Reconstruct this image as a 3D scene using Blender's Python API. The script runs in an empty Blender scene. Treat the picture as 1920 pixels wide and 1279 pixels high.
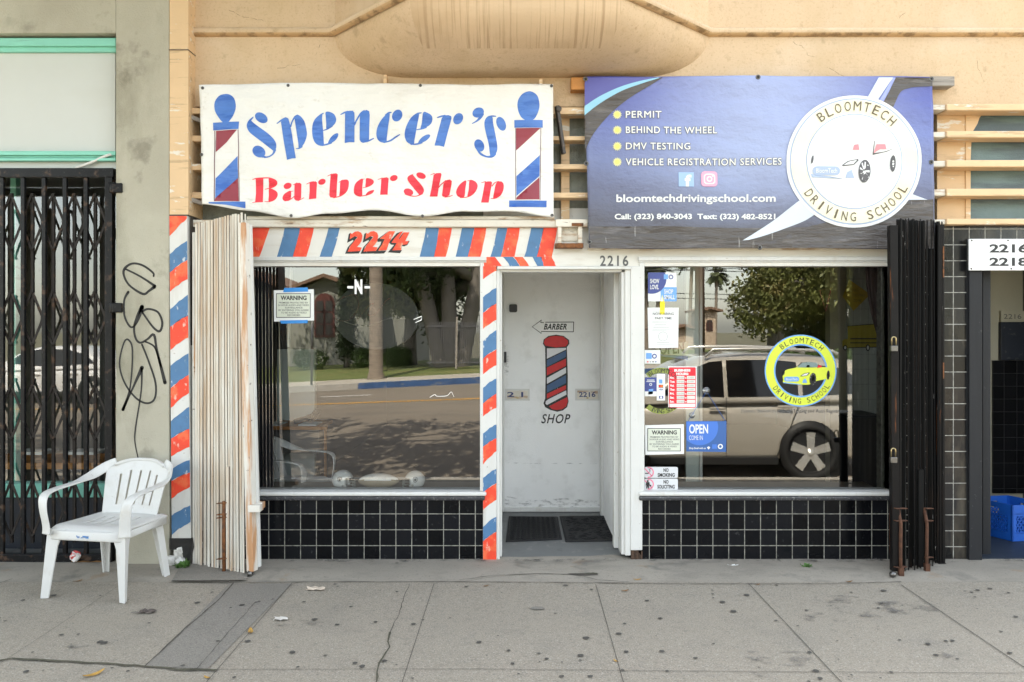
import bpy, bmesh, math, random
from mathutils import Vector, Matrix
from mathutils.geometry import tessellate_polygon, delaunay_2d_cdt
S = bpy.context.scene
COL = S.collection
R = math.radians
# ---------------------------------------------------------------- camera, light
F, D, CX, CY, HC = 1493.3, 5.53, 966.0, 615.0, 1.611     # focal length (px of the 1920 frame), distance, horizon, eye height
cd = bpy.data.cameras.new('camera'); cam = bpy.data.objects.new('camera', cd); COL.objects.link(cam)
cam.location = (0, -D, HC); cam.rotation_euler = (R(90), 0, 0)
cd.sensor_width = 36; cd.lens = 36*F/1920
cd.shift_x = -(CX-960)/1920; cd.shift_y = -(639.5-CY)/1920
cd.clip_start = .05; cd.clip_end = 900
S.camera = cam
SUN_EL, SUN_ROT = R(54), R(-14)
w = bpy.data.worlds.new('World'); S.world = w; w.use_nodes = True
nt = w.node_tree; bg = nt.nodes['Background']
sky = nt.nodes.new('ShaderNodeTexSky'); sky.sky_type = 'NISHITA'; sky.sun_disc = False
sky.sun_elevation = SUN_EL; sky.sun_rotation = SUN_ROT; sky.air_density = 1.0; sky.dust_density = 1.5; sky.ozone_density = 1.0
hz_ = nt.nodes.new('ShaderNodeHueSaturation'); hz_.inputs['Saturation'].default_value = .5
nt.links.new(sky.outputs[0], hz_.inputs['Color']); nt.links.new(hz_.outputs[0], bg.inputs[0]); bg.inputs[1].default_value = .15
sv = Vector((math.sin(SUN_ROT)*math.cos(SUN_EL), math.cos(SUN_ROT)*math.cos(SUN_EL), math.sin(SUN_EL)))
sl = bpy.data.lights.new('sun', 'SUN'); sl.energy = 3.3; sl.angle = R(.53); sl.color = (1, .95, .87)
sun = bpy.data.objects.new('sun', sl); COL.objects.link(sun); sun.rotation_euler = sv.to_track_quat('Z', 'Y').to_euler()
vs = S.view_settings; vs.view_transform = 'Standard'; vs.look = 'None'; vs.gamma = 1; vs.use_curve_mapping = False
vs.exposure = 2.76
vs.use_white_balance = True; vs.white_balance_temperature = 7100; vs.white_balance_tint = 6
S.cycles.use_denoising = True; S.cycles.max_bounces = 8; S.cycles.transparent_max_bounces = 16
S.cycles.caustics_reflective = False; S.cycles.caustics_refractive = False; S.cycles.sample_clamp_indirect = 6

# ---------------------------------------------------------------- measuring helpers
def K(Y): return (D+Y)/F
def X_(px, Y=0): return (px-CX)*K(Y)
def Z_(py, Y=0): return HC-(py-CY)*K(Y)
def P(px, py, Y=0): return Vector((X_(px, Y), Y, Z_(py, Y)))
SLOPE = .006
def gz(Y): return SLOPE*min(Y, 0) if Y > -2.6 else SLOPE*-2.6+(Y+2.6)*.155   # drops as a driveway apron near the kerb
def G(px, py):                       # point of the pavement seen at a pixel of the photograph
    t = (py-CY)/F
    Y = (HC-t*D)/(t+SLOPE)
    return Vector((X_(px, Y), Y, SLOPE*Y))
GLASS = .06
def Rf(px, py, dist):                # a place across the street that the shop glass shows at this pixel
    k = dist/F
    return Vector(((px-CX)*k, -(dist-D-2*GLASS), HC-(py-CY)*k))

# ---------------------------------------------------------------- objects
WM = {}
def tag(o, label=None, cat=None, group=None, kind=None):
    for k, v in (('label', label), ('category', cat), ('group', group), ('kind', kind)):
        if v: o[k] = v
    return o
def thing(name, label, cat, loc=(0, 0, 0), rz=0, group=None, kind=None):
    o = bpy.data.objects.new(name, None); COL.objects.link(o); o.empty_display_size = .1
    o.location = loc; o.rotation_euler = (0, 0, rz)
    WM[o.name] = Matrix.Translation(Vector(loc)) @ Matrix.Rotation(rz, 4, 'Z')
    return tag(o, label, cat, group, kind)
def kids(o): return [c for c in bpy.data.objects if c.parent == o]
def copy_tree(o, parent=None):
    c = o.copy(); COL.objects.link(c)
    if parent: c.parent = parent
    for ch in kids(o): copy_tree(ch, c)
    return c

class MB:
    def __init__(s): s.v = []; s.f = []; s.m = []; s.sm = []; s.T = None
    def add(s, vs_, fs, mi=0, smooth=False):
        n = len(s.v); s.v += [Vector(a) for a in vs_]
        for f in fs: s.f.append(tuple(n+i for i in f)); s.m.append(mi); s.sm.append(smooth)
        return s
    def box(s, x0, x1, y0, y1, z0, z1, mi=0):
        x0, x1 = sorted((x0, x1)); y0, y1 = sorted((y0, y1)); z0, z1 = sorted((z0, z1))
        return s.add([(x0,y0,z0),(x1,y0,z0),(x1,y1,z0),(x0,y1,z0),(x0,y0,z1),(x1,y0,z1),(x1,y1,z1),(x0,y1,z1)],
            [(3,2,1,0),(4,5,6,7),(0,1,5,4),(1,2,6,5),(2,3,7,6),(3,0,4,7)], mi)
    def pbox(s, px0, py0, px1, py1, Y0, Y1, mi=0):        # front face at depth Y0, measured in photo pixels
        return s.box(X_(px0, Y0), X_(px1, Y0), Y0, Y1, Z_(py0, Y0), Z_(py1, Y0), mi)
    def prism(s, pts, y0, y1, mi=0):                      # outline in (x, z), extruded in y
        pts = [(p[0], p[1]) for p in pts]; n = len(pts); a = area(pts)
        if a < 0: pts = pts[::-1]
        v = [(p[0], y0, p[1]) for p in pts]+[(p[0], y1, p[1]) for p in pts]
        tri = tessellate_polygon([[Vector((p[0], p[1], 0)) for p in pts]])
        fs = []
        for t in tri:
            t = orient(t, pts); fs.append(tuple(t)); fs.append(tuple(n+i for i in t[::-1]))
        fs += [(i, n+i, n+(i+1) % n, (i+1) % n) for i in range(n)]
        return s.add(v, fs, mi)
    def bar(s, p, q, w_, h, mi=0, up=(0, 0, 1), w2=None, h2=None):
        p, q = Vector(p), Vector(q); d = (q-p).normalized(); up = Vector(up)
        a = d.cross(up)
        if a.length < 1e-4: a = d.cross(Vector((0, 1, 0)))
        a.normalize(); b = a.cross(d)
        w2 = w_ if w2 is None else w2; h2 = h if h2 is None else h2
        v = [p+a*i*w_/2+b*j*h/2 for i, j in ((-1,-1),(1,-1),(1,1),(-1,1))]+[q+a*i*w2/2+b*j*h2/2 for i, j in ((-1,-1),(1,-1),(1,1),(-1,1))]
        return s.add(v, [(3,2,1,0),(4,5,6,7),(0,1,5,4),(1,2,6,5),(2,3,7,6),(3,0,4,7)], mi)
    def tube(s, pts, r, n=8, mi=0, cap=True, closed=False):
        pts = [Vector(p) for p in pts]; m = len(pts); v = []; ref = None
        rs = r if isinstance(r, (list, tuple)) else [r]*m
        for i, p in enumerate(pts):
            a, b = (pts[i-1], pts[(i+1) % m]) if closed else (pts[max(i-1, 0)], pts[min(i+1, m-1)])
            d = (b-a).normalized()
            if ref is None:
                ref = d.orthogonal().normalized()
            ref = (ref-d*ref.dot(d)).normalized(); bi = d.cross(ref)
            v += [p+(ref*math.cos(2*math.pi*k/n)+bi*math.sin(2*math.pi*k/n))*rs[i] for k in range(n)]
        fs = []
        for i in range(m if closed else m-1):
            j = (i+1) % m
            fs += [(i*n+k, i*n+(k+1) % n, j*n+(k+1) % n, j*n+k) for k in range(n)]
        if cap and not closed: fs += [tuple(range(n))[::-1], tuple((m-1)*n+k for k in range(n))]
        return s.add(v, fs, mi, True)
    def lathe(s, prof, c, n=24, mi=0, axis='Z', smooth=True):  # prof: (radius, height)
        c = Vector(c); v = []
        for r, h in prof:
            for k in range(n):
                t = 2*math.pi*k/n
                e = {'Z': (r*math.cos(t), r*math.sin(t), h), 'Y': (r*math.cos(t), h, r*math.sin(t)), 'X': (h, r*math.cos(t), r*math.sin(t))}[axis]
                v.append(c+Vector(e))
        fs = []; m = len(prof)
        for i in range(m-1):
            fs += [(i*n+k, i*n+(k+1) % n, (i+1)*n+(k+1) % n, (i+1)*n+k) for k in range(n)]
        fs += [tuple(range(n)), tuple((m-1)*n+k for k in range(n))]
        return s.add(v, fs, mi, smooth)
    def grid(s, fn, nu, nv, mi=0, smooth=True, flip=False):
        v = [fn(i/nu, j/nv) for j in range(nv+1) for i in range(nu+1)]
        q = lambda i, j: j*(nu+1)+i
        fs = [(q(i,j), q(i+1,j), q(i+1,j+1), q(i,j+1)) for j in range(nv) for i in range(nu)]
        if flip: fs = [f[::-1] for f in fs]
        return s.add(v, fs, mi, smooth)
    def build(s, name, mats, parent=None, bevel=0, seg=2, smooth=None, fix=False, sub=0):
        me = bpy.data.meshes.new(name)
        vv = s.v if s.T is None else [s.T @ a for a in s.v]
        me.from_pydata([tuple(a) for a in vv], [], s.f)
        mats = mats if isinstance(mats, (list, tuple)) else [mats]
        for m in mats: me.materials.append(m)
        me.polygons.foreach_set('material_index', s.m)
        me.polygons.foreach_set('use_smooth', [bool(a) if smooth is None else smooth for a in s.sm])
        if fix:
            b = bmesh.new(); b.from_mesh(me); bmesh.ops.recalc_face_normals(b, faces=b.faces); b.to_mesh(me); b.free()
        me.update()
        o = bpy.data.objects.new(name, me); COL.objects.link(o)
        if parent is not None:
            o.parent = parent; pm = WM.get(parent.name, Matrix())
            o.matrix_parent_inverse = pm.inverted()
        if bevel:
            b = o.modifiers.new('bevel', 'BEVEL'); b.width = bevel; b.segments = seg; b.limit_method = 'ANGLE'; b.angle_limit = R(40); b.harden_normals = False
        if sub:
            b = o.modifiers.new('sub', 'SUBSURF'); b.levels = sub; b.render_levels = sub
        return o

def area(p): return sum(p[i][0]*p[(i+1) % len(p)][1]-p[(i+1) % len(p)][0]*p[i][1] for i in range(len(p)))/2
def orient(t, pts):
    a, b, c = (pts[i] for i in t)
    return list(t) if (b[0]-a[0])*(c[1]-a[1])-(b[1]-a[1])*(c[0]-a[0]) > 0 else list(t)[::-1]
# ---------------------------------------------------------------- flat artwork measured on the photograph
def catmull(pts, n=6, closed=False):
    out = []; m = len(pts)
    for i in range(m if closed else m-1):
        g = (lambda k: pts[k % m]) if closed else (lambda k: pts[min(max(k, 0), m-1)])
        a, b, c, d = g(i-1), g(i), g(i+1), g(i+2)
        for j in range(n):
            t = j/n
            out.append(tuple(.5*((2*b[k])+(-a[k]+c[k])*t+(2*a[k]-5*b[k]+4*c[k]-d[k])*t*t+(-a[k]+3*b[k]-3*c[k]+d[k])*t**3) for k in range(len(b))))
    if not closed: out.append(tuple(pts[-1]))
    return out
def sm(*pts, n=5): return catmull(pts, n, True)
def ell(cx, cy, rx, ry, rot=0, n=28):
    c, s_ = math.cos(R(rot)), math.sin(R(rot))
    return [(cx+rx*math.cos(t)*c-ry*math.sin(t)*s_, cy+rx*math.cos(t)*s_+ry*math.sin(t)*c) for t in (2*math.pi*k/n for k in range(n))]
def rect(x0, y0, x1, y1): return [(x0, y0), (x1, y0), (x1, y1), (x0, y1)]
def rrect(x0, y0, x1, y1, r, n=4):
    o = []
    for cx, cy, a in ((x1-r, y0+r, -90), (x1-r, y1-r, 0), (x0+r, y1-r, 90), (x0+r, y0+r, 180)):
        o += [(cx+r*math.cos(R(a+90*k/n)), cy+r*math.sin(R(a+90*k/n))) for k in range(n+1)]
    return o
def stroke(pts, w0, w1=None, smooth=True, n=5):           # a brushed line; pts may carry a width as third number
    w1 = w0 if w1 is None else w1; m0 = len(pts)
    q = [(p[0], p[1], p[2] if len(p) > 2 else w0+(w1-w0)*i/max(m0-1, 1)) for i, p in enumerate(pts)]
    if smooth and m0 > 2: q = catmull(q, n)
    L, Rr = [], []
    for i, p in enumerate(q):
        a, b = q[max(i-1, 0)], q[min(i+1, len(q)-1)]
        dx, dy = b[0]-a[0], b[1]-a[1]; l = math.hypot(dx, dy) or 1
        nx, ny = -dy/l*p[2]/2, dx/l*p[2]/2
        L.append((p[0]+nx, p[1]+ny)); Rr.append((p[0]-nx, p[1]-ny))
    quads = [[L[i], L[i+1], Rr[i+1], Rr[i]] for i in range(len(q)-1)]
    caps = [ell(p[0], p[1], p[2]/2, p[2]/2, 0, 10) for p in (q[0], q[-1])]
    return quads+caps
def ring(cx, cy, r0, r1, n=64, rx=1.0):
    return [('ring', cx, cy, r0, r1, n, rx)]
class Art:
    """Coloured flat shapes on a plane of depth Y; the drape function gives the cloth's depth at (x, z)."""
    def __init__(s, Y, drape=None, fine=0): s.Y = Y; s.mb = MB(); s.layer = 0; s.drape = drape; s.fine = fine; s.step = .0012; s.map = None
    def pt(s, px, py, lift):
        if s.map: return s.map(px, py, lift)
        x, z = X_(px, s.Y), Z_(py, s.Y)
        return Vector((x, s.Y+(s.drape(x, z) if s.drape else 0)-lift, z))
    def up(s): s.layer += 1; return s
    def fill(s, shapes, mi=0, lift=None, t=None):
        """shapes: list of outlines; an outline that starts with a list is [outer, hole, ...]"""
        lift = (s.layer+1)*s.step if lift is None else lift
        for sh in shapes:
            if sh and sh[0] == 'ring':
                _, cx, cy, r0, r1, n, rx = sh
                v = []; 
                for k in range(n):
                    a = 2*math.pi*k/n
                    for r in (r0, r1): v.append(s.pt(cx+rx*r*math.cos(a), cy+r*math.sin(a), lift))
                s.mb.add(v, [(2*k, 2*k+1, 2*((k+1) % n)+1, 2*((k+1) % n)) for k in range(n)], mi); continue
            loops = sh if isinstance(sh[0], list) else [sh]
            if t: loops = [[(t[0]+x*t[2], t[1]+y*t[2]) for x, y in l] for l in loops]
            if s.fine and len(loops) == 1:
                l = loops[0]; xs = [p[0] for p in l]; ys = [p[1] for p in l]
                pts = []
                for i in range(len(l)):
                    a, b = l[i], l[(i+1) % len(l)]; d = math.hypot(b[0]-a[0], b[1]-a[1]); k = max(1, int(d/s.fine))
                    pts += [(a[0]+(b[0]-a[0])*j/k, a[1]+(b[1]-a[1])*j/k) for j in range(k)]
                nb = len(pts); ed = [(i, (i+1) % nb) for i in range(nb)]; allp = list(pts)
                y = min(ys)+s.fine/2
                while y < max(ys):
                    x = min(xs)+s.fine/2
                    while x < max(xs):
                        if inside(x, y, l): allp.append((x, y))
                        x += s.fine
                    y += s.fine
                vo, _, fo = delaunay_2d_cdt([Vector(p) for p in allp], ed, [], 0, 1e-4, False)[:3]
                fs = [f for f in fo if inside(sum(vo[i].x for i in f)/3, sum(vo[i].y for i in f)/3, l)]
                pv = [(p.x, p.y) for p in vo]
                s.mb.add([s.pt(p[0], p[1], lift) for p in pv], [orient(f, pv)[::-1] for f in fs], mi, s.drape is not None)
            else:
                pv = [p for l in loops for p in l]
                tri = tessellate_polygon([[Vector((p[0], p[1], 0)) for p in l] for l in loops])
                s.mb.add([s.pt(p[0], p[1], lift) for p in pv], [orient(f, pv)[::-1] for f in tri], mi)
        return s
    def text(s, body, x0, y0, x1, y1, mi=0, bold=0.0, shear=0.0, lift=None, space=1.0, rot=0):
        """Letters fitted to the pixel box measured on the photograph."""
        lift = (s.layer+1)*s.step if lift is None else lift
        v, f = glyphs(body, bold, shear, space)
        xs = [p[0] for p in v]; ys = [p[1] for p in v]
        ax, ay = min(xs), min(ys); sx, sy = (x1-x0)/(max(xs)-ax), (y1-y0)/(max(ys)-ay)
        cx, cy = (x0+x1)/2, (y0+y1)/2; c, q = math.cos(R(rot)), math.sin(R(rot))
        pv = []
        for p in v:
            x, y = x0+(p[0]-ax)*sx-cx, y1-(p[1]-ay)*sy-cy
            pv.append((cx+x*c-y*q, cy+x*q+y*c))
        s.mb.add([s.pt(p[0], p[1], lift) for p in pv], [g[::-1] if False else g for g in f], mi)
        return s
    def fat(s, body, x0, y0, x1, y1, mi=0, r=.3, n=4, **k):
        """Heavier letters: the same word struck n times round a small circle."""
        l0 = (s.layer+1)*s.step
        for i in range(n):
            dx, dy = r*math.cos(2*math.pi*i/n+.4), r*math.sin(2*math.pi*i/n+.4)
            s.text(body, x0+dx, y0+dy, x1+dx, y1+dy, mi, lift=l0+i*.00004, **k)
        return s
    def arc(s, body, cx, cy, r, a0, a1, h, w_, mi=0, bold=0.0, outward=True, lift=None, rx=1.0):
        """Letters one by one along a circle, from angle a0 to a1 (degrees clockwise from the top)."""
        lift = (s.layer+1)*s.step if lift is None else lift
        n = len(body)
        for i, ch in enumerate(body):
            if ch == ' ': continue
            a = R(a0+(a1-a0)*i/max(n-1, 1))
            v, f = glyphs(ch, bold, 0, 1); xs = [p[0] for p in v]; ys = [p[1] for p in v]
            ww = w_*(.34 if ch in 'I' else (1.2 if ch in 'MW' else 1.0)); 
            sx = ww/max(max(xs)-min(xs), .01); sy = h/max(max(ys)-min(ys), .01)
            pv = []
            for p in v:
                x = (p[0]-(max(xs)+min(xs))/2)*sx; y = (p[1]-(max(ys)+min(ys))/2)*sy
                if outward: gx, gy = math.sin(a), -math.cos(a); tx, ty = math.cos(a), math.sin(a)
                else: gx, gy = -math.sin(a), math.cos(a); tx, ty = -math.cos(a), -math.sin(a)
                ox, oy = math.sin(a), -math.cos(a)
                pv.append((cx+rx*(ox*r+tx*x+gx*y), cy+oy*r+ty*x+gy*y))
            s.mb.add([s.pt(p[0], p[1], lift) for p in pv], f, mi)
        return s
    def build(s, name, mats, parent): return s.mb.build(name, mats, parent)
def inside(x, y, l):
    c = False; j = len(l)-1
    for i in range(len(l)):
        a, b = l[i], l[j]
        if (a[1] > y) != (b[1] > y) and x < (b[0]-a[0])*(y-a[1])/(b[1]-a[1])+a[0]: c = not c
        j = i
    return c
_gl = {}
def glyphs(body, bold=0.0, shear=0.0, space=1.0):
    k = (body, bold, shear, space)
    if k not in _gl:
        c = bpy.data.curves.new('letters', 'FONT'); c.body = body; c.offset = bold; c.shear = shear; c.space_character = space; c.resolution_u = 3; c.fill_mode = 'FRONT'
        o = bpy.data.objects.new('letters', c); COL.objects.link(o)
        me = bpy.data.meshes.new_from_object(o.evaluated_get(bpy.context.evaluated_depsgraph_get()))
        _gl[k] = ([tuple(v.co[:2]) for v in me.vertices], [tuple(p.vertices) for p in me.polygons])
        bpy.data.objects.remove(o); bpy.data.curves.remove(c); bpy.data.meshes.remove(me)
    return _gl[k]

# ---------------------------------------------------------------- materials
def srgb(r, g, b): return tuple(((c/255)/12.92 if c/255 <= .04045 else ((c/255+.055)/1.055)**2.4) for c in (r, g, b))
def mk(name, col, rough=.6, var=0, vs_=4, dirt=(), bump=(), metal=0, spec=.5, coat=0, clear=None, grid=None):
    """Principled surface: colour with noise variation, stains (colour, scale or (x,y,z), low, high, amount), bumps (scale, strength, distance).
    clear=(scale, low, high): paint worn through in patches. grid=(x0, z0, pitch, joint, colour): square tiles."""
    m = bpy.data.materials.new(name); m.use_nodes = True; t = m.node_tree; N = t.nodes; Lk = t.links.new
    b = N['Principled BSDF']; b.inputs['Roughness'].default_value = rough; b.inputs['Metallic'].default_value = metal
    b.inputs['Specular IOR Level'].default_value = spec; b.inputs['Coat Weight'].default_value = coat; b.inputs['Coat Roughness'].default_value = .05
    tc = N.new('ShaderNodeTexCoord'); out = None
    rgb = N.new('ShaderNodeRGB'); rgb.outputs[0].default_value = (*col, 1); out = rgb.outputs[0]
    def noise(sc, det=6):
        n = N.new('ShaderNodeTexNoise'); n.inputs['Detail'].default_value = det; n.inputs['Roughness'].default_value = .6
        if isinstance(sc, (tuple, list)):
            mp = N.new('ShaderNodeMapping'); mp.inputs['Scale'].default_value = sc; Lk(tc.outputs['Object'], mp.inputs[0]); Lk(mp.outputs[0], n.inputs['Vector']); n.inputs['Scale'].default_value = 1
        else:
            n.inputs['Scale'].default_value = sc; Lk(tc.outputs['Object'], n.inputs['Vector'])
        return n.outputs[0]
    def ramp(src, a, c, lo=0, hi=1):
        q = N.new('ShaderNodeMapRange'); q.inputs[1].default_value = a; q.inputs[2].default_value = c; q.inputs[3].default_value = lo; q.inputs[4].default_value = hi; Lk(src, q.inputs[0]); return q.outputs[0]
    def mix(fac, a, bcol, mode='MIX'):
        x = N.new('ShaderNodeMix'); x.data_type = 'RGBA'; x.blend_type = mode
        if isinstance(fac, float): x.inputs[0].default_value = fac
        else: Lk(fac, x.inputs[0])
        Lk(a, x.inputs[6])
        if isinstance(bcol, tuple): x.inputs[7].default_value = (*bcol, 1)
        else: Lk(bcol, x.inputs[7])
        return x.outputs[2]
    if var:
        v = ramp(noise(vs_), .3, .7, 1-var, 1+var)
        c = N.new('ShaderNodeCombineColor'); [Lk(v, c.inputs[i]) for i in range(3)]
        out = mix(1.0, out, c.outputs[0], 'MULTIPLY')
    for d in dirt:
        f = ramp(noise(d[1]), .5+(d[2]-.5)/1.6, .5+(d[3]-.5)/1.6, 0, d[4]); out = mix(f, out, d[0])
    h = None
    if grid:
        x0, z0, pw, jt, jc = grid
        sep = N.new('ShaderNodeSeparateXYZ'); Lk(tc.outputs['Object'], sep.inputs[0])
        cb = N.new('ShaderNodeCombineXYZ')
        for i, (src, o0) in enumerate((('X', x0), ('Z', z0))):
            a = N.new('ShaderNodeMath'); a.operation = 'SUBTRACT'; a.inputs[1].default_value = o0-40*pw; Lk(sep.outputs[src], a.inputs[0]); Lk(a.outputs[0], cb.inputs[i])
        br = N.new('ShaderNodeTexBrick'); br.offset = 0; br.squash = 1; Lk(cb.outputs[0], br.inputs['Vector'])
        br.inputs['Scale'].default_value = 1; br.inputs['Brick Width'].default_value = pw; br.inputs['Row Height'].default_value = pw
        q1, q2 = (.55, 1.6) if col[0] < .03 else (.97, 1.03); br.inputs['Color1'].default_value = (q1, q1, q1, 1); br.inputs['Color2'].default_value = (q2, q2, q2, 1); br.inputs['Mortar'].default_value = (1, 1, 1, 1); out = mix(1.0, out, br.outputs['Color'], 'MULTIPLY'); br.inputs['Mortar Size'].default_value = jt; br.inputs['Mortar Smooth'].default_value = .1
        g2 = ramp(noise(30), .25, .6, .25, 1)
        mm = N.new('ShaderNodeMath'); mm.operation = 'MULTIPLY'; Lk(br.outputs['Fac'], mm.inputs[0]); Lk(g2, mm.inputs[1])
        out = mix(mm.outputs[0], out, jc)
        rr = ramp(br.outputs['Fac'], 0, 1, rough, .8); Lk(rr, b.inputs['Roughness'])
        inv = ramp(br.outputs['Fac'], 0, 1, 1, 0)
        bp = N.new('ShaderNodeBump'); bp.inputs['Strength'].default_value = .6; bp.inputs['Distance'].default_value = .002; Lk(inv, bp.inputs['Height']); h = bp
    for sc, st, di in bump:
        bp = N.new('ShaderNodeBump'); bp.inputs['Strength'].default_value = st; bp.inputs['Distance'].default_value = di; Lk(noise(sc, 4), bp.inputs['Height'])
        if h is not None: Lk(h.outputs[0], bp.inputs['Normal'])
        h = bp
    if h is not None: Lk(h.outputs[0], b.inputs['Normal'])
    Lk(out, b.inputs['Base Color'])
    if clear:
        Lk(ramp(noise(clear[0], 8), clear[1], clear[2]), b.inputs['Alpha'])
    return m
def glassmat(name, tint=(.93, .95, .94), boost=2.2, base=.02, rough=0.0):
    m = bpy.data.materials.new(name); m.use_nodes = True; t = m.node_tree; t.nodes.clear(); N = t.nodes.new; Lk = t.links.new
    o = N('ShaderNodeOutputMaterial'); mx = N('ShaderNodeMixShader'); tr = N('ShaderNodeBsdfTransparent'); gl = N('ShaderNodeBsdfGlossy'); fr = N('ShaderNodeFresnel')
    tr.inputs[0].default_value = (*tint, 1); gl.inputs['Roughness'].default_value = rough; fr.inputs[0].default_value = 1.5
    ma = N('ShaderNodeMath'); ma.operation = 'MULTIPLY_ADD'; ma.use_clamp = True; ma.inputs[1].default_value = boost; ma.inputs[2].default_value = base
    Lk(fr.outputs[0], ma.inputs[0]); Lk(ma.outputs[0], mx.inputs[0]); Lk(tr.outputs[0], mx.inputs[1]); Lk(gl.outputs[0], mx.inputs[2]); Lk(mx.outputs[0], o.inputs[0])
    return m
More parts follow.
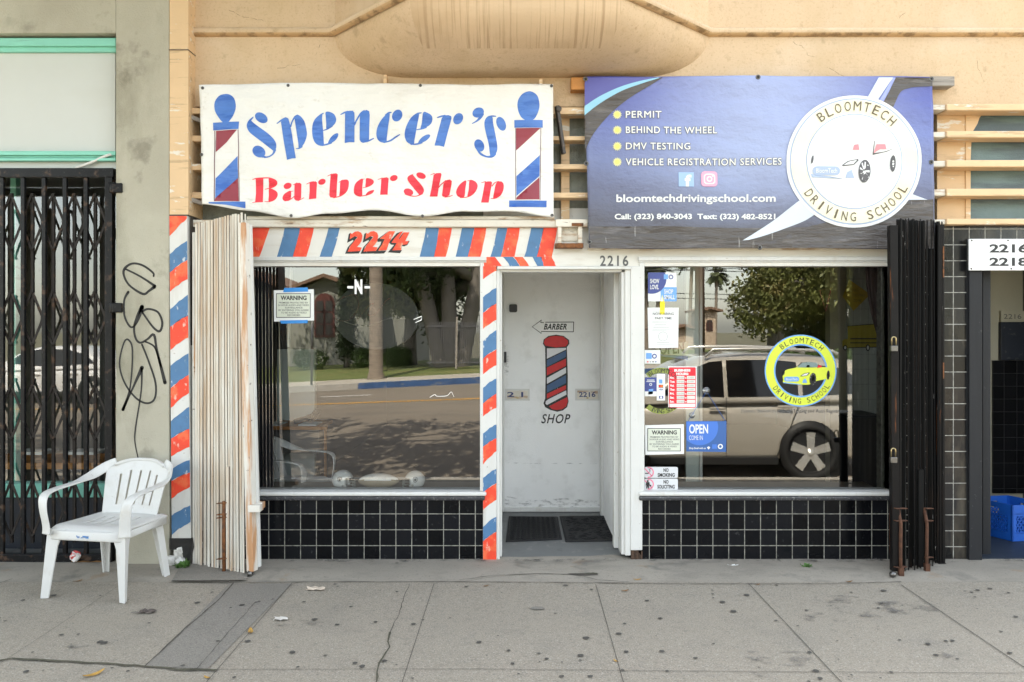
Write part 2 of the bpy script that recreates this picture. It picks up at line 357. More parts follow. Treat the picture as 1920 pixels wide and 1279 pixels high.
# ---------------------------------------------------------------- materials
BLUE, RED, WHITE = srgb(74, 118, 160), srgb(232, 70, 45), (.66, .655, .63)
M = dict(
 peach=mk('peach_stucco', (.61, .45, .295), .85, .05, 2, [((.38, .25, .14), 70, .58, .82, .55), ((.44, .29, .16), 26, .56, .8, .35), ((.68, .55, .42), (1.2, 1.2, 2), .52, .8, .5), ((.50, .36, .20), (2, 2, .6), .52, .8, .5), ((.33, .23, .13), 9, .66, .8, .4)], [(90, .35, .006), (14, .2, .01)]),
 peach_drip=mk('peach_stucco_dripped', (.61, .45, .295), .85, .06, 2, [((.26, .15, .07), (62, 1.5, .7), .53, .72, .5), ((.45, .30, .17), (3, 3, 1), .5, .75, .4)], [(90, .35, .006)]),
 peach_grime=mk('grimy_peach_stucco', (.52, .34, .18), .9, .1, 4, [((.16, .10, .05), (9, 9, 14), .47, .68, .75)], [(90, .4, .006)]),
 peach_paint=mk('peach_painted_board', (.70, .49, .29), .6, .05, 5, [((.40, .27, .16), (3, 30, 30), .60, .75, .6), ((.75, .73, .68), (6, 20, 20), .66, .72, .8)], [(40, .2, .004)]),
 white=mk('white_painted_wood', WHITE, .5, .04, 4, [((.48, .43, .35), (12, 12, 1.5), .58, .85, .45), ((.30, .24, .18), 30, .76, .86, .55)], [(30, .15, .004)]),
 white_band=mk('white_painted_fascia', (.71, .69, .64), .55, .05, 3, [((.50, .42, .32), (2, 10, 14), .56, .8, .45), ((.25, .2, .15), 34, .78, .86, .7)], [(60, .2, .003)]),
 old_white=mk('flaking_white_paint', (.70, .65, .56), .6, .08, 6, [((.36, .20, .09), (5, 20, 20), .55, .7, .7), ((.14, .09, .06), (12, 50, 50), .74, .80, .8)], [(30, .3, .006)]),
 door=mk('white_door_paint', (.89, .89, .88), .6, .03, 3, [((.50, .49, .46), 5, .58, .9, .35), ((.25, .24, .22), (50, 50, 50), .80, .86, .5)], [(120, .5, .006)]),
 tile=mk('black_glazed_tile', (.006, .0065, .008), .12, 0, 5, [((.10, .10, .10), 25, .68, .85, .25)], [(6, .05, .01)], spec=.22, grid=(X_(1426), Z_(963.6), .1103, .0028, (.33, .32, .28))),
 tile_l=mk('black_glazed_tile_left', (.006, .0065, .008), .12, 0, 5, [((.10, .10, .10), 25, .68, .85, .25)], [(6, .05, .01)], spec=.22, grid=(X_(504), Z_(963.6), .1103, .0028, (.33, .32, .28))),
 tile_pier=mk('black_glazed_pier_tile', (.011, .011, .012), .18, 0, 5, [((.13, .11, .08), (6, 6, 2), .52, .8, .4)], [(6, .08, .01)], spec=.4, grid=(X_(1787.5), Z_(697.5), .1103, .0028, (.45, .44, .40))),
 tile_cap=mk('black_tile_cap', (.05, .05, .055), .15, .3, 20, [((.35, .34, .32), (60, 60, 60), .6, .8, .4)], [(8, .1, .01)]),
 glass=glassmat('window_glass', boost=3.2, base=.035),
 dim_glass=glassmat('shaded_window_glass', boost=2.2, base=.01),
 old_glass=mk('wired_obscure_glass', (.20, .22, .19), .18, .35, 6, [((.36, .37, .33), (12, 12, 3), .5, .75, .5)], [(110, .6, .01)], spec=.6),
 blue_glass=mk('ribbed_transom_glass', (.12, .19, .20), .16, .25, 3, [((.06, .09, .11), (.8, 2, 6), .45, .6, .8)], [(110, .5, .01)], spec=.6),
 dark_wood=mk('dark_brown_paint', (.045, .035, .03), .5, .2, 8, [((.2, .13, .08), 30, .62, .75, .5)]),
 rust=mk('rust', (.20, .075, .025), .85, .35, 30, [((.06, .03, .02), 25, .45, .7, .8)], [(60, .4, .004)]),
 rust_old=mk('blackened_rust', (.085, .035, .018), .85, .4, 30),
 slat_back_shade=mk('painted_slat_shade', (.05, .035, .03), .8, .3, 20),
 black_metal=mk('black_painted_steel', (.008, .008, .009), .35, .25, 8, [((.10, .06, .04), 14, .60, .74, .7), ((.12, .12, .12), 50, .66, .8, .3)], [(50, .15, .003)], spec=.18),
 brown_metal=mk('brown_lattice_steel', (.022, .018, .016), .5, .25, 8, [((.13, .07, .04), 16, .60, .8, .6)], [(50, .15, .003)], spec=.2),
 gate_white=mk('rusty_white_gate_paint', (.68, .65, .58), .55, .07, (40, 40, 1.5), [((.36, .19, .08), (48, 48, 1.1), .46, .76, .75), ((.50, .32, .17), (3, 3, 1.0), .46, .74, .6), ((.12, .07, .04), (55, 55, 30), .80, .88, .8)], [(30, .25, .004)]),
 gate_post=mk('rust_streaked_post_paint', (.70, .67, .61), .5, .05, 5, [((.48, .20, .05), (14, 14, 1.1), .53, .66, .85), ((.09, .05, .035), 22, .74, .80, .9)], [(30, .25, .004)]),
 gate_black=mk('black_gate_slats', (.005, .005, .005), .6, .3, (60, 60, 1), [((.05, .03, .02), (8, 8, 1.4), .60, .85, .5), ((.55, .53, .5), (60, 60, 5), .80, .82, .8)], [(30, .2, .003)], spec=.15),
 gate_black_post=mk('black_gate_post', (.008, .007, .007), .45, .25, 10, [((.24, .08, .025), (20, 20, 1.6), .68, .80, .8)], [(30, .25, .004)], spec=.15),
 chrome=mk('padlock_steel', (.17, .165, .16), .35, .1, 40, metal=1),
 brass=mk('padlock_brass', (.45, .36, .20), .3, .1, 40, metal=1),
 stucco=mk('grey_olive_stucco', (.42, .395, .32), .9, .08, 1.5, [((.16, .15, .10), (2, 2, .8), .53, .80, .6), ((.12, .11, .08), 5, .62, .82, .5), ((.55, .54, .45), 1.2, .45, .7, .35)], [(110, .5, .008), (20, .25, .01)]),
 pale_panel=mk('pale_painted_panel', (.56, .58, .56), .6, .03, 1.5, [((.5, .5, .45), (1, 1, 3), .55, .85, .3)], [(100, .06, .003)]),
 mint=mk('mint_green_paint', (.22, .58, .47), .5, .06, 6, [((.14, .30, .24), (2, 20, 30), .60, .75, .6)], [(30, .15, .004)]),
 spray=mk('black_spray_paint', (.022, .021, .020), .7, clear=(70, .18, .30)),
 red=mk('red_sign_paint', RED, .55, .10, 9, [((.78, .62, .52), (30, 30, 14), .70, .80, .7), ((.85, .22, .08), 12, .5, .7, .5)], [(60, .2, .003)]),
 blue=mk('blue_sign_paint', BLUE, .55, .08, 9, [((.65, .68, .70), (30, 30, 14), .71, .80, .75), ((.06, .12, .20), 14, .55, .75, .35)], [(60, .2, .003)]),
 black_paint=mk('black_sign_paint', (.02, .02, .02), .6, clear=(45, .28, .36)),
 ink=mk('black_print', (.02, .02, .022), .5),
 grey_ink=mk('grey_print', (.10, .10, .10), .5),
 wood=mk('rotted_wood', (.10, .06, .04), .9, .4, (60, 60, 6), [((.02, .015, .01), (50, 50, 5), .5, .7, .8)], [((60, 60, 5), .8, .01)]),
 orange_wood=mk('orange_stained_wood', (.45, .19, .045), .6, .2, (4, 30, 30), [((.2, .08, .03), (6, 40, 40), .55, .75, .6)]),
 grey_wood=mk('weathered_grey_wood', (.30, .27, .24), .85, .25, (4, 40, 40), [((.1, .08, .07), (6, 50, 50), .55, .75, .6)], [((4, 60, 60), .4, .004)]),
 floor_paint=mk('grey_floor_paint', (.15, .155, .155), .55, .08, 3, [((.30, .29, .27), 14, .60, .8, .5), ((.05, .05, .05), 7, .58, .8, .5)], [(80, .2, .003)]),
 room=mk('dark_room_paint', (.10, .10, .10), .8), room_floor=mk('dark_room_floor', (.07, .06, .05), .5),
 room_grey=mk('grey_panelled_room_wall', (.50, .53, .50), .6, .03, 3),
 ledge=mk('tan_ledge_boards', (.30, .25, .20), .5, .1, 3),
 olive=mk('olive_plaster', (.44, .41, .31), .8, .06, 3, bump=[(60, .3, .004)]),
 navy_floor=mk('dark_blue_floor_paint', (.022, .032, .048), .5, .15, 4, [((.10, .11, .12), 20, .62, .8, .4)]),
 navy=mk('dark_navy_paint', (.012, .016, .026), .45, .15, 5, [((.08, .08, .08), 30, .66, .76, .5)]),
 post_black=mk('charcoal_painted_post', (.022, .023, .026), .5, .15, (20, 20, 1), [((.13, .13, .13), 30, .74, .84, .5)], [(30, .2, .003)], spec=.2),
 plaster=mk('chipped_white_plaster', (.74, .73, .70), .8, .06, 8, [((.25, .24, .22), 9, .55, .7, .6)], [(30, .5, .01)]),
 tape=mk('black_tape', (.012, .012, .013), .4, bump=[(25, .5, .01)]),
)
# ---------------------------------------------------------------- the shop building
B = thing('shop_building', 'peach stucco building holding the barber shop and driving school storefronts', 'building')
ZT = 5.55
XR, XL = X_(2150), X_(317, -.12)
# upper wall with the transom strip left open behind it
mb = MB()
mb.box(X_(353), XR, 0, .25, Z_(200), ZT)
mb.build('upper_wall', M['peach'], B)
mb = MB()                                             # roof and side walls close the rooms and cast the shade
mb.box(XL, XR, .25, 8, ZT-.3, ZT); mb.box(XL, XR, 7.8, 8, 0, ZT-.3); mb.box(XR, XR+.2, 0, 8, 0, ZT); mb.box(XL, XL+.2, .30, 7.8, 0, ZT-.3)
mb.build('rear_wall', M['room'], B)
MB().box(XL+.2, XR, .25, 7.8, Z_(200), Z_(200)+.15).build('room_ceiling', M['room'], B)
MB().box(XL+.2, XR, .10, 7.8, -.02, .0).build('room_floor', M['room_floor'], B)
# pilaster between the two buildings
mb = MB(); yp = -.12
mb.pbox(317.5, -1000, 353, 405, yp, .2); mb.build('pilaster', M['peach_paint'], B, .004)
MB().box(X_(317.5, yp)-.001, X_(353, yp)+.003, yp-.004, .1, Z_(94.5, yp), Z_(93, yp)).build('pilaster_joint', M['dark_wood'], B); MB().box(X_(318, yp), X_(353, yp), yp-.003, .05, Z_(405, yp), Z_(402.5, yp)).build('pilaster_joint', M['dark_wood'], B)
mb = MB()
v = [P(317.5, 405, yp), P(351, 405, yp), P(358, 1012, yp), P(322, 1012, yp)]
mb.add(v+[a+Vector((0, .3, 0)) for a in v], [(3,2,1,0),(4,5,6,7),(0,1,5,4),(1,2,6,5),(2,3,7,6),(3,0,4,7)])
pil = mb.build('striped_pilaster', M['white'], B)
a = Art(yp); s3 = 3.198
LS = [(.405, 'r', 405, 443, 405.5, 410), ('', 'b', 476.7, 511, 451.7, 487.6), ('', 'r', 511, 547, 487.6, 523.6), ('', 'b', 580, 612.7, 553, 592), ('', 'r', 612.7, 656.5, 592, 633),
      ('', 'b', 686, 727.8, 662.7, 702.8), ('', 'r', 727.8, 765, 702.8, 737), ('', 'b', 790, 822.6, 762.7, 804), ('', 'r', 822.6, 855.7, 804, 838), ('', 'b', 880, 902, 862.7, 886),
      ('', 'r', 902, 935, 886, 913), ('', 'b', 967, 1003, 947.6, 978.5)]
rnd = random.Random(5)
def wob(p, q, n=6, amp=1.1): return [(p[0]+(q[0]-p[0])*i/n, p[1]+(q[1]-p[1])*i/n+(rnd.uniform(-amp, amp) if 0 < i < n else 0)-math.sin(math.pi*i/n)*1.6) for i in range(n+1)]
def stripes(a, rows, xl, xr):
    for _, c, l0, l1, r0, r1 in rows:
        sh = wob((xl(l0), l0), (xr(r0), r0))+wob((xr(r1), r1), (xl(l1), l1))
        a.fill([sh], 0 if c == 'r' else 1, lift=.002)
stripes(a, LS, lambda y: 317.9+(y-405)*.0072, lambda y: 350.6+(y-405)*.0117)
a.build('painted_stripe', [M['red'], M['blue']], pil)
MB().box(X_(353, yp)+.002, X_(366, -.01), -.09, .1, .05, Z_(408, 0)).build('side_board', M['dark_wood'], B)
mb = MB()                                             # broken foot of the pilaster, bound with tape
def chunk(mb, c, s, seed, mi=0):
    r = random.Random(seed); bm = bmesh.new(); bmesh.ops.create_icosphere(bm, subdivisions=2, radius=1)
    vs_ = [Vector((v.co.x*s[0], v.co.y*s[1], v.co.z*s[2]))*(1+r.uniform(-.22, .22))+Vector(c) for v in bm.verts]
    mb.add(vs_, [[v.index for v in f.verts] for f in bm.faces], mi); bm.free()
X0, X1 = X_(321, yp), X_(358, yp)
mb.box(X0+.012, X1-.004, yp+.012, .1, .06, Z_(1006, yp))
chunk(mb, (X0+.06, yp+.03, .07), (.055, .05, .09), 1); chunk(mb, (X0+.0, yp-.01, .03), (.05, .04, .035), 2); chunk(mb, (X0+.075, yp-.03, .03), (.03, .03, .035), 3)
mb.build('broken_plaster_foot', M['plaster'], pil)
mb = MB(); mb.box(X0-.004, X1+.004, yp-.008, .1, Z_(1030, yp), Z_(1009, yp))
mb.add([P(340, 1030, yp-.012), P(362, 1008, yp-.014), P(364, 1026, yp-.02), P(354, 1062, yp-.012), P(346, 1074, yp-.012), P(346, 1056, yp-.012)], [(0,1,2,3,4,5)])
mb.build('black_tape', M['tape'], pil)
# moulding and the bay's rounded underside
mb = MB()
prof = [(0, -.028), (.022, -.024), (.036, -.010), (.040, .006), (.034, .022), (.020, .030), (0, .032)]
hw, zb = .62, 3.66
path = [(X_(366), 0), (-1.27, 0), (-.655, -.65), (.665, -.65), (1.345, 0), (XR, 0)]
ring_ = []
for i, p in enumerate(path):
    q0, q1 = Vector(path[max(i-1, 0)]), Vector(path[min(i+1, len(path)-1)]); pp = Vector(p)
    d0 = (pp-q0).normalized() if i else (q1-pp).normalized(); d1 = (q1-pp).normalized() if i < len(path)-1 else d0
    n0, n1 = Vector((d0.y, -d0.x)), Vector((d1.y, -d1.x)); n = (n0+n1).normalized(); k = 1/max(n.dot(n0), .3)
    ring_.append([Vector((pp.x+n.x*k*o, pp.y+n.y*k*o, zb+z)) for o, z in prof])
m_ = len(prof)
mb.add([a_ for r_ in ring_ for a_ in r_], [(i*m_+j, i*m_+j+1, (i+1)*m_+j+1, (i+1)*m_+j) for i in range(len(path)-1) for j in range(m_-1)], 0, True)
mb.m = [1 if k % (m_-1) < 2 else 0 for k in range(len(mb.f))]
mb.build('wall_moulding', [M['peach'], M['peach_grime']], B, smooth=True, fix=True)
NT = 14; mb = MB(); rows = []
z_lo = Z_(146)
for i in range(NT+1):
    t = math.pi/2*i/NT; s_ = math.sin(t); c_ = 1-math.cos(t)
    WL, WR_ = -.72-.53*s_, .84+.50*s_; FL, FR = -.50-.145*s_, .515+.14*s_
    dep = -.65*s_; z = z_lo+(zb-.03-z_lo)*c_
    row = [(WL, 0, z), (WL+(FL-WL)*.5, dep*.5, z), (FL, dep, z)]+[(FL+(FR-FL)*k/6, dep, z) for k in range(1, 6)]+[(FR, dep, z), (WR_+(FR-WR_)*.5, dep*.5, z), (WR_, 0, z)]
    rows.append([Vector(a_) for a_ in row])
n = len(rows[0]); vv = [a_ for r_ in rows for a_ in r_]
fs, mi = [], []
for i in range(NT):
    for j in range(n-1):
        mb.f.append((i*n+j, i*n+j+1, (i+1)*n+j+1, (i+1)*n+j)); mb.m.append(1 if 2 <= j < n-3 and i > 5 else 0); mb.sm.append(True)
mb.v = vv
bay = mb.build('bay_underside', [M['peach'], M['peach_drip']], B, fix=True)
mb = MB(); mb.prism([(-1.25, 0), (-.645, -.65), (.655, -.65), (1.34, 0)], zb-.03, ZT)  # bay walls above (outline in plan)
mb.v = [Vector((a_.x, a_.z, a_.y)) for a_ in mb.v]
mb.build('bay_wall', M['peach'], B, fix=True)
cr_ = random.Random(12); crm = mk('crack_line', (.26, .17, .10), .9, clear=(20, .42, .6))
for x, y, dx, dy, n_ in ((1470, 60, 7, 6, 14), (1555, 128, 10, 3, 9), (1830, 110, 3, 9, 8), (430, 20, 9, 2, 12), (520, 128, 8, -1, 10), (600, 84, -2, 8, 7), (1700, 20, -4, 9, 6)):
    q_ = [(x, y)]
    for _ in range(n_): q_.append((q_[-1][0]+dx*cr_.uniform(.2, 1.1)+cr_.uniform(-2, 2), q_[-1][1]+dy*cr_.uniform(.2, 1.1)+cr_.uniform(-2, 2)))
    a = Art(-.0005); a.fill(stroke(q_, .8, .4, smooth=False), 0, lift=.0008); a.build('wall_crack', crm, B)
# transom strip: louvre boards, stiles, glass
zt0, zt1 = Z_(414), Z_(200)
mb = MB(); mb.box(X_(353), XR, .13, .16, zt0, zt1); mb.build('transom_glass', M['old_glass'], B)
for px0, px1, ya, yb_ in ((1052, 1068, .07, .125), (1757, 1811, .07, .125), (353, 359, -.02, .12)):
    MB().box(X_(px0, .07), X_(px1, .07), ya, yb_, zt0, zt1).build('transom_stile', M['peach_paint'], B, .003)
def arch(mb):                                          # spandrel with a rounded corner in front of the ribbed window
    pts = [(1811, 200), (1855, 200), (1848, 212)]+[(1848-16*math.sin(R(t)), 212+30*(1-math.cos(R(t)))) for t in (20, 45, 70)]+[(1822, 250), (1820, 300), (1820, 416), (1811, 416)]
    mb.prism([(X_(x, .06), Z_(y, .06)) for x, y in pts], .06, .10)
mb = MB(); arch(mb); mb.build('transom_spandrel', M['peach_paint'], B)
mb = MB(); mb.box(X_(1820, .10), XR, .101, .125, zt0, zt1); mb.build('ribbed_window', M['blue_glass'], B)
for y0, y1 in ((194.6, 207), (245.5, 258), (300, 313), (353.6, 367.5), (410, 421)):
    mb = MB(); mb.pbox(1775, y0, 2150, y1, -.075, .07); mb.pbox(1748, y0+1.5, 1776, y1-.5, -.055, .07, 1); mb.build('louvre_board', [M['peach_paint'], M['old_white']], B, .006)
for y0, y1 in ((201, 214), (255, 263), (307.6, 317), (361, 371)):
    mb = MB(); mb.pbox(1035, y0, 1112, y1, -.05, .07); mb.build('louvre_board', M['peach_paint'], B, .005)
for y0, y1 in ((202, 213), (254, 265), (307, 319), (360, 372)):
    mb = MB(); mb.pbox(359, y0, 400, y1, -.05, .07); mb.build('louvre_board', M['peach_paint'], B, .005)
for y in (222, 376):                                    # bolted steel brackets at the banner's left edge
    mb = MB(); mb.bar(P(354, y-3, -.06), P(380, y+6, -.02), .03, .028); mb.build('wall_bracket', M['grey_wood'], B, .003)
# fascia above the shop windows
mb = MB()
mb.pbox(357, 412, 1102, 425.5, -.045, .1); mb.pbox(462, 405, 1040, 412, -.02, .1)
mb.build('fascia_ledge', M['old_white'], B, .006)
mb = MB(); mb.pbox(355, 425.5, 1672, 499, 0, .1); 
fas = mb.build('fascia_board', M['white_band'], B)
mb = MB(); mb.pbox(1102, 464, 1672, 469, -.02, .0); mb.pbox(355, 423.5, 1046, 427, -.018, 0); mb.build('fascia_bead', M['old_white'], B, .004)
a = Art(0)
def par(c, xt0, xt1, xb0, xb1, y0=426.8, y1=481.6):
    j = lambda: rnd.uniform(-.6, .6)
    n = 5; l = [(xt0+(xb0-xt0)*i/n+j()+math.sin(3*i/n)*.8, y0+(y1-y0)*i/n) for i in range(n+1)]; r = [(xt1+(xb1-xt1)*i/n+j()+math.sin(3*i/n)*.8, y0+(y1-y0)*i/n) for i in range(n+1)]
    a.fill([l+r[::-1]], 0 if c == 'r' else 1, lift=.002)
for q in (('b', 455, 474, 450, 463), ('r', 474, 506, 463, 486), ('b', 534, 563, 519, 549), ('r', 563, 589, 549, 574), ('b', 616.5, 637, 599, 622), ('b', 799, 823, 786.5, 814), ('r', 823, 847.5, 814, 836),
          ('b', 866.6, 890, 854.5, 877), ('r', 890, 912, 877, 901), ('b', 933, 951, 919.5, 939), ('r', 951, 975, 939, 964), ('b', 996.5, 1019, 983, 1006.5), ('r', 1019, 1045, 1006.5, 1034)): par(*q)
a.build('painted_stripe', [M['red'], M['blue']], fas); a = Art(0)
for q in (('b', 943.6, 962, 955.7, 974), ('r', 963, 980, 975, 992), ('b', 998, 1014.6, 1007, 1019), ('r', 1013.5, 1034, 1019.5, 1042)): par(*q, y0=481.8, y1=499)
a.fill([[(905.5, 482), (928, 482), (941, 498.8), (905.5, 498.8)]], 0, lift=.002)
a.build('painted_stripe', [M['red'], M['blue']], fas)
a = Art(0); o_, k_ = (630, 420), 12.0
dg_ = lambda L: [(630+x/12, 420+y/12) for x, y in L]
TWO = [(330, 205), (360, 225), (430, 175), (500, 165), (570, 200), (598, 270), (575, 390), (520, 470), (470, 520), (585, 530), (545, 610), (262, 625), (330, 490), (420, 380), (480, 320), (480, 285), (420, 280), (312, 345)]
TWOK = [(330, 200), (290, 225), (252, 425), (385, 360), (395, 385), (270, 520), (205, 670), (515, 665), (560, 590), (420, 600), (280, 625), (300, 520), (400, 400), (480, 300), (420, 275), (312, 345)]
ONE = [(1195, 165), (1335, 165), (1190, 440), (1140, 590), (950, 600), (1030, 480), (1095, 345), (985, 335)]
ONEK = [(1195, 158), (1110, 215), (925, 350), (940, 405), (1020, 395), (1000, 470), (930, 560), (860, 670), (1080, 665), (1135, 600), (960, 605), (1040, 480), (1095, 340), (985, 330)]
FOUR = [(1460, 175), (1510, 170), (1400, 345), (1440, 330), (1530, 190), (1655, 190), (1560, 385), (1640, 385), (1600, 460), (1480, 470), (1465, 585), (1270, 595), (1370, 430), (1250, 425), (1340, 300)]
FOURK = [(1460, 172), (1360, 215), (1190, 415), (1240, 465), (1310, 470), (1170, 640), (1440, 658), (1485, 590), (1275, 595), (1370, 440), (1390, 430), (1250, 425), (1330, 310)]
FOURK2 = [(1535, 185), (1500, 210), (1395, 355), (1440, 355)]
FOURK3 = [(1640, 375), (1655, 395), (1600, 480), (1530, 505), (1480, 490), (1500, 462), (1590, 455)]
for L in (TWOK, [(x+350, y) for x, y in TWOK], ONEK, FOURK, FOURK2, FOURK3): a.fill([dg_(L)], 1, lift=.0025)
for L in (TWO, [(x+355, y-3) for x, y in TWO], ONE, FOUR): a.fill([dg_(L)], 0, lift=.004)
a.fill([stroke([(730, 478.5), (737, 478), (741, 476.5)], 1)], 1, lift=.003) if False else None
a.build('house_number', [M['red'], M['black_paint']], fas)
a = Art(0); a.text('2216', 1125, 479, 1178, 499, 0, bold=.02, lift=.003, space=1.25); a.build('house_number', M['grey_ink'], fas)
# junction bracket between the banners
mb = MB(); mb.pbox(1042, 411, 1102, 425, -.07, .0, 0); mb.pbox(1046, 425, 1053, 456, -.06, 0, 0); mb.pbox(1084, 425, 1092, 456, -.06, 0, 0); mb.pbox(1053, 432, 1084, 452, -.012, 0, 0)
mb.pbox(1041, 456, 1094, 464.5, -.08, 0, 1); mb.pbox(1072, 418, 1094, 424, -.075, -.07, 1)
mb.build('gutter_bracket', [M['old_white'], M['rust']], B, .003)
mb = MB(); mb.bar(P(1044, 199, -.075), P(1057, 289, -.06), .04, .022); mb.lathe([(.0, -.02), (.018, -.02), (.018, .0), (0, 0)], P(1048, 205, -.09), 12, 0, 'Y'); mb.build('hinged_arm', M['dark_wood'], B, .002)
for x0, x1, y0, y1, m in ((1071, 1100, 145, 168, 'orange_wood'), (1745, 1790, 143, 161, 'grey_wood')):
    mb = MB(); mb.pbox(x0, y0, x1, y1, -.095, -.002); mb.build('batten_end', M[m], B, .003)
for px, y0, y1 in ((722, 140, 156), (1014, 148, 160)):
    mb = MB(); mb.pbox(px-3, y0, px+3, y1, -.085, -.02); mb.build('hanging_strap', M['peach_paint'], B, .002)
# ------------------------------------------------ shop windows
LEDGE = Z_(917, .22)
def window(px0, px1, tile, seal):
    zs, zh = Z_(920.8), Z_(489.5)
    x0, x1 = X_(px0), X_(px1)
    W_ = thing('shop_window', None, None); W_.parent = B; W_.matrix_parent_inverse = WM[B.name].inverted()
    MB().add([(x0-.03, GLASS, zs-.01), (x1+.03, GLASS, zs-.01), (x1+.03, GLASS, zh+.01), (x0-.03, GLASS, zh+.01)], [(0,1,2,3)]).build('glass_pane', M['glass'], W_)
    mb = MB()
    mb.box(x0-.045, x1+.045, -.022, .085, zh, zh+.028); mb.box(x0-.045, x1+.045, -.010, .085, zh-.012, zh-.0005)
    mb.box(x0-.035, x0, -.012, .085, zs, zh-.0125); mb.box(x1, x1+.028, -.012, .085, zs, zh-.0125)
    mb.build('window_frame', M['white'], W_, .005)
    mb = MB(); mb.box(x0-.04, x1+.045, -.035, .14, zs-.029, zs-.0005); mb.build('window_sill', M['white'], W_, .010)
    mb = MB(); mb.box(x0-.04, x1+.035, -.03, .08, zs-.062, zs-.0295); mb.build('tile_cap', M['tile_cap'], W_, .011, 3)
    MB().box(x0-.04, x1+.035, 0, .08, -.04, zs-.0625).build('tiled_bulkhead', M[tile], B)
    # the display ledge just behind the glass
    MB().box(x0-.03, x1+.03, .1405, .50, LEDGE-.04, LEDGE).build('display_ledge', M['ledge'], B)
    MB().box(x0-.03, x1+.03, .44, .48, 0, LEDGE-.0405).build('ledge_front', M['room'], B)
window(462, 900, 'tile_l', 0); window(1208, 1668, 'tile', 0)
# ------------------------------------------------ doorway between the windows
zh = Z_(505); FS = .035
mb = MB(); mb.pbox(905.5, 499, 931, 1054, -.012, .09); stp = mb.build('striped_post', M['white'], B, .004)
a = Art(-.012)
DP = [('', 'r', 499.2, 524, 499.2, 508), ('', 'b', 557.7, 587, 540, 569), ('', 'r', 587, 617, 569, 600), ('', 'b', 640, 673, 619, 655), ('', 'r', 673, 702, 655, 685), ('', 'b', 727, 757, 710, 738), ('', 'r', 757, 781, 738, 765),
      ('', 'b', 813, 838, 796, 822), ('', 'r', 838, 871, 822, 846), ('', 'b', 896, 924, 879, 906), ('', 'r', 924, 956, 906, 937), ('', 'b', 988, 1015, 969, 997), ('', 'r', 1015, 1052.5, 997, 1052)]
stripes(a, DP, lambda y: 905.8, lambda y: 930.8)
a.build('painted_stripe', [M['red'], M['blue']], stp)
mb = MB(); mb.pbox(931, 504.5, 937, 1051, -.004, .12); mb.pbox(937, 506, 941, 1044, .02, .14); mb.pbox(932, 499.2, 1183, 505, -.03, .12); mb.pbox(937, 505.2, 1166, 510, .01, .12)
mb.pbox(1165, 510.2, 1172, 1040, .012, .14); mb.pbox(1172, 505.2, 1182.5, 1042, -.004, .13)
mb.build('door_casing', M['white'], B, .004)
mb = MB(); mb.pbox(1182.5, 499, 1204.5, 1032, -.014, .09); mb.build('white_post', M['white'], B, .004)
mb = MB(); r = random.Random(3)
for k in range(9): 
    x = X_(1183+k*2.4); mb.box(x, x+.008, -.010+r.uniform(0, .01), .08, .0, Z_(1032)+r.uniform(-.035, .0))
mb.box(X_(1183), X_(1204), .0, .08, 0, Z_(1031)); mb.build('rotted_post_foot', M['wood'], B)
YD = 1.26
zc = 2.36
mb = MB()                                              # recess shell
mb.box(X_(905), X_(937), .14, YD, -.02, zc); mb.box(X_(1168), X_(1204), .14, YD, -.02, zc); mb.box(X_(905), X_(1204), .12, YD, zc, zc+.1)
mb.build('recess_wall', M['white'], B)
mb = MB(); mb.box(X_(905), X_(945, YD), YD-.0, YD+.1, 0, zc); mb.box(X_(1131, YD), X_(1204), YD, YD+.1, 0, zc); mb.box(X_(945, YD), X_(1131, YD), YD, YD+.1, Z_(497, YD), zc)
mb.pbox(941.5, 497, 945.5, 960, YD-.05, YD); mb.pbox(1130, 497, 1137, 960, YD-.04, YD); mb.pbox(945.5, 952, 1130, 960, YD-.02, YD+.05)
mb.build('door_frame', M['white'], B, .004)
# side door of the driving school in the right cheek of the recess
xs = X_(1168)
mb = MB(); mb.box(xs-.035, xs, .22, .31, .02, 2.12); mb.box(xs-.035, xs, 1.10, 1.19, .04, 2.12); mb.box(xs-.035, xs, .22, 1.19, 2.1205, 2.21); mb.build('side_door_frame', M['white'], B, .005)
MB().box(xs-.012, xs, .3105, 1.0995, .04, 2.12).build('side_door', M['door'], B)
mb = MB()
mb.add([(X_(905), -.03, .0), (X_(1204), -.03, .0), (X_(1204), .0, .004), (X_(1204), YD, FS*YD), (X_(905), YD, FS*YD), (X_(905), 0, .004), (X_(905), -.03, -.06), (X_(1204), -.03, -.06)], [(0,1,2,5), (5,2,3,4), (6,7,1,0)])
mb.build('recess_floor', M['floor_paint'], B)
dr = MB().pbox(945.5, 497, 1130, 952, YD, YD+.05).build('entry_door', M['door'], B)
a = Art(YD)
scf = mk('scuffed_dirt', (.22, .20, .18), .8, clear=((16, 16, 40), .50, .85))
for L in ([(952, 867), (1000, 868.5), (1060, 868), (1120, 869), (1120, 870), (1060, 869.6), (1000, 870), (952, 868.5)], [(946, 930), (1000, 938), (1060, 934), (1129, 940), (1129, 951.5), (946, 951.5)], [(946, 640), (953, 650), (954, 700), (946, 712)]):
    a = Art(YD); a.fill([L], 0, lift=.0006); a.build('door_scuff', scf, dr)
a = Art(YD)
PO = lambda x, y: (960+x/5.561, 580+y/5.561)
pp = lambda L: [PO(*q) for q in L]
a.fill(sum([stroke(pp(l), 1.4, smooth=False) for l in ([(300, 138), (308, 112), (210, 183), (306, 252), (308, 230)], [(308, 232), (640, 235)], [(640, 235), (643, 133)], [(643, 133), (350, 135)], [(330, 140), (300, 138)])], []), 0)
a.text('BARBER', *PO(330, 150), *PO(570, 212), 0, bold=.03, shear=.3, space=1.08)
a.text('SHOP', *PO(305, 1092), *PO(608, 1190), 0, bold=.014, shear=.28, space=1.15)
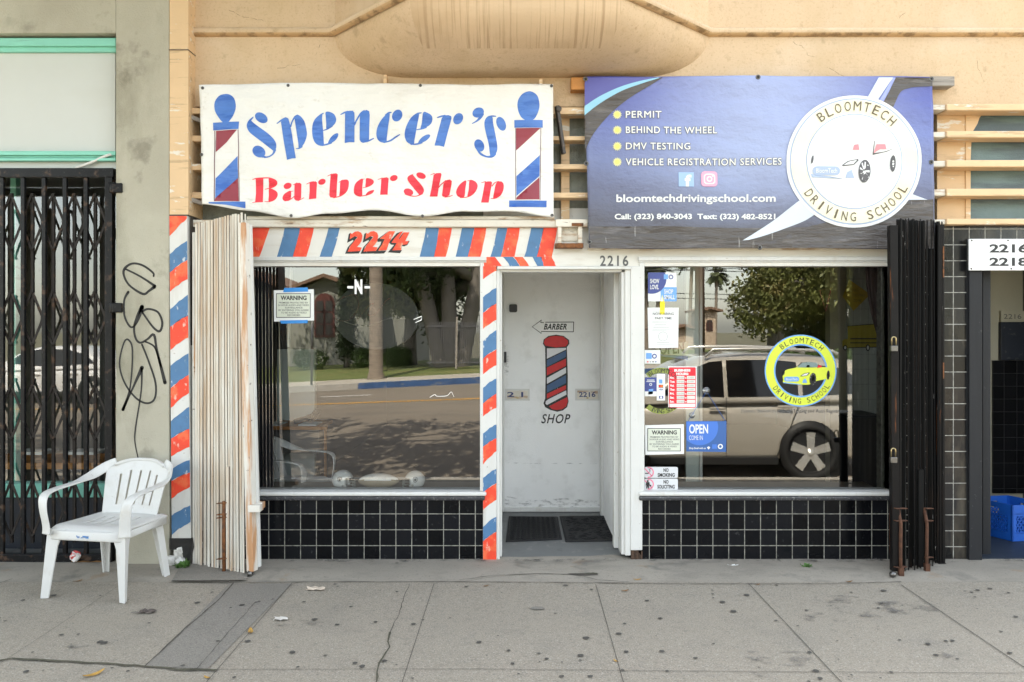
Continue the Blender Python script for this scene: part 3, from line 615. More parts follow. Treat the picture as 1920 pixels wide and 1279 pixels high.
out = [(345, 395), (322, 360), (330, 315), (380, 278), (460, 265), (540, 278), (595, 320), (598, 360), (572, 395), (582, 700), (580, 900), (590, 960), (575, 1020), (530, 1055), (470, 1068), (400, 1050), (345, 1020), (328, 980), (345, 930), (350, 700)]
a.fill([pp(out)], 0)
a.up()
a.fill([pp([(350, 380), (332, 350), (345, 310), (400, 283), (460, 277), (530, 285), (582, 325), (585, 355), (560, 388), (460, 398)])], 1)
for c, l0, l1, r0, r1 in ((3, 408, 515, 402, 420), (2, 528, 600, 430, 495), (1, 608, 690, 515, 590), (3, 715, 778, 605, 665), (2, 795, 868, 685, 770), (1, 882, 930, 790, 835)):
    x0 = 364; a.fill([pp([(x0, l0), (563, r0), (563, r1), (x0, l1)])], c)
a.fill([pp([(375, 940), (565, 845), (568, 890), (365, 998), (350, 985), (352, 960)])], 3)
a.fill([pp([(385, 1012), (575, 915), (582, 960), (565, 1010), (525, 1040), (470, 1050), (420, 1042)])], 1)
a.build('painted_barber_pole', [M['black_paint'], mk('crimson_sign_paint', srgb(200, 35, 40), .55, .08, 20), mk('slate_blue_sign_paint', srgb(62, 92, 130), .55, .08, 20), mk('chalk_white_paint', (.72, .72, .74), .6)], dr)
for px0, px1, tx in ((947, 993, '2 1'), (1078.5, 1124.5, '2216')):
    mb = MB(); mb.pbox(px0, 729, px1, 751, YD-.006, YD); sl_ = mb.build('mail_slot', M['white'], dr, .002)
    MB().pbox(px0+4, 732.5, px1-3.5, 748, YD-.012, YD-.006).build('slot_flap', M['old_white'], sl_, .002)
    MB().pbox((px0+px1)/2-2, 745, (px0+px1)/2+2, 747.5, YD-.017, YD-.012).build('slot_pull', M['brass'], sl_)
    a = Art(YD-.012); n2 = 5 if len(tx) == 3 else 8
    a.text(tx, px0+n2-1, 735, px1-n2-(7 if len(tx) == 3 else 0), 744.5, 0, bold=.02, lift=.001); a.build('slot_number', mk('navy_print', srgb(45, 60, 110), .5), sl_)
MB().prism([(X_(x, YD-.03), Z_(y, YD-.03)) for x, y in rrect(954.8, 570.5, 969.8, 585.5, 3)], YD-.03, YD).build('door_peephole', M['ink'], dr, .003)
mb = MB(); mb.pbox(944.5, 660, 949.5, 680, YD-.05, YD, 0); mb.pbox(943, 641, 945.5, 662, YD-.02, YD, 1); mb.build('door_lock', [M['ink'], mk('blue_tape', srgb(60, 120, 190), .6)], dr, .002)
# ------------------------------------------------ right end: tiled pier, passage of the next door
mb = MB(); mb.box(X_(1668), X_(1812), .0, .2, -.04, Z_(424)); mb.box(X_(1812), XR, .0, .2, Z_(448), Z_(424)); mb.build('tiled_pier', M['tile_pier'], B)
mb = MB(); mb.pbox(1811, 421, 2150, 424.5, -.03, .05); mb.build('pier_cap', M['dark_wood'], B)
Y2 = 1.35
mb = MB(); mb.box(X_(1812), X_(1817, -.01), -.006, .25, 0, Z_(448)); mb.box(X_(1817.5, -.03), X_(1842, -.03), -.03, .1, 0, Z_(448)); mb.box(X_(1842.5, .1), X_(1858, .1), .1, .16, 0, Z_(448)); mb.build('passage_post', M['post_black'], B, .005)
MB().box(X_(1858, .1), X_(1858, .1)+.02, .16, .6, 0, Z_(448)).build('passage_jamb', M['navy'], B)
mb = MB(); mb.box(X_(1842), X_(1842)+.05, .6, Y2, 0, 2.6); mb.box(X_(1700), XR, Y2, Y2+.1, 0, 2.6); mb.box(X_(1842), XR, .2, Y2, 2.6, 2.7); mb.build('passage_wall', M['olive'], B)
MB().pbox(1862, 676, 2150, 925, Y2-.02, Y2, 0).build('passage_wainscot', mk('black_wainscot_tile', (.005, .005, .006), .15, grid=(X_(1880, Y2), Z_(700, Y2), .1103, .002, (.03, .03, .03))), B)
MB().pbox(1877, 604, 2000, 675.5, Y2-.04, Y2).build('inner_door', M['navy'], B, .003)
nb = MB().pbox(1877, 583, 2000, 603.5, Y2-.03, Y2).build('inner_door_board', M['olive'], B)
a = Art(Y2-.03); a.text('2216', 1882, 589, 1915, 598, 0); a.build('inner_number', M['grey_ink'], nb)
MB().box(X_(1842), XR, .0, Y2, -.06, .012).build('passage_floor', M['navy_floor'], B)
# ------------------------------------------------ rooms behind the glass
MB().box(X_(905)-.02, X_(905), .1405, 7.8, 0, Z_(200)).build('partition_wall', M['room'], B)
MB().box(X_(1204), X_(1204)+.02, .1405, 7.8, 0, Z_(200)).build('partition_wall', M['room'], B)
gy = 1.25
MB().box(X_(1592, gy), X_(1850, gy), gy, gy+.06, .0, 2.6).build('panelled_room_wall', mk('grey_panelled_wall', (.42, .45, .42), .6, .03, 2, grid=(X_(1600, gy), -.02, .128, .002, (.22, .24, .22)), dirt=[((.62, .64, .62), (45, 45, 5), .67, .71, .8)]), B)
MB().box(X_(1286, .8), X_(1311, .8), .8, .84, .02, Z_(497, .8)).build('inner_screen', mk('pale_screen_panel', (.62, .68, .64), .5), B)
MB().box(X_(1311, .8), X_(1316, .8), .78, .86, .02, Z_(497, .8)).build('screen_edge', M['white'], B)
MB().box(X_(520, 1.6), X_(590, 1.6), 1.6, 1.66, .0, Z_(655, 1.6)).build('room_locker', mk('pale_blue_locker', (.66, .74, .74), .45, .05, 3), B)
# ---------------------------------------------------------------- neighbour building with its gate
NB = thing('neighbour_building', 'grey olive stucco building with mint green trim and a graffiti tag', 'building')
YN = -.12; xw = X_(217, YN)
XLL = X_(-420)
mb = MB(); mb.box(xw, X_(317, YN), YN, .3, -.04, ZT-.2); mb.box(XLL, xw, YN, .3, Z_(62, YN), ZT-.2); mb.box(XLL-.5, XLL, YN, 7, -.04, ZT-.2); mb.box(XLL, X_(317, YN), .3, 7.8, ZT-.4, ZT-.2); mb.box(XLL, X_(317, YN), 7.6, 7.8, 0, ZT-.4)
pier = mb.build('stucco_wall', M['stucco'], NB, .006)
a = Art(YN); GP = lambda L: [(210+q[0]/3.367, 480+q[1]/3.367)+tuple(q[2:]) for q in L]
for L in ([(263, 128, 3), (258, 105, 3.4), (195, 60, 3.6), (130, 48, 3.6), (82, 78, 4.4), (75, 120, 3.8), (110, 185, 3.4), (195, 240, 4.2), (235, 220, 4), (268, 195, 6)], [(85, 82, 3.2), (180, 130, 3.2), (272, 190, 4.4)],
          [(103, 228, 4.6), (78, 280, 3.4), (80, 380, 3.4), (120, 450, 3.4), (160, 415, 3.6), (190, 325, 7)], [(190, 320, 6.5), (160, 380, 4), (140, 450, 3.6), (150, 520, 3.6), (180, 548, 3.6), (225, 525, 3.6), (265, 498, 4.6), (285, 600, 4), (335, 800, 6)],
          [(192, 350, 4), (230, 335, 3.6), (290, 355, 3.6), (318, 420, 3.8), (302, 475, 4.2), (260, 450, 3.4), (195, 360, 3.2)], [(210, 540, 3), (265, 570, 3), (290, 630, 3), (310, 700, 3.2)],
          [(190, 560, 3.2), (230, 660, 3.2), (275, 800, 3.4), (270, 900, 3.4), (220, 930, 3.4), (150, 895, 3.2), (80, 800, 3), (48, 680, 2.8), (75, 550, 2.8), (105, 530, 3.2), (130, 600, 2.8), (115, 830, 2.8), (70, 970, 5.2)],
          [(70, 970, 4.6), (120, 860, 3), (190, 705, 6.5)], [(188, 710, 4), (185, 850, 2.6), (150, 1080, 2.6), (145, 1170, 2.2), (165, 1275, 2)]):
    a.fill(stroke([(x_, y_, w_*1.1) for x_, y_, w_ in GP(L)], 3), 0, lift=.0015)
a.build('graffiti_tag', M['spray'], pier)
YW = -.02
mb = MB(); mb.pbox(-420, 97, 216, 284, YW, .05); mb.pbox(-420, 301.5, 218, 318, YW-.005, .05); mb.build('sign_panel', M['pale_panel'], NB)
mb = MB(); mb.pbox(-420, 65, 217, 71, YW-.015, .05); mb.pbox(-420, 71.2, 217, 86, YW-.055, .05); mb.pbox(-420, 86.2, 217, 97, YW-.03, .05)
mb.pbox(-420, 283, 216.5, 291, YW-.04, .05); mb.pbox(-420, 291.2, 216.5, 296, YW-.02, .05); mb.pbox(-420, 296.2, 216.5, 301.4, YW-.05, .05); mb.build('mint_moulding', M['mint'], NB, .004)
mb = MB(); mb.tube(catmull([tuple(P(140, 316, YW-.03)), tuple(P(170, 305, YW-.04)), tuple(P(200, 292, YW-.04)), tuple(P(216, 289, YW-.02))], 5), .010, 8); mb.build('white_conduit', M['white'], NB)
yg = .33
win = thing('shop_window', None, None); win.parent = NB; win.matrix_parent_inverse = WM[NB.name].inverted()
MB().add([P(-420, 330, yg), P(225, 330, yg), P(225, 915, yg), P(-420, 915, yg)], [(0,1,2,3)][::1]).build('glass_pane', M['dim_glass'], win)
mb = MB(); mb.pbox(-420, 907, 230, 933, yg-.06, yg+.05); mb.pbox(19, 318, 30, 907, yg+.02, yg+.09); mb.build('window_frame', M['mint'], win, .004)
MB().pbox(-420, 933, 230, 1062, yg-.03, yg+.05).build('bulkhead', M['navy'], NB)
mb = MB(); mb.box(XLL, xw, YN, .4, -.05, -.004); mb.build('threshold', M['floor_paint'], NB)
mb = MB(); mb.box(XLL, xw+.3, 3.5, 3.6, 0, 3); mb.box(XLL, xw+.3, .4, 3.5, 3., 3.1); mb.box(XLL, xw+.3, .4, 3.5, -.02, 0); mb.box(xw+.2, xw+.3, .4, 3.5, 0, 3); mb.build('room_wall', mk('neighbour_room_paint', (.18, .18, .17), .8), NB)
mb = MB(); mb.pbox(-300, 868, 190, 880, 1.1, 1.6, 0); mb.pbox(20, 848, 85, 853, 1.0, 1.2, 1); mb.pbox(120, 848, 178, 853, 1.0, 1.2, 1); mb.build('room_counter', [M['orange_wood'], M['white']], NB)
# black folding security gate
SG = thing('security_gate', 'black scissor lattice security gate across the neighbouring shop window', 'gate', P(100, 1055, -.06))
yb = -.06
mb = MB(); mb.pbox(-420, 315, 212, 332, yb-.02, yb+.03); mb.pbox(196, 332, 210, 1042, yb-.02, yb+.03); mb.pbox(-420, 1040, 210, 1056, yb-.02, yb+.03); mb.build('gate_frame', M['black_metal'], SG, .003)
for px in [2.5+39.4*k for k in range(-10, 5)]:
    if px < -150: continue
    MB().pbox(px-3.6, 332, px+3.6, 1040, yb-.005, yb+.02).build('gate_bar', M['black_metal'], SG, .002)
for k in range(-4, 5):
    px = 20.5+39.3*k; mb = MB()
    mb.pbox(px-2.6, 362, px+2.6, 1018, yb+.032, yb+.05)
    for y0, y1 in ((364, 469), (545, 648), (722, 825), (902, 1008)):
        ym = (y0+y1)/2
        for s_ in (-1, 1):
            for ya, yb_, dy in ((y0, ym, .0), (y1, ym, .004)):
                mb.bar(P(px, ya, yb+.022+dy), P(px+s_*21, yb_, yb+.026+dy), .016, .005, up=(0, 1, 0))
        for y_ in (y0+3, y1-2): mb.lathe([(0, 0), (.009, 0), (.009, .02), (0, .02)], P(px, y_, yb+.012), 8, 0, 'Y')
    mb.build('lattice', M['brown_metal'], SG)
for y in (352, 577):
    mb = MB(); mb.pbox(209, y-9, 228, y+9, yb-.075, yb+.02, 0); mb.lathe([(0, -.035), (.024, -.035), (.024, .035), (0, .035)], P(212, y, yb-.05), 10, 0, 'Z'); mb.build('gate_hinge', [M['black_metal']], SG, .006)
# ---------------------------------------------------------------- folded gates of the barber shop and the driving school
def folded(name, label, A, Bp, ztop, zbot, n, mats, lean=0.0):
    """Bunched vertical slats between plan points A (hinge) and Bp (free end); the free end leans by lean at its foot."""
    g = thing(name, label, 'gate', (A[0], A[1], 0))
    A, Bp = Vector((*A, 0)), Vector((*Bp, 0)); d = (Bp-A); L = d.length; d.normalize(); nrm = Vector((d.y, -d.x, 0))
    if nrm.y > 0: nrm = -nrm
    r = random.Random(n)
    mb = MB()
    for i in range(n):
        u = i/(n-1); off = .020*(1 if i % 2 else -1)+r.uniform(-.004, .004)
        t = u*.86+.05
        zt = ztop[0]+(ztop[1]-ztop[0])*t+r.uniform(-.006, .006); zb_ = zbot[0]+(zbot[1]-zbot[0])*t+r.uniform(-.012, .012)
        lean_i = lean*t*r.uniform(.85, 1.15)
        p = A+d*L*t+nrm*off+Vector((0, 0, zt)); q = A+d*(L*t+lean_i)+nrm*(off*r.uniform(.6, 1.6))+Vector((0, 0, zb_))
        w_ = L*.86/(n-1)
        tilt = R(r.uniform(12, 38)*(1 if i % 2 else -1)); up = d*math.cos(tilt)+nrm*math.sin(tilt)
        m_ = (p+q)/2+nrm*r.uniform(-.003, .003)
        mb.bar(p, m_, w_*1.25, .006, 0, up=d.cross(Vector((0, 0, 1)))*math.cos(tilt)+d*math.sin(tilt)); mb.bar(m_, q, w_*1.25, .006, 0, up=d.cross(Vector((0, 0, 1)))*math.cos(tilt)+d*math.sin(tilt))
    o = mb.build('gate_slat', [mats[0], M['slat_back_shade']], g, fix=True)
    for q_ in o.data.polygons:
        if q_.normal.dot(nrm) < -.15: q_.material_index = 1  # slat backs get a dark colour in place of shade
    return g, A, d, L, nrm
MG = (X_(366, -.10), -.10); ME = (X_(467, -.33), -.33)
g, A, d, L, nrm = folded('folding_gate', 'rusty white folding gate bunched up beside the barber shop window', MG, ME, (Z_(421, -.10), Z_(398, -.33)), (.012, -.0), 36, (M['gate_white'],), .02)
mb = MB(); mb.bar(A+Vector((0, 0, Z_(436, -.1))), A+Vector((.005, -.01, .0)), .035, .03); mb.build('hinge_post', M['gate_post'], g, .003)
e = A+d*L
mb = MB(); mb.bar(Vector((X_(457, -.34), -.34, Z_(418, -.34))), Vector((X_(473, -.36), -.36, .035)), .055, .05); mb.build('end_post', M['gate_post'], g, .004)
mb = MB(); mb.bar(Vector((X_(465, -.30), -.30, Z_(422, -.30))), Vector((X_(482, -.32), -.32, .05)), .03, .05); mb.build('end_stop', M['white'], g, .004)
mb = MB(); mb.pbox(464, 948, 487, 961, -.42, -.34); mb.pbox(480, 943, 492, 955, -.36, -.30); mb.build('latch_box', M['gate_post'], g, .004)
def plan(px, off, zpy0, zpy1): pass
def on_gate(px, A, d, nrm, out):                        # point of the gate plane seen at column px, brought forward by out
    tx = (px-CX)/F; A2 = A+nrm*out
    s_ = (tx*(D+A2.y)-A2.x)/(d.x-tx*d.y)
    return A2+d*s_
mb = MB(); p = on_gate(420, A, d, nrm, .05); zz = lambda y, p: HC-(y-CY)*(D+p.y)/F
mb.tube([(p.x, p.y, zz(940, p)), (p.x-.002, p.y, zz(1010, p)), (p.x, p.y, -.0)], .012, 8); mb.build('drop_bolt', M['rust'], g)
mb = MB(); p2 = on_gate(427, A, d, nrm, .035); mb.bar((p2.x, p2.y, zz(875, p2)), (p2.x+.004, p2.y, zz(1066, p2)), .028, .02); mb.build('bolt_channel', M['gate_white'], g, .003)
for y in (943, 964, 970, 1047):
    q = on_gate(408, A, d, nrm, .06); MB().bar((q.x, q.y, zz(y+1, q)), (p.x+.02, p.y-.012, zz(y-1, p)), .025, .006).build('bolt_guide', M['rust'], g)
mb = MB(); mb.lathe([(0, -.012), (.022, -.012), (.022, .012), (0, .012)], (X_(471, -.36)-.0, -.375, .022), 16, 0, 'X'); mb.bar((X_(473, -.36), -.375, .022), (X_(473, -.36), -.36, .06), .012, .03); mb.build('caster', M['chrome'], g)
BGh = (X_(1768, -.06), -.06); BGe = (X_(1676, -.31), -.31)
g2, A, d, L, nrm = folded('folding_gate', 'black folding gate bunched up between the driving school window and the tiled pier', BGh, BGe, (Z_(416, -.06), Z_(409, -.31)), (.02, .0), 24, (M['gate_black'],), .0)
mb = MB(); mb.bar((X_(1762, -.09), -.09, Z_(422, -.09)), (X_(1764, -.09), -.09, .0), .045, .04); mb.box(X_(1756, -.1), X_(1771, -.1), -.13, -.04, .0, .012); mb.build('hinge_post', M['gate_black_post'], g2, .003)
mb = MB(); mb.bar((X_(1673, -.34), -.34, Z_(423, -.34)), (X_(1678, -.34), -.34, .03), .045, .05); mb.build('end_post', M['gate_black_post'], g2, .003)
for px, y0, y1 in ((1689, 962, 1094), (1738, 962, 1084)):
    p = on_gate(px, A, d, nrm, .06 if px < 1700 else .09); mb = MB()
    mb.tube([(p.x-.004, p.y+.03, zz(y0-8, p)), (p.x, p.y, zz(y0+20, p)), (p.x-.002, p.y, zz(1040, p)), (p.x, p.y, .0)], .011, 8)
    for y in (y0-9, y0+14, 1063 if px < 1700 else 1045):
        mb.bar((p.x-(.04 if px < 1700 else .01), p.y-.005, zz(y, p)), (p.x+.05, p.y+.03, zz(y+2, p)), .022, .005)
    mb.bar((p.x, p.y, .06), (p.x, p.y, .0), .03, .03)
    mb.build('drop_bolt', M['rust_old'], g2)
mb = MB(); p = on_gate(1726, A, d, nrm, .05); mb.bar((p.x, p.y, zz(880, p)), (p.x, p.y, .03), .035, .02); mb.build('bolt_channel', M['gate_black'], g2, .002)
mb = MB(); bm_ = bmesh.new(); bmesh.ops.create_icosphere(bm_, subdivisions=3, radius=.021); mb.add([v.co+Vector((X_(1674, -.40), -.40, .024)) for v in bm_.verts], [[v.index for v in f.verts] for f in bm_.faces], 0, True); bm_.free(); mb.build('caster', M['chrome'], g2)
for x, y0, y1 in ((1679, 463, 525), (1769, 462, 520), (1769, 680, 710)):
    q = on_gate(x, A, d, nrm, .035); MB().bar((q.x, q.y, zz(y0, q)), (q.x, q.y, zz(y1, q)), .008, .004).build('rust_slot', M['rust'], g2)
def padlock(px, py, lab):
    c = P(px, py, -.395); t = thing('padlock', lab, 'padlock', c)
    mb = MB(); mb.box(c.x-.022, c.x+.022, c.y-.011, c.y+.011, c.z-.038, c.z); mb.build('lock_body', M['chrome'], t, .004)
    mb = MB(); mb.tube([(c.x-.014, c.y, c.z)]+[(c.x-.014*math.cos(k), c.y, c.z+.042+.014*math.sin(k)) for k in [math.pi*i/8 for i in range(9)]]+[(c.x+.014, c.y, c.z)], .0042, 8); mb.build('shackle', M['brass'], t)
padlock(1676, 648, 'steel padlock level with the yellow bus drawing on the black folding gate')
padlock(1675, 857, 'steel padlock near the sill on the black folding gate')
# ---------------------------------------------------------------- banners
def banner(name, label, corners, top, bottom, Y, mat, art, drape, nx=120, ny=60):
    """corners in pixels TL TR BR BL; top/bottom: sag functions of u in pixels."""
    t = thing(name, label, 'banner', P(corners[3][0], corners[3][1], Y))
    def at(u, v):
        a_ = Vector(corners[0]).lerp(Vector(corners[1]), u); b_ = Vector(corners[3]).lerp(Vector(corners[2]), u)
        a_.y += top(u); b_.y += bottom(u); p = a_.lerp(b_, v)
        x, z = X_(p.x, Y), Z_(p.y, Y); return Vector((x, Y+drape(x, z), z))
    mb = MB(); mb.grid(at, nx, ny, 0, True); o = mb.build('banner_sheet', mat, t)
    so = o.modifiers.new('thick', 'SOLIDIFY'); so.thickness = .0012; so.offset = -1 if False else 1
    art(t, o, at); return t
def sins(*w): return lambda x, z: sum(a_*math.sin(kx*x+kz*z+ph) for a_, kx, kz, ph in w)
Y1 = -.105
dr1 = sins((.008, 3.1, 1.2, .3), (.006, 7.7, -5.0, 1.1), (.0035, 15, 9, .2), (.0022, 6, 26, 2), (.0018, 28, -12, .5))
cloth = mk('white_vinyl_cloth', (.76, .75, .725), .45, .02, 3, [((.62, .58, .50), (1.5, 1.5, 4), .56, .85, .4), ((.45, .40, .33), 14, .72, .85, .3)], [((4, 4, 7), .55, .035), (9, .35, .025), ((1.5, 1.5, 5), .5, .06)])
vb = mk('blue_vinyl_print', srgb(68, 116, 192), .4, .10, (7, 7, 30), [(srgb(30, 84, 170), (5, 5, 22), .5, .68, .7)], [((5, 5, 24), .3, .01)])
vr = mk('red_vinyl_print', srgb(236, 40, 62), .4, .06, (7, 7, 26), [(srgb(205, 14, 38), (4, 4, 20), .52, .62, .8)], [((5, 5, 24), .3, .01)])
vm = mk('maroon_vinyl_print', srgb(138, 42, 58), .4, .06, 12, bump=[((5, 5, 24), .3, .01)])
vline = mk('thin_maroon_line', srgb(110, 70, 80), .5)
def spencers(t, o, at):
    a = Art(Y1, dr1, 7); a.step = .0014
    k = 9.6
    def Z1(L): return [(450+x/k, 190+y/k)+tuple(q) for x, y, *q in L]
    def Z2(L): return [(620+x/k, 180+y/k)+tuple(q) for x, y, *q in L]
    def Z3(L): return [(780+x/k, 180+y/k)+tuple(q) for x, y, *q in L]
    def B1(L): return [(460+x/k, 300+y/k)+tuple(q) for x, y, *q in L]
    def B2(L): return [(620+x/k, 300+y/k)+tuple(q) for x, y, *q in L]
    def B3(L): return [(780+x/k, 300+y/k)+tuple(q) for x, y, *q in L]
    c = lambda L: catmull(L, 5, True)
    lay = [0]
    def put(sh, mi): lay[0] += 1; a.fill([sh], mi, lift=.0014+.00012*(lay[0] % 9))
    def st(L, mi): 
        for q in stroke(L, 2): put(q, mi)
    E = lambda tr, cx, cy, rx, ry, rot=0: tr(ell(cx, cy, rx, ry, rot))
    # S p e
    put(E(Z1, 390, 303, 128, 84, 33), 0)
    put(c(Z1([(232, 290), (170, 340), (133, 420), (145, 500), (210, 590), (400, 735), (560, 860), (610, 890), (655, 850), (655, 760), (600, 670), (480, 560), (330, 455), (210, 352)])), 0)
    st(Z1([(242, 288, 1.8), (215, 320, 3), (190, 350, 3)]), 0); st(Z1([(632, 880, 5), (600, 950, 3), (530, 1000, 2.6), (450, 1015, 3)]), 0)
    put(E(Z1, 353, 915, 120, 98, 35), 0); put(c(Z1([(400, 980), (455, 990), (470, 1000), (430, 1022), (380, 1010)])), 0)
    put(Z1([(745, 380), (790, 320), (850, 300), (880, 320), (915, 440), (945, 600), (1005, 1025), (935, 1030), (848, 1055), (800, 750)]), 0); st(Z1([(675, 405, 1.8), (760, 345, 3), (830, 305, 2)]), 0)
    put(c(Z1([(990, 300), (1040, 255), (1100, 280), (1165, 370), (1200, 520), (1205, 620), (1170, 740), (1110, 830), (1062, 850), (1055, 760), (1025, 560), (995, 350)])), 0)
    st(Z1([(920, 460, 3), (950, 370, 2.6), (1000, 290, 3), (1050, 258, 2)]), 0); st(Z1([(1020, 857, 1.6), (1070, 850, 2.4), (1120, 820, 2.5)]), 0)
    put(c(Z1([(1475, 225), (1400, 265), (1330, 350), (1298, 470), (1305, 620), (1345, 735), (1420, 795), (1505, 795), (1505, 700), (1490, 500), (1475, 320)])), 0); st(Z1([(1500, 212, 1.6), (1460, 235, 3)]), 0)
    put(c(Z1([(1538, 195), (1600, 185), (1690, 230), (1730, 320), (1705, 400), (1630, 460), (1552, 490), (1548, 400), (1540, 280)])), 0); st(Z1([(1500, 520, 1.6), (1580, 490, 2.4), (1660, 440, 2)]), 0)
    put(c(Z1([(1585, 750), (1620, 660), (1680, 595), (1740, 568), (1765, 590), (1740, 660), (1670, 730)])), 0); st(Z1([(1480, 798, 2), (1560, 775, 3), (1640, 745, 3)]), 0)
    # n c e
    put(Z2([(258, 300), (340, 262), (395, 262), (425, 300), (432, 480), (428, 835), (340, 830), (250, 845)]), 0); st(Z2([(180, 332, 1.6), (240, 300, 3), (310, 272, 2)]), 0)
    put(Z2([(525, 360), (580, 275), (640, 245), (690, 270), (702, 340), (692, 770), (690, 810), (610, 840), (550, 835), (522, 790)]), 0); st(Z2([(430, 520, 3), (465, 440, 3), (540, 310, 3), (600, 258, 2)]), 0); st(Z2([(580, 838, 2), (680, 810, 3), (772, 765, 1.8)]), 0)
    put(c(Z2([(1060, 310), (1000, 330), (920, 410), (850, 540), (822, 670), (840, 770), (900, 830), (1000, 838), (1010, 760), (1035, 550)])), 0); st(Z2([(1090, 293, 1.8), (1040, 300, 3), (980, 340, 2)]), 0); put(E(Z2, 1197, 352, 110, 90, 118), 0); st(Z2([(960, 840, 2), (1080, 800, 3), (1160, 745, 3), (1240, 695, 1.8)]), 0)
    put(c(Z2([(1590, 310), (1520, 325), (1430, 410), (1355, 560), (1330, 700), (1360, 810), (1430, 860), (1490, 868), (1510, 780), (1560, 500)])), 0); st(Z2([(1630, 300, 1.8), (1580, 310, 3)]), 0)
    put(c(Z2([(1665, 295), (1740, 300), (1815, 350), (1830, 420), (1800, 500), (1720, 560), (1620, 590), (1640, 480)])), 0); st(Z2([(1550, 605, 1.6), (1640, 590, 2.4), (1720, 565, 2)]), 0)
    put(c(Z2([(1575, 840), (1620, 765), (1700, 705), (1770, 690), (1790, 720), (1740, 785), (1660, 830)])), 0); st(Z2([(1440, 865, 2), (1550, 862, 3), (1640, 838, 3)]), 0)
    # r ' s
    put(Z3([(460, 390), (490, 345), (580, 335), (630, 355), (638, 390), (570, 640), (503, 912), (420, 890), (332, 888), (400, 620)]), 0); st(Z3([(385, 382, 1.8), (440, 362, 3), (520, 340, 2)]), 0); put(E(Z3, 757, 405, 105, 84, 122), 0)
    put(E(Z3, 1120, 300, 108, 88, 150), 0); st(Z3([(1195, 330, 6), (1150, 400, 5), (1090, 455, 3), (1015, 495, 1.6)]), 0)
    put(c(Z3([(1375, 385), (1310, 365), (1250, 420), (1232, 520), (1260, 680), (1310, 880), (1338, 1080), (1400, 1080), (1455, 1010), (1465, 900), (1430, 700), (1390, 500)])), 0); st(Z3([(1435, 373, 2), (1370, 368, 3), (1300, 380, 2)]), 0); put(E(Z3, 1533, 508, 130, 80, 68), 0)
    put(E(Z3, 1140, 895, 118, 84, 65), 0); st(Z3([(1100, 960, 3), (1170, 1050, 4), (1280, 1100, 3), (1370, 1090, 5), (1420, 1050, 5)]), 0)
    a.build('banner_lettering', [vb, vr], t); a = Art(Y1, dr1, 7); a.step = .0014
    # Barber
    put(B1([(195, 345), (335, 335), (330, 500), (322, 755), (180, 760), (195, 600)]), 1); st(B1([(138, 360, 1), (220, 338, 2), (420, 330, 2), (500, 345, 1.5)]), 1); st(B1([(130, 768, 1), (240, 758, 1.6), (322, 757, 1.4)]), 1)
    put(c(B1([(437, 335), (520, 345), (575, 385), (580, 440), (530, 490), (440, 515), (436, 420)])), 1); put(c(B1([(437, 522), (520, 540), (580, 590), (580, 660), (530, 725), (430, 755), (430, 640)])), 1); st(B1([(362, 532, 1), (440, 515, 1.6)]), 1); st(B1([(355, 752, 1), (440, 756, 1.6)]), 1)
    put(E(B1, 762, 468, 73, 54, -22), 1); put(c(B1([(820, 560), (750, 580), (690, 630), (672, 700), (720, 745), (800, 720), (822, 690)])), 1); st(B1([(855, 562, 1), (800, 568, 1.6)]), 1); st(B1([(770, 735, 1.6), (830, 700, 1.6), (885, 655, 1.4)]), 1)
    put(B1([(885, 445), (920, 415), (985, 412), (1012, 440), (1005, 690), (960, 730), (915, 735), (882, 700)]), 1); st(B1([(862, 448, 1), (930, 415, 1.6)]), 1); st(B1([(950, 735, 1.8), (1058, 682, 1)]), 1)
    put(B1([(1160, 420), (1200, 400), (1270, 388), (1295, 410), (1285, 560), (1278, 695), (1145, 708), (1158, 560)]), 1); st(B1([(1105, 437, 1), (1180, 405, 1.6), (1240, 392, 1)]), 1); put(E(B1, 1384, 398, 70, 52, -22), 1)
    put(B1([(1540, 275), (1580, 250), (1640, 243), (1668, 265), (1655, 560), (1650, 665), (1600, 685), (1540, 680), (1520, 640)]), 1); st(B1([(1485, 293, 1), (1560, 258, 1.6)]), 1)
    put(c(B1([(1720, 390), (1780, 360), (1840, 360), (1868, 410), (1850, 540), (1790, 620), (1705, 662), (1710, 560)])), 1); st(B1([(1690, 410, 1), (1760, 368, 1.6)]), 1); st(B1([(1600, 687, 1.8), (1710, 660, 1.6), (1780, 620, 1)]), 1)
    put(c(B2([(580, 345), (510, 365), (445, 430), (422, 530), (430, 610), (490, 655), (565, 650), (570, 500)])), 1); st(B2([(608, 342, 1), (560, 352, 1.6)]), 1)
    put(c(B2([(640, 332), (710, 335), (770, 370), (770, 420), (710, 470), (630, 490), (632, 400)])), 1); st(B2([(578, 505, 1), (650, 488, 1.4)]), 1); put(c(B2([(630, 635), (680, 570), (778, 540), (760, 590), (700, 625)])), 1); st(B2([(530, 655, 1.4), (630, 640, 1.6), (700, 620, 1)]), 1)
    put(B2([(910, 345), (950, 320), (1010, 310), (1042, 330), (1030, 480), (1022, 620), (888, 625), (900, 500)]), 1); st(B2([(850, 352, 1), (930, 325, 1.6)]), 1); put(E(B2, 1134, 323, 70, 52, -20), 1)
    # Shop
    put(E(B2, 1623, 275, 88, 54, 20), 1); put(c(B2([(1510, 238), (1420, 270), (1378, 320), (1400, 390), (1480, 490), (1595, 620), (1650, 600), (1675, 540), (1640, 460), (1540, 340), (1475, 255)])), 1)
    put(E(B2, 1397, 572, 86, 62, 18), 1); st(B2([(1340, 610, 2), (1430, 640, 2), (1540, 645, 1.6), (1640, 600, 3)]), 1)
    put(B3([(315, 265), (360, 238), (440, 232), (460, 260), (410, 480), (384, 655), (245, 655), (290, 430)]), 1); st(B3([(258, 262, 1), (330, 240, 1.6)]), 1)
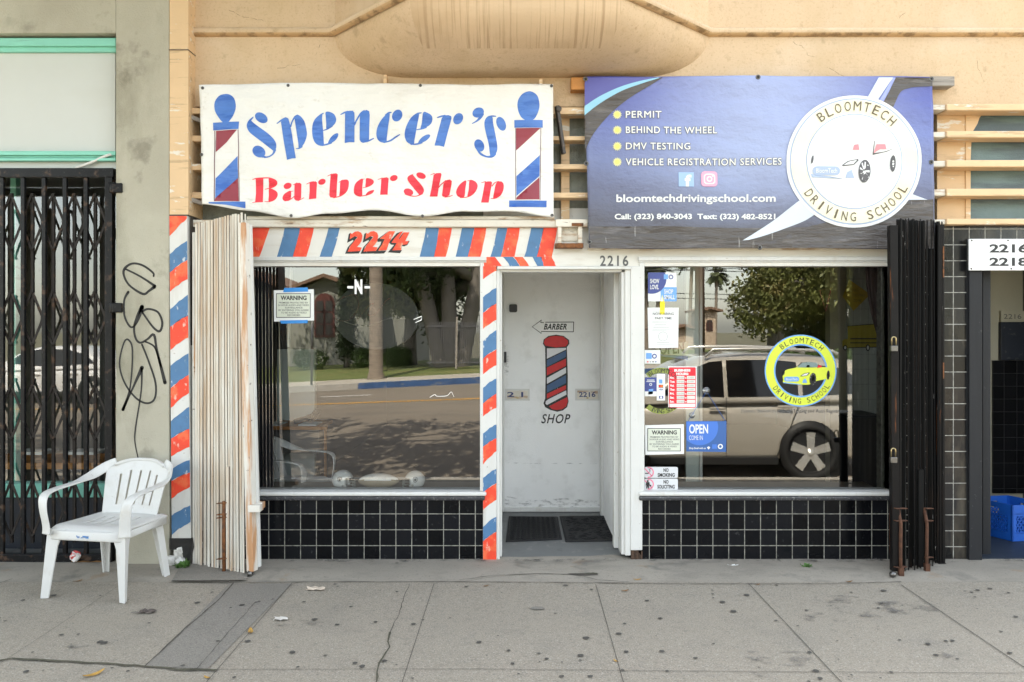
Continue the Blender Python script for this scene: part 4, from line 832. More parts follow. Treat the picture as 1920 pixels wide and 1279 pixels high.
    put(B3([(495, 420), (560, 360), (610, 352), (645, 380), (640, 440), (600, 635), (540, 665), (485, 660), (465, 635)]), 1); st(B3([(408, 490, 2), (450, 440, 1.8), (540, 370, 1.8)]), 1); st(B3([(520, 668, 1.6), (600, 655, 1.6), (660, 635, 1)]), 1)
    put(c(B3([(905, 378), (840, 400), (760, 480), (722, 580), (760, 660), (865, 668), (890, 520)])), 1); put(c(B3([(968, 370), (1060, 385), (1108, 450), (1095, 530), (1030, 620), (930, 665), (950, 530)])), 1); st(B3([(800, 678, 1.8), (880, 678, 1.4), (950, 660, 1.6)]), 1); st(B3([(930, 380, 1), (990, 368, 1.6)]), 1)
    put(B3([(1240, 400), (1290, 385), (1350, 385), (1370, 410), (1330, 620), (1308, 765), (1170, 765), (1205, 600)]), 1); st(B3([(1175, 412, 1), (1250, 388, 1.6)]), 1)
    put(c(B3([(1440, 430), (1490, 392), (1545, 395), (1578, 450), (1570, 550), (1520, 640), (1440, 690), (1390, 690), (1405, 580)])), 1); st(B3([(1370, 470, 2), (1420, 410, 1.6), (1490, 388, 1.6)]), 1); st(B3([(1348, 690, 1), (1400, 692, 1.6), (1460, 680, 1)]), 1)
    a.build('banner_lettering', [vb, vr], t)
    q = Art(Y1, dr1, 9); q.step = .0014; k2 = 4.5675
    for ox, base in ((360, [(380, 0)]), (740, None)):
        if ox == 740: q.build('barber_pole_emblem', [vb, vm, vline], t); q = Art(Y1, dr1, 9); q.step = .0014
        T = lambda L, o_=(ox, 140): [(o_[0]+x/k2, o_[1]+y/k2) for x, y in L]
        if ox == 360:
            q.fill([T(c([(285, 168), (235, 185), (200, 230), (192, 280), (205, 330), (250, 395), (290, 420), (325, 400), (362, 340), (378, 275), (365, 210), (330, 175)]))], 0)
            q.fill([T([(180, 412), (408, 405), (405, 470), (180, 478)])], 0, lift=.0018); q.fill([T([(145, 1092), (460, 1088), (460, 1146), (300, 1118), (147, 1105)])], 0)
            q.fill([T([(205, 482), (392, 475), (300, 580), (203, 665)]), T([(398, 885), (404, 1086), (197, 1086), (205, 1060)])], 1); q.fill([T([(395, 700), (400, 885), (205, 1060), (205, 890)])], 0, lift=.002)
            q.fill([T([(190, 480), (197, 480), (200, 1086), (193, 1086)]), T([(398, 475), (404, 475), (412, 1086), (406, 1086)])], 2, lift=.0022)
        else:
            q.fill([T(c([(1145, 150), (1090, 175), (1055, 230), (1055, 300), (1085, 370), (1140, 400), (1195, 385), (1230, 320), (1240, 260), (1225, 195), (1190, 160)]))], 0)
            q.fill([T([(1025, 393), (1268, 393), (1268, 458), (1025, 458)]), T([(980, 1077), (1302, 1080), (1300, 1138), (980, 1132)])], 0, lift=.0018)
            q.fill([T([(1040, 462), (1250, 460), (1140, 560), (1040, 652)]), T([(1240, 878), (1240, 1070), (1040, 1070), (1045, 1050)])], 1); q.fill([T([(1243, 690), (1240, 868), (1043, 1040), (1043, 870)])], 0, lift=.002)
            q.fill([T([(1034, 460), (1039, 460), (1039, 1072), (1034, 1072)]), T([(1249, 460), (1254, 460), (1248, 1075), (1243, 1075)])], 2, lift=.0022)
    q.build('barber_pole_emblem', [vb, vm, vline], t)
    for px, py in ((381, 166), (541, 161), (788, 160), (1034, 162), (547, 405), (792, 405), (1035, 404), (378, 290)):
        p = q.pt(px, py, .003); mb = MB(); mb.lathe([(.003, 0), (.009, -.003), (.011, 0), (.009, .001)], p, 12, 0, 'Y'); mb.build('grommet', M['chrome'], t)
sag1 = lambda u: -4*math.sin(math.pi*min(u*1.3, 1))
def bot1(u):
    pts = [(0, 0), (.13, 9), (.26, 19.5), (.36, 9), (.5, -1.5), (.62, 7), (.75, -5), (.88, -9), (1, 0)]
    for (a_, b_), (c_, d_) in zip(pts, pts[1:]):
        if a_ <= u <= c_: t_ = (u-a_)/(c_-a_); t_ = t_*t_*(3-2*t_); return b_+(d_-b_)*t_
    return 0
banner('shop_banner', 'white vinyl banner lettered Barber Shop in blue and red above the left window', [(374, 160), (1037, 158.5), (1038, 408), (379, 383)], sag1, bot1, Y1, cloth, spencers, dr1)

Y2b = -.115
dr2 = sins((.007, 2.6, 1.6, 1.3), (.006, 6.7, 4.0, .1), (.003, 13, -9, 1.2), (.0025, 4, 24, 1))
def grad_cloth():
    m = mk('printed_blue_vinyl', (.3, .35, .6), .4, .05, (2, 2, 20), bump=[((5, 5, 9), .5, .03), (10, .35, .025)])
    t = m.node_tree; N = t.nodes; Lk = t.links.new; b = N['Principled BSDF']
    tc = N.new('ShaderNodeTexCoord'); sp = N.new('ShaderNodeSeparateXYZ'); Lk(tc.outputs['Object'], sp.inputs[0])
    nz = N.new('ShaderNodeTexNoise'); nz.inputs['Scale'].default_value = 1.6; nz.inputs['Detail'].default_value = 3; Lk(tc.outputs['Object'], nz.inputs['Vector'])
    ma = N.new('ShaderNodeMath'); ma.operation = 'MULTIPLY_ADD'; ma.inputs[1].default_value = .25; Lk(nz.outputs[0], ma.inputs[0]); Lk(sp.outputs['Z'], ma.inputs[2])
    mr = N.new('ShaderNodeMapRange'); mr.inputs[1].default_value = Z_(467, Y2b)+.125; mr.inputs[2].default_value = Z_(143, Y2b)+.125; Lk(ma.outputs[0], mr.inputs[0])
    cr = N.new('ShaderNodeValToRGB'); Lk(mr.outputs[0], cr.inputs[0]); e_ = cr.color_ramp.elements
    e_[0].position = 0; e_[0].color = (*srgb(72, 70, 78), 1); e_[1].position = 1; e_[1].color = (*srgb(66, 71, 148), 1)
    for p_, c_ in ((.12, srgb(80, 80, 90)), (.30, srgb(90, 94, 118)), (.5, srgb(106, 116, 156)), (.68, srgb(100, 112, 168)), (.85, srgb(78, 86, 156))): x_ = e_.new(p_); x_.color = (*c_, 1)
    # pale printed glow towards the middle of the sheet
    mr2 = N.new('ShaderNodeMapRange'); mr2.interpolation_type = 'SMOOTHSTEP'; mr2.inputs[1].default_value = X_(1100, Y2b); mr2.inputs[2].default_value = X_(1420, Y2b); Lk(sp.outputs['X'], mr2.inputs[0])
    mr3 = N.new('ShaderNodeMapRange'); mr3.interpolation_type = 'SMOOTHSTEP'; mr3.inputs[1].default_value = X_(1800, Y2b); mr3.inputs[2].default_value = X_(1450, Y2b); Lk(sp.outputs['X'], mr3.inputs[0])
    mm = N.new('ShaderNodeMath'); mm.operation = 'MULTIPLY'; Lk(mr2.outputs[0], mm.inputs[0]); Lk(mr3.outputs[0], mm.inputs[1])
    mk2 = N.new('ShaderNodeMapRange'); mk2.inputs[1].default_value = .1; mk2.inputs[2].default_value = .5; Lk(mr.outputs[0], mk2.inputs[0])
    m3 = N.new('ShaderNodeMath'); m3.operation = 'MULTIPLY'; Lk(mm.outputs[0], m3.inputs[0]); Lk(mk2.outputs[0], m3.inputs[1])
    m4 = N.new('ShaderNodeMath'); m4.operation = 'MULTIPLY'; m4.inputs[1].default_value = .8; Lk(m3.outputs[0], m4.inputs[0])
    mx = N.new('ShaderNodeMix'); mx.data_type = 'RGBA'; Lk(m4.outputs[0], mx.inputs[0]); Lk(cr.outputs[0], mx.inputs[6]); mx.inputs[7].default_value = (*srgb(160, 172, 206), 1)
    Lk(mx.outputs[2], b.inputs['Base Color']); return m
pv = lambda n_, c_, **k: mk(n_, c_, .4, **k)
charcoal = pv('charcoal_print', srgb(80, 75, 73), var=.12, vs_=(3, 3, 14), dirt=[((.26, .24, .23), (4, 4, 20), .58, .85, .5), ((.5, .49, .47), (30, 30, 3), .74, .82, .6)], bump=[((3, 3, 16), .6, .05), ((9, 9, 4), .3, .02)])
skyb = pv('sky_blue_print', srgb(140, 196, 222)); paleb = pv('pale_blue_print', srgb(204, 213, 224)); creamp = pv('cream_print', srgb(232, 226, 200)); offw = pv('off_white_print', srgb(222, 223, 222))
wt = pv('white_print', (.85, .85, .85)); brownp = pv('brown_print', srgb(96, 84, 62)); fadeblue = pv('faded_blue_print', srgb(160, 176, 202)); yel = pv('pale_yellow_print', srgb(240, 228, 110)); yel2 = pv('soft_yellow_print', srgb(214, 210, 150))
pinkp = pv('pink_print', srgb(236, 140, 150)); dgrey = pv('dark_grey_print', srgb(84, 82, 84)); lightgrey = pv('light_grey_print', srgb(188, 188, 192)); purp = pv('deep_violet_print', srgb(84, 84, 158), var=.05, vs_=9)
def car_logo(a, ox, oy, k, faded, mi):
    """The badge's little convertible; mi maps roles to material slots."""
    T = lambda L: [(ox+x*k, oy+y*k) for x, y in L]
    if not faded:
        a.fill([T(catmull([(262, 700), (258, 640), (300, 560), (440, 525), (480, 500), (520, 520), (700, 520), (780, 515), (920, 520), (945, 570), (940, 640), (880, 690), (740, 720), (640, 770), (420, 765), (270, 745)], 4, True))], mi['body'])
        a.up(); a.fill([T([(460, 520), (540, 450), (640, 440), (760, 450), (770, 515)])], mi['screen']); a.fill([T([(262, 735), (400, 750), (540, 765), (480, 770), (262, 748)])], mi['blue'])
        a.fill([T([(600, 515), (610, 490), (640, 480), (655, 515)]), T([(755, 530), (770, 490), (820, 490), (830, 515)])], mi['seat'])
    else:
        a.up(); a.fill([T([(600, 520), (612, 480), (645, 475), (655, 520)]), T([(770, 545), (790, 475), (860, 475), (870, 515), (820, 515)])], mi['seat'])
        a.fill([T([(262, 715), (420, 735), (540, 755), (270, 742)])], mi['blue'])
        a.fill([T([(762, 560), (772, 445), (776, 450), (770, 545), (850, 535), (930, 510), (870, 535)])], mi['line'])
        a.fill([T(c_) for c_ in stroke([(440, 520), (470, 470), (560, 440), (700, 430), (745, 440)], 3)+stroke([(262, 700), (262, 620), (300, 560), (440, 520)], 2)+stroke([(745, 700), (930, 660)], 3)], mi['faint'])
    a.up(); a.fill([T(rrect(275, 655, 495, 725, 34))], mi['blue']); a.fill([T([(540, 745), (555, 700), (590, 680), (612, 745)])], mi['blue'])
    a.fill([T([(510, 645), (560, 610), (645, 592), (648, 605), (610, 640), (520, 652)])], mi['line']); a.fill([T(ell(274, 600, 9, 34, 12))], mi['line'])
    a.fill([T(ell(695, 690, 48, 92, 5)), T(ell(920, 630, 22, 66, 3))], mi['line'])
    a.up(); a.fill([T([(524, 643), (565, 617), (636, 600), (605, 634)])], mi['light']); a.fill([T(ell(695, 695, 38, 76, 5)), T(ell(922, 630, 14, 52, 3))], mi['light'] if False else mi['line'])
    a.fill([T([(695+40*math.cos(t-.12), 692+78*math.sin(t-.12)), (695+40*math.cos(t+.12), 692+78*math.sin(t+.12)), (695+6, 692+6), (695-6, 692-6)]) for t in [2*math.pi*i/9 for i in range(9)]], mi['light'])
    a.fill([T(ell(695, 692, 11, 20))], mi['light']); a.fill([T(ell(922, 630, 8, 30))], mi['light'])
    p0, p1 = T([(300, 672), (470, 708)]); a.text('BloomTech', p0[0], p0[1], p1[0], p1[1], mi['word'], bold=.01)
def driving(t, o, at):
    k = 3.5524; T = lambda L: [(1080+x/k, 120+y/k) for x, y in L]
    U = lambda L: [(1440+x/k, 120+y/k) for x, y in L]
    a = Art(Y2b, dr2, 10); a.step = .0014
    # corner swooshes
    a.fill([T([(58, 90), (540, 90), (420, 112), (280, 165), (150, 230), (58, 290)])], 8)
    a.up(); a.fill([T(catmull([(57, 280), (160, 215), (300, 150), (430, 110), (545, 88)], 6)+catmull([(560, 92), (440, 135), (290, 190), (150, 275), (57, 345)], 6))], 0)
    a.up(); a.fill([T(catmull([(57, 342), (150, 270), (300, 182), (440, 128), (570, 88)], 6)+catmull([(578, 90), (480, 150), (360, 225), (230, 330), (120, 460), (60, 575)], 6))], 1)
    # right-hand curves and the pale tail at the foot
    a.fill([U([(735, 92), (830, 92), (720, 250), (650, 240)])], 2); a.fill([U([(830, 92), (850, 92), (775, 250), (735, 250)])], 9, lift=.0018)
    a.fill([U(catmull([(850, 90), (800, 190), (750, 280)], 5)+catmull([(830, 290), (880, 190), (940, 160), (1000, 150), (1100, 146)], 5)+[(1100, 88)])], 1)
    a.fill([T(catmull([(1110, 1175), (1200, 1120), (1320, 1040), (1420, 960), (1560, 850)], 6)+catmull([(1640, 960), (1530, 1040), (1380, 1100), (1250, 1145), (1150, 1172)], 6))], 2)
    a.fill([U([(280, 1080), (700, 985), (960, 905), (1062, 905), (1100, 902), (1100, 1210), (0, 1222), (0, 1190)])], 1, lift=.0008)
    a.fill([T([(90, 1082), (600, 1080), (1000, 1092), (2380, 1085), (2380, 1226), (95, 1226)])], 1, lift=.0006)
    a.fill([U([(940, 860), (1060, 905), (940, 905)])], 2)
    # badge
    cx, cy = 1440+568/k, 120+652/k; rr = 449/k
    a.up(); a.fill([ell(cx, cy, 127, 124, 0, 72)], 4); a.up(); a.fill([ell(cx, cy, 121, 118.5, 0, 72)], 5); a.up(); a.fill([ell(cx, cy, 118.5, 116, 0, 72)], 3); a.up(); a.fill([ell(cx, cy, 90.5, 89.5, 0, 64)], 5); a.up(); a.fill([ell(cx, cy, 88.6, 87.6, 0, 64)], 4)
    a.up(); a.arc('BLOOMTECH', cx, cy, 104, -36, 43, 17.5, 11.5, 6, bold=.0); a.arc('DRIVING SCHOOL', cx, cy, 104, 235, 119, 17, 10.5, 6, bold=.0, outward=False)
    car_logo(a, 1518-262*.2345*.0-61.5, 263-440*.2345+.0, .2345, True, dict(body=4, blue=5, seat=10, line=7, faint=11, light=4, word=4))
    # facts
    for i, (y0, y1, tx, x1) in enumerate(((315, 358, 'PERMIT', 568), (418, 462, 'BEHIND THE WHEEL', 938), (526, 570, 'DMV TESTING', 760), (630, 675, 'VEHICLE REGISTRATION SERVICES', 1363))):
        (qx0, qy0), (qx1, qy1) = T([(332, y0), (x1, y1)])
        a.layer = 1; a.fat(tx, qx0, qy0, qx1, qy1, 7, 1.15, 8, space=1.12); a.layer = 3; a.fat(tx, qx0, qy0, qx1, qy1, 4, .32, 4, space=1.12)
        cx_, cy_ = T([(275, (y0+y1)/2)])[0]; a.layer = 1
        a.fill([[(cx_+(9 if j % 2 else 6.3)*math.cos(math.pi*j/14), cy_+(9 if j % 2 else 6.3)*math.sin(math.pi*j/14)) for j in range(28)]], 12); a.layer = 2; a.fill([ell(cx_, cy_, 4.6, 4.6)], 13)
    a.layer = 2
    (x0, y0), (x1, y1) = T([(270, 868), (1328, 935)]); a.text('bloomtechdrivingschool.com', x0, y0, x1, y1, 4, bold=.022)
    (x0, y0), (x1, y1) = T([(258, 997), (772, 1045)]); a.text('Call: (323) 840-3043', x0, y0, x1, y1, 4, bold=.03)
    (x0, y0), (x1, y1) = T([(808, 997), (1328, 1045)]); a.text('Text: (323) 482-8521', x0, y0, x1, y1, 4, bold=.03)
    a.fill([T(rect(682, 722, 785, 817))], 14); a.fill([T(rrect(835, 715, 943, 815, 22))], 15)
    a.up(); (x0, y0), (x1, y1) = T([(722, 738), (768, 817)]); a.text('f', x0, y0, x1, y1, 4, bold=.04)
    sq = rrect(852, 730, 928, 800, 20); sq2 = rrect(859, 737, 921, 793, 15)
    a.fill([[T(sq), T(sq2)[::-1]]], 4); a.fill([('ring', *T([(890, 765)])[0], 3.2, 5.4, 24, 1.0)], 4); a.fill([T(ell(912, 744, 6, 6))], 4)
    a.build('banner_print', [skyb, charcoal, paleb, creamp, offw, fadeblue, brownp, dgrey, purp, pv('lavender_print', srgb(150, 160, 218)), pinkp, lightgrey, yel2, yel, pv('pale_social_blue', srgb(150, 180, 222)), pv('pale_social_pink', srgb(240, 160, 185))], t)
    for px, py in ((1098, 148), (1420, 146), (1748, 147), (1099.5, 306), (1746, 304), (1105, 454), (1425, 464)):
        p = a.pt(px, py, .003); mb = MB(); mb.lathe([(.007, 0), (.014, -.003), (.017, 0), (.013, .001)], p, 14, 0, 'Y'); mb.lathe([(0, -.002), (.007, -.002), (.007, 0), (0, 0)], p, 10, 1, 'Y'); mb.build('grommet', [M['chrome'], M['ink']], t)
banner('shop_banner', 'blue driving school banner with a round car badge above the right window', [(1097, 143), (1750, 143), (1752, 466), (1104, 465)], lambda u: 0, lambda u: 1.5*math.sin(9*u), Y2b, grad_cloth(), driving, dr2)
# ---------------------------------------------------------------- plastic armchairs
plastic = mk('white_moulded_plastic', (.60, .60, .585), .42, .03, 6, [((.48, .45, .39), (8, 8, 8), .58, .85, .5), ((.25, .23, .2), 45, .76, .86, .5)], [(120, .08, .002)], spec=.45)
label_blue = mk('worn_blue_label', srgb(60, 120, 180), .5, clear=(60, .42, .55))
def ribbon(mb, pts, wid, thick, sides, mi=0):
    """A rounded strap through pts; wid/thick per point, sides gives the width direction at each point."""
    m = len(pts); v = []; n = 10
    for i in range(m):
        p = Vector(pts[i]); a_, b_ = Vector(pts[max(i-1, 0)]), Vector(pts[min(i+1, m-1)]); t = (b_-a_).normalized()
        s_ = Vector(sides[i]); s_ = (s_-t*s_.dot(t)).normalized(); u = t.cross(s_)
        for k in range(n):
            c, q = math.cos(2*math.pi*k/n), math.sin(2*math.pi*k/n)
            e = .55; cc = math.copysign(abs(c)**e, c); qq = math.copysign(abs(q)**e, q)
            v.append(p+s_*cc*wid[i]/2+u*qq*thick[i]/2)
    f = [(i*n+k, i*n+(k+1) % n, (i+1)*n+(k+1) % n, (i+1)*n+k) for i in range(m-1) for k in range(n)]
    f += [tuple(range(n))[::-1], tuple((m-1)*n+k for k in range(n))]
    mb.add(v, f, mi, True)
def slotted(mb, fn, nu, nv, slots, thick, nrm):
    """Sheet fn(u, v) with openings where slots(u, v) is true, given thickness."""
    vid = {}; v = []; f = []
    def V(i, j, s):
        if (i, j, s) not in vid:
            p = Vector(fn(i/nu, j/nv)); vid[(i, j, s)] = len(v); v.append(p+Vector(nrm(i/nu, j/nv))*thick*(s-.5))
        return vid[(i, j, s)]
    on = lambda i, j: 0 <= i < nu and 0 <= j < nv and not slots((i+.5)/nu, (j+.5)/nv)
    for i in range(nu):
        for j in range(nv):
            if not on(i, j): continue
            q = ((i, j), (i+1, j), (i+1, j+1), (i, j+1))
            f.append(tuple(V(a_, b_, 1) for a_, b_ in q)); f.append(tuple(V(a_, b_, 0) for a_, b_ in q[::-1]))
            for (di, dj), (e0, e1) in (((0, -1), (0, 1)), ((1, 0), (1, 2)), ((0, 1), (2, 3)), ((-1, 0), (3, 0))):
                if not on(i+di, j+dj):
                    p0, p1 = q[e0], q[e1]; f.append((V(*p0, 0), V(*p1, 0), V(*p1, 1), V(*p0, 1)))
    mb.add(v, f, 0, True)
def chair(name, label):
    t = thing(name, label, 'chair')
    # local frame: the sitter looks towards -y, x to the right seen from the front, z up
    SW, zs = .235, .440
    def seat(u, v):                                     # u across, v front to back
        x = (u-.5)*2*(SW+.012*(1-v)); y = -.24+.45*v
        dip = .018*(1-(2*u-1)**2)*math.sin(math.pi*min(1, v*1.1))
        fr = -.030*max(0, 1-v/.16)**2; lip = -.012*max(0, (abs(2*u-1)-.82)/.18)**2
        return (x, y, zs-dip+fr+lip-.015*v)
    sl_ = lambda u, v: (.30 < v < .78) and any(abs(u-c-(v-.5)*.0) < .0105 for c in (.26, .38, .50, .62, .74))
    mb = MB(); slotted(mb, seat, 66, 30, sl_, .010, lambda u, v: (0, 0, 1)); 
    ribbon(mb, [(-SW-.01, -.245, zs-.055), (-.12, -.262, zs-.052), (0, -.266, zs-.050), (.12, -.262, zs-.052), (SW+.01, -.245, zs-.055)], [.058]*5, [.012]*5, [(0, .15, 1)]*5)
    for s_ in (-1, 1): ribbon(mb, [(s_*(SW+.005), -.24, zs-.045), (s_*(SW+.002), 0, zs-.045), (s_*SW, .19, zs-.05)], [.05, .045, .05], [.012]*3, [(0, 0, 1)]*3)
    so = mb.build('seat', plastic, t)
    a = MB(); a.add([(-.05, -.2735, zs-.062), (.03, -.2735, zs-.062), (.03, -.2735, zs-.046), (-.05, -.2735, zs-.046)], [(0, 1, 2, 3)]); a.build('maker_label', label_blue, so)
    def back(u, v):                                     # v from the seat up
        hw = .185+.035*v-.05*max(0, (v-.80)/.2)**2.2
        x = (u-.5)*2*hw; z = zs-.02+.345*v-.055*max(0, abs(2*u-1)-.25)**2*max(0, (v-.5)*2)
        y = .195+.135*v-.055*(2*u-1)**2*(.5+.5*v)+.0
        return (x, y, z)
    mb = MB(); slotted(mb, back, 64, 34, lambda u, v: .17 < v < .80-.16*(2*u-1)**2 and any(abs(u-c) < .016 for c in (.20, .35, .50, .65, .80)), .009, lambda u, v: (0, -1, .3))
    top = [back(u/12, 1) for u in range(13)]; ribbon(mb, top, [.022]*13, [.022]*13, [(0, 0, 1)]*13)
    mb.build('backrest', plastic, t)
    for s_ in (-1, 1):
        pth = catmull([(s_*.165, .292, zs+.305), (s_*.222, .262, zs+.280), (s_*.262, .17, zs+.236), (s_*.280, .05, zs+.212), (s_*.285, -.10, zs+.205), (s_*.282, -.205, zs+.196), (s_*.272, -.258, zs+.168), (s_*.262, -.272, zs+.10), (s_*.250, -.262, zs+.0), (s_*.250, -.262, zs-.05)], 4)
        m = len(pth); w_ = [.07-.012*math.sin(math.pi*i/(m-1)) for i in range(m)]
        def side(i):
            u = i/(m-1)
            if u < .16: return (s_*.35, .1, .9)
            if u < .32: k = (u-.16)/.16; return (s_*(.35+.65*k), .1, .9*(1-k))
            if u < .62: return (s_, 0, 0)
            k = min(1, (u-.62)/.2); return (s_, .35*k, 0)
        mb = MB(); ribbon(mb, pth, w_, [.013]*m, [side(i) for i in range(m)]); mb.build('armrest', plastic, t)
        # front leg: angled section, wide at the seat and narrow at the foot
        for q, (top_, foot, spread) in (('f', ((s_*.248, -.255), (s_*.268, -.29), 1)), ('b', ((s_*.205, .195), (s_*.228, .255), -1))):
            mb = MB(); v = []; nz = 8; z1 = zs-.02
            for i in range(nz+1):
                k = i/nz; x = top_[0]+(foot[0]-top_[0])*k; y = top_[1]+(foot[1]-top_[1])*k; z = z1*(1-k)
                w2 = (.075-.032*k)*(1+.5*max(0, 1-k*5)); d2 = (.062-.024*k)*(1+.4*max(0, 1-k*5)); th = .011
                ow, od = -s_, spread
                v += [Vector((x, y, z))+Vector((ow*a_, od*b_, 0)) for a_, b_ in ((0, 0), (w2, .012), (w2, .012+th), (th+.006, th+.006), (.012+th, d2), (.012, d2))]
            f = [(i*6+j, i*6+(j+1) % 6, (i+1)*6+(j+1) % 6, (i+1)*6+j) for i in range(nz) for j in range(6)]+[(0, 1, 2, 3), (0, 3, 4, 5), tuple(nz*6+j for j in (3, 2, 1, 0)), tuple(nz*6+j for j in (5, 4, 3, 0))]
            mb.add(v, f, 0, False); mb.build('leg', plastic, t, .003, fix=True)
    return t
fl, fr_, bl, br_ = G(88, 1117), G(240, 1125), G(185, 1078), G(293, 1083)
ch = chair('plastic_chair', 'white plastic armchair standing on the pavement in front of the graffiti pier')
c0 = (fl+fr_+bl+br_)/4; fd = ((fl+fr_)-(bl+br_))
ch.location = (c0.x+.03, c0.y, c0.z+.001); ch.rotation_euler = (0, 0, math.atan2(fd.y, fd.x)+math.pi/2-.06); ch.scale = (1.04, .95, .97)
ch2 = copy_tree(ch); tag(ch2, 'white plastic armchair indoors behind the barber shop window, side on', 'chair')
ch2.location = (X_(548, .78), .78, .0); ch2.rotation_euler = (0, 0, R(76)); ch2.scale = (.95, .88, .93)
for o in (ch, ch2): o['group'] = 'white plastic armchairs'
indoor_lit_plastic = mk('brightened_white_plastic', (.95, .95, .95), .4)
for o in kids(ch2):                                  # whiter copy stands in for missing light inside the room
    o.data = o.data.copy(); o.data.materials[0] = indoor_lit_plastic
# ---------------------------------------------------------------- doormats
rubber = mk('black_rubber_mat', (.014, .014, .015), .75, .35, 60, bump=[(160, .9, .01)])
def fz(y): return FS*y
def mat(name, label, quad, fancy):
    pts = []
    for px, py in quad:
        tt = (py-CY)/F; Y = (HC-tt*D)/(tt+FS); pts.append(Vector((X_(px, Y), Y, FS*Y+.004)))
    t = thing(name, label, 'doormat', sum(pts, Vector())/4, 0, 'doormats in the doorway')
    mb = MB(); mb.add(pts+[p+Vector((0, 0, .007)) for p in pts], [(0,1,2,3)[::-1], (4,5,6,7), (0,1,5,4), (1,2,6,5), (2,3,7,6), (3,0,4,7)]); mb.build('mat_base', rubber, t, .003, fix=True)
    mb = MB(); L = lambda u, v: pts[0].lerp(pts[1], u).lerp(pts[3].lerp(pts[2], u), v)+Vector((0, 0, .008))
    if fancy:
        r = random.Random(2)
        for i in range(9):
            for j in range(13):
                p = L(.12+.76*i/8, .08+.84*j/12)
                mb.tube([(p.x+.014*math.cos(a_), p.y+.018*math.sin(a_), p.z+.002) for a_ in [2*math.pi*k/10 for k in range(10)]], .0035, 5, 0, closed=True)
        for u in (.04, .96): mb.tube([L(u, .03), L(u, .97)], .006, 6)
    else:
        r = random.Random(4)
        for k in range(210):
            p = L(r.uniform(.07, .93), r.uniform(.05, .95)); a_ = r.uniform(-.5, .5); mb.tube([p, p+Vector((.03*math.cos(a_), .03*math.sin(a_), .002))], .003, 5)
        for u in (.03, .97): mb.tube([L(u, .03), L(u, .97)], .006, 6)
    mb.build('raised_pattern', rubber, t)
mat('doormat', 'black rubber doormat with small ring pattern, below the left mail slot', [(954, 970), (1046, 971), (1054, 1013), (948, 1018)], True)
mat('doormat', 'black rubber doormat with short wavy ribs, beside the white door post', [(1049, 970), (1143, 969), (1160, 1016), (1060, 1018)], False)
# ---------------------------------------------------------------- address sign, crate
t = thing('address_sign', 'white address board lettered 2216 and 2218 over the open passage', 'sign', P(1870, 507, -.06))
MB().pbox(1817, 448, 1985, 507, -.06, -.045).build('sign_board', mk('white_sign_board', (.82, .83, .84), .35, .03, 3, [((.4, .4, .4), 20, .68, .8, .3)]), t, .002)
a = Art(-.06); a.text('2216', 1855, 457.5, 1927, 474, 0, bold=.035); a.text('2218', 1855, 483, 1927, 499, 0, bold=.035); a.build('sign_lettering', M['ink'], t)
for px, py in ((1822, 451), (1890, 451), (1821, 504), (1896, 504)):
    MB().lathe([(0, -.004), (.005, -.003), (.006, 0), (0, 0)], P(px, py, -.06), 10, 0, 'Y').build('screw', M['dark_wood'], t)
bl_pl = mk('blue_crate_plastic', srgb(20, 92, 190), .42, .06, 10, bump=[(60, .1, .003)])
cc = Vector((X_(1898, .42), .42, .015)); t = thing('milk_crate', 'blue plastic milk crate standing in the dark passage', 'crate', cc, R(0))
cs, chh = .33, .27; ang = R(24)
ex, ey = Vector((math.cos(ang), math.sin(ang), 0)), Vector((-math.sin(ang)*1.0, math.cos(ang), 0))
ex = Vector((math.cos(R(8)), math.sin(R(8)), 0)); ey = Vector((-math.sin(R(22)), math.cos(R(22)), 0)); cr = [cc, cc+ex*cs, cc+ex*cs+ey*cs*1.05, cc+ey*cs*1.05]
for i in range(4):
    p, q = cr[i], cr[(i+1) % 4]; d_ = (q-p); Lw = d_.length; d_.normalize(); n_ = Vector((d_.y, -d_.x, 0)); mb = MB()
    def slab(u0, u1, z0, z1, th=.012): 
        m_ = [p+d_*(Lw*u)+Vector((0, 0, z)) for u, z in ((u0, z0), (u1, z0), (u1, z1), (u0, z1))]
        mb.add(m_+[x-n_*th for x in m_], [(0,1,2,3), (7,6,5,4), (0,4,5,1), (1,5,6,2), (2,6,7,3), (3,7,4,0)])
    slab(0, 1, 0, .055); slab(0, 1, .232, chh); slab(0, .10, .055, .232); slab(.90, 1, .055, .232); slab(.10, .3, .185, .232); slab(.7, .9, .185, .232); slab(0, 1, .20, .206, .018); slab(0, 1, .058, .064, .018)
    r_ = 9
    for k in range(r_):
        u0 = .10+.8*k/r_; u1 = .10+.8*(k+1)/r_
        for j in range(3):
            z0 = .055+.043*j; z1 = z0+.043
            for a_, b_ in (((u0, z0), (u1, z1)), ((u1, z0), (u0, z1))):
                mb.bar(p+d_*Lw*a_[0]+Vector((0, 0, a_[1]))-n_*.006, p+d_*Lw*b_[0]+Vector((0, 0, b_[1]))-n_*.006, .007, .009, up=n_)
    for u in (.02, .98): slab(u-.018, u+.018, .0, chh, .02)
    mb.build('crate_side', bl_pl, t, fix=True)
mb = MB()
for k in range(9):
    u = (k+.5)/9; mb.bar(cr[0].lerp(cr[1], u)+Vector((0, 0, .012)), cr[3].lerp(cr[2], u)+Vector((0, 0, .012)), .014, .008); mb.bar(cr[0].lerp(cr[3], u)+Vector((0, 0, .016)), cr[1].lerp(cr[2], u)+Vector((0, 0, .016)), .014, .008)
mb.build('crate_bottom', bl_pl, t)
q_ = Art(0); pp_, dd_ = cr[3], (cr[0]-cr[3]); q_.map = lambda x, y, l: pp_+dd_*x+Vector((0, 0, y))+Vector((dd_.y, -dd_.x, 0)).normalized()*l
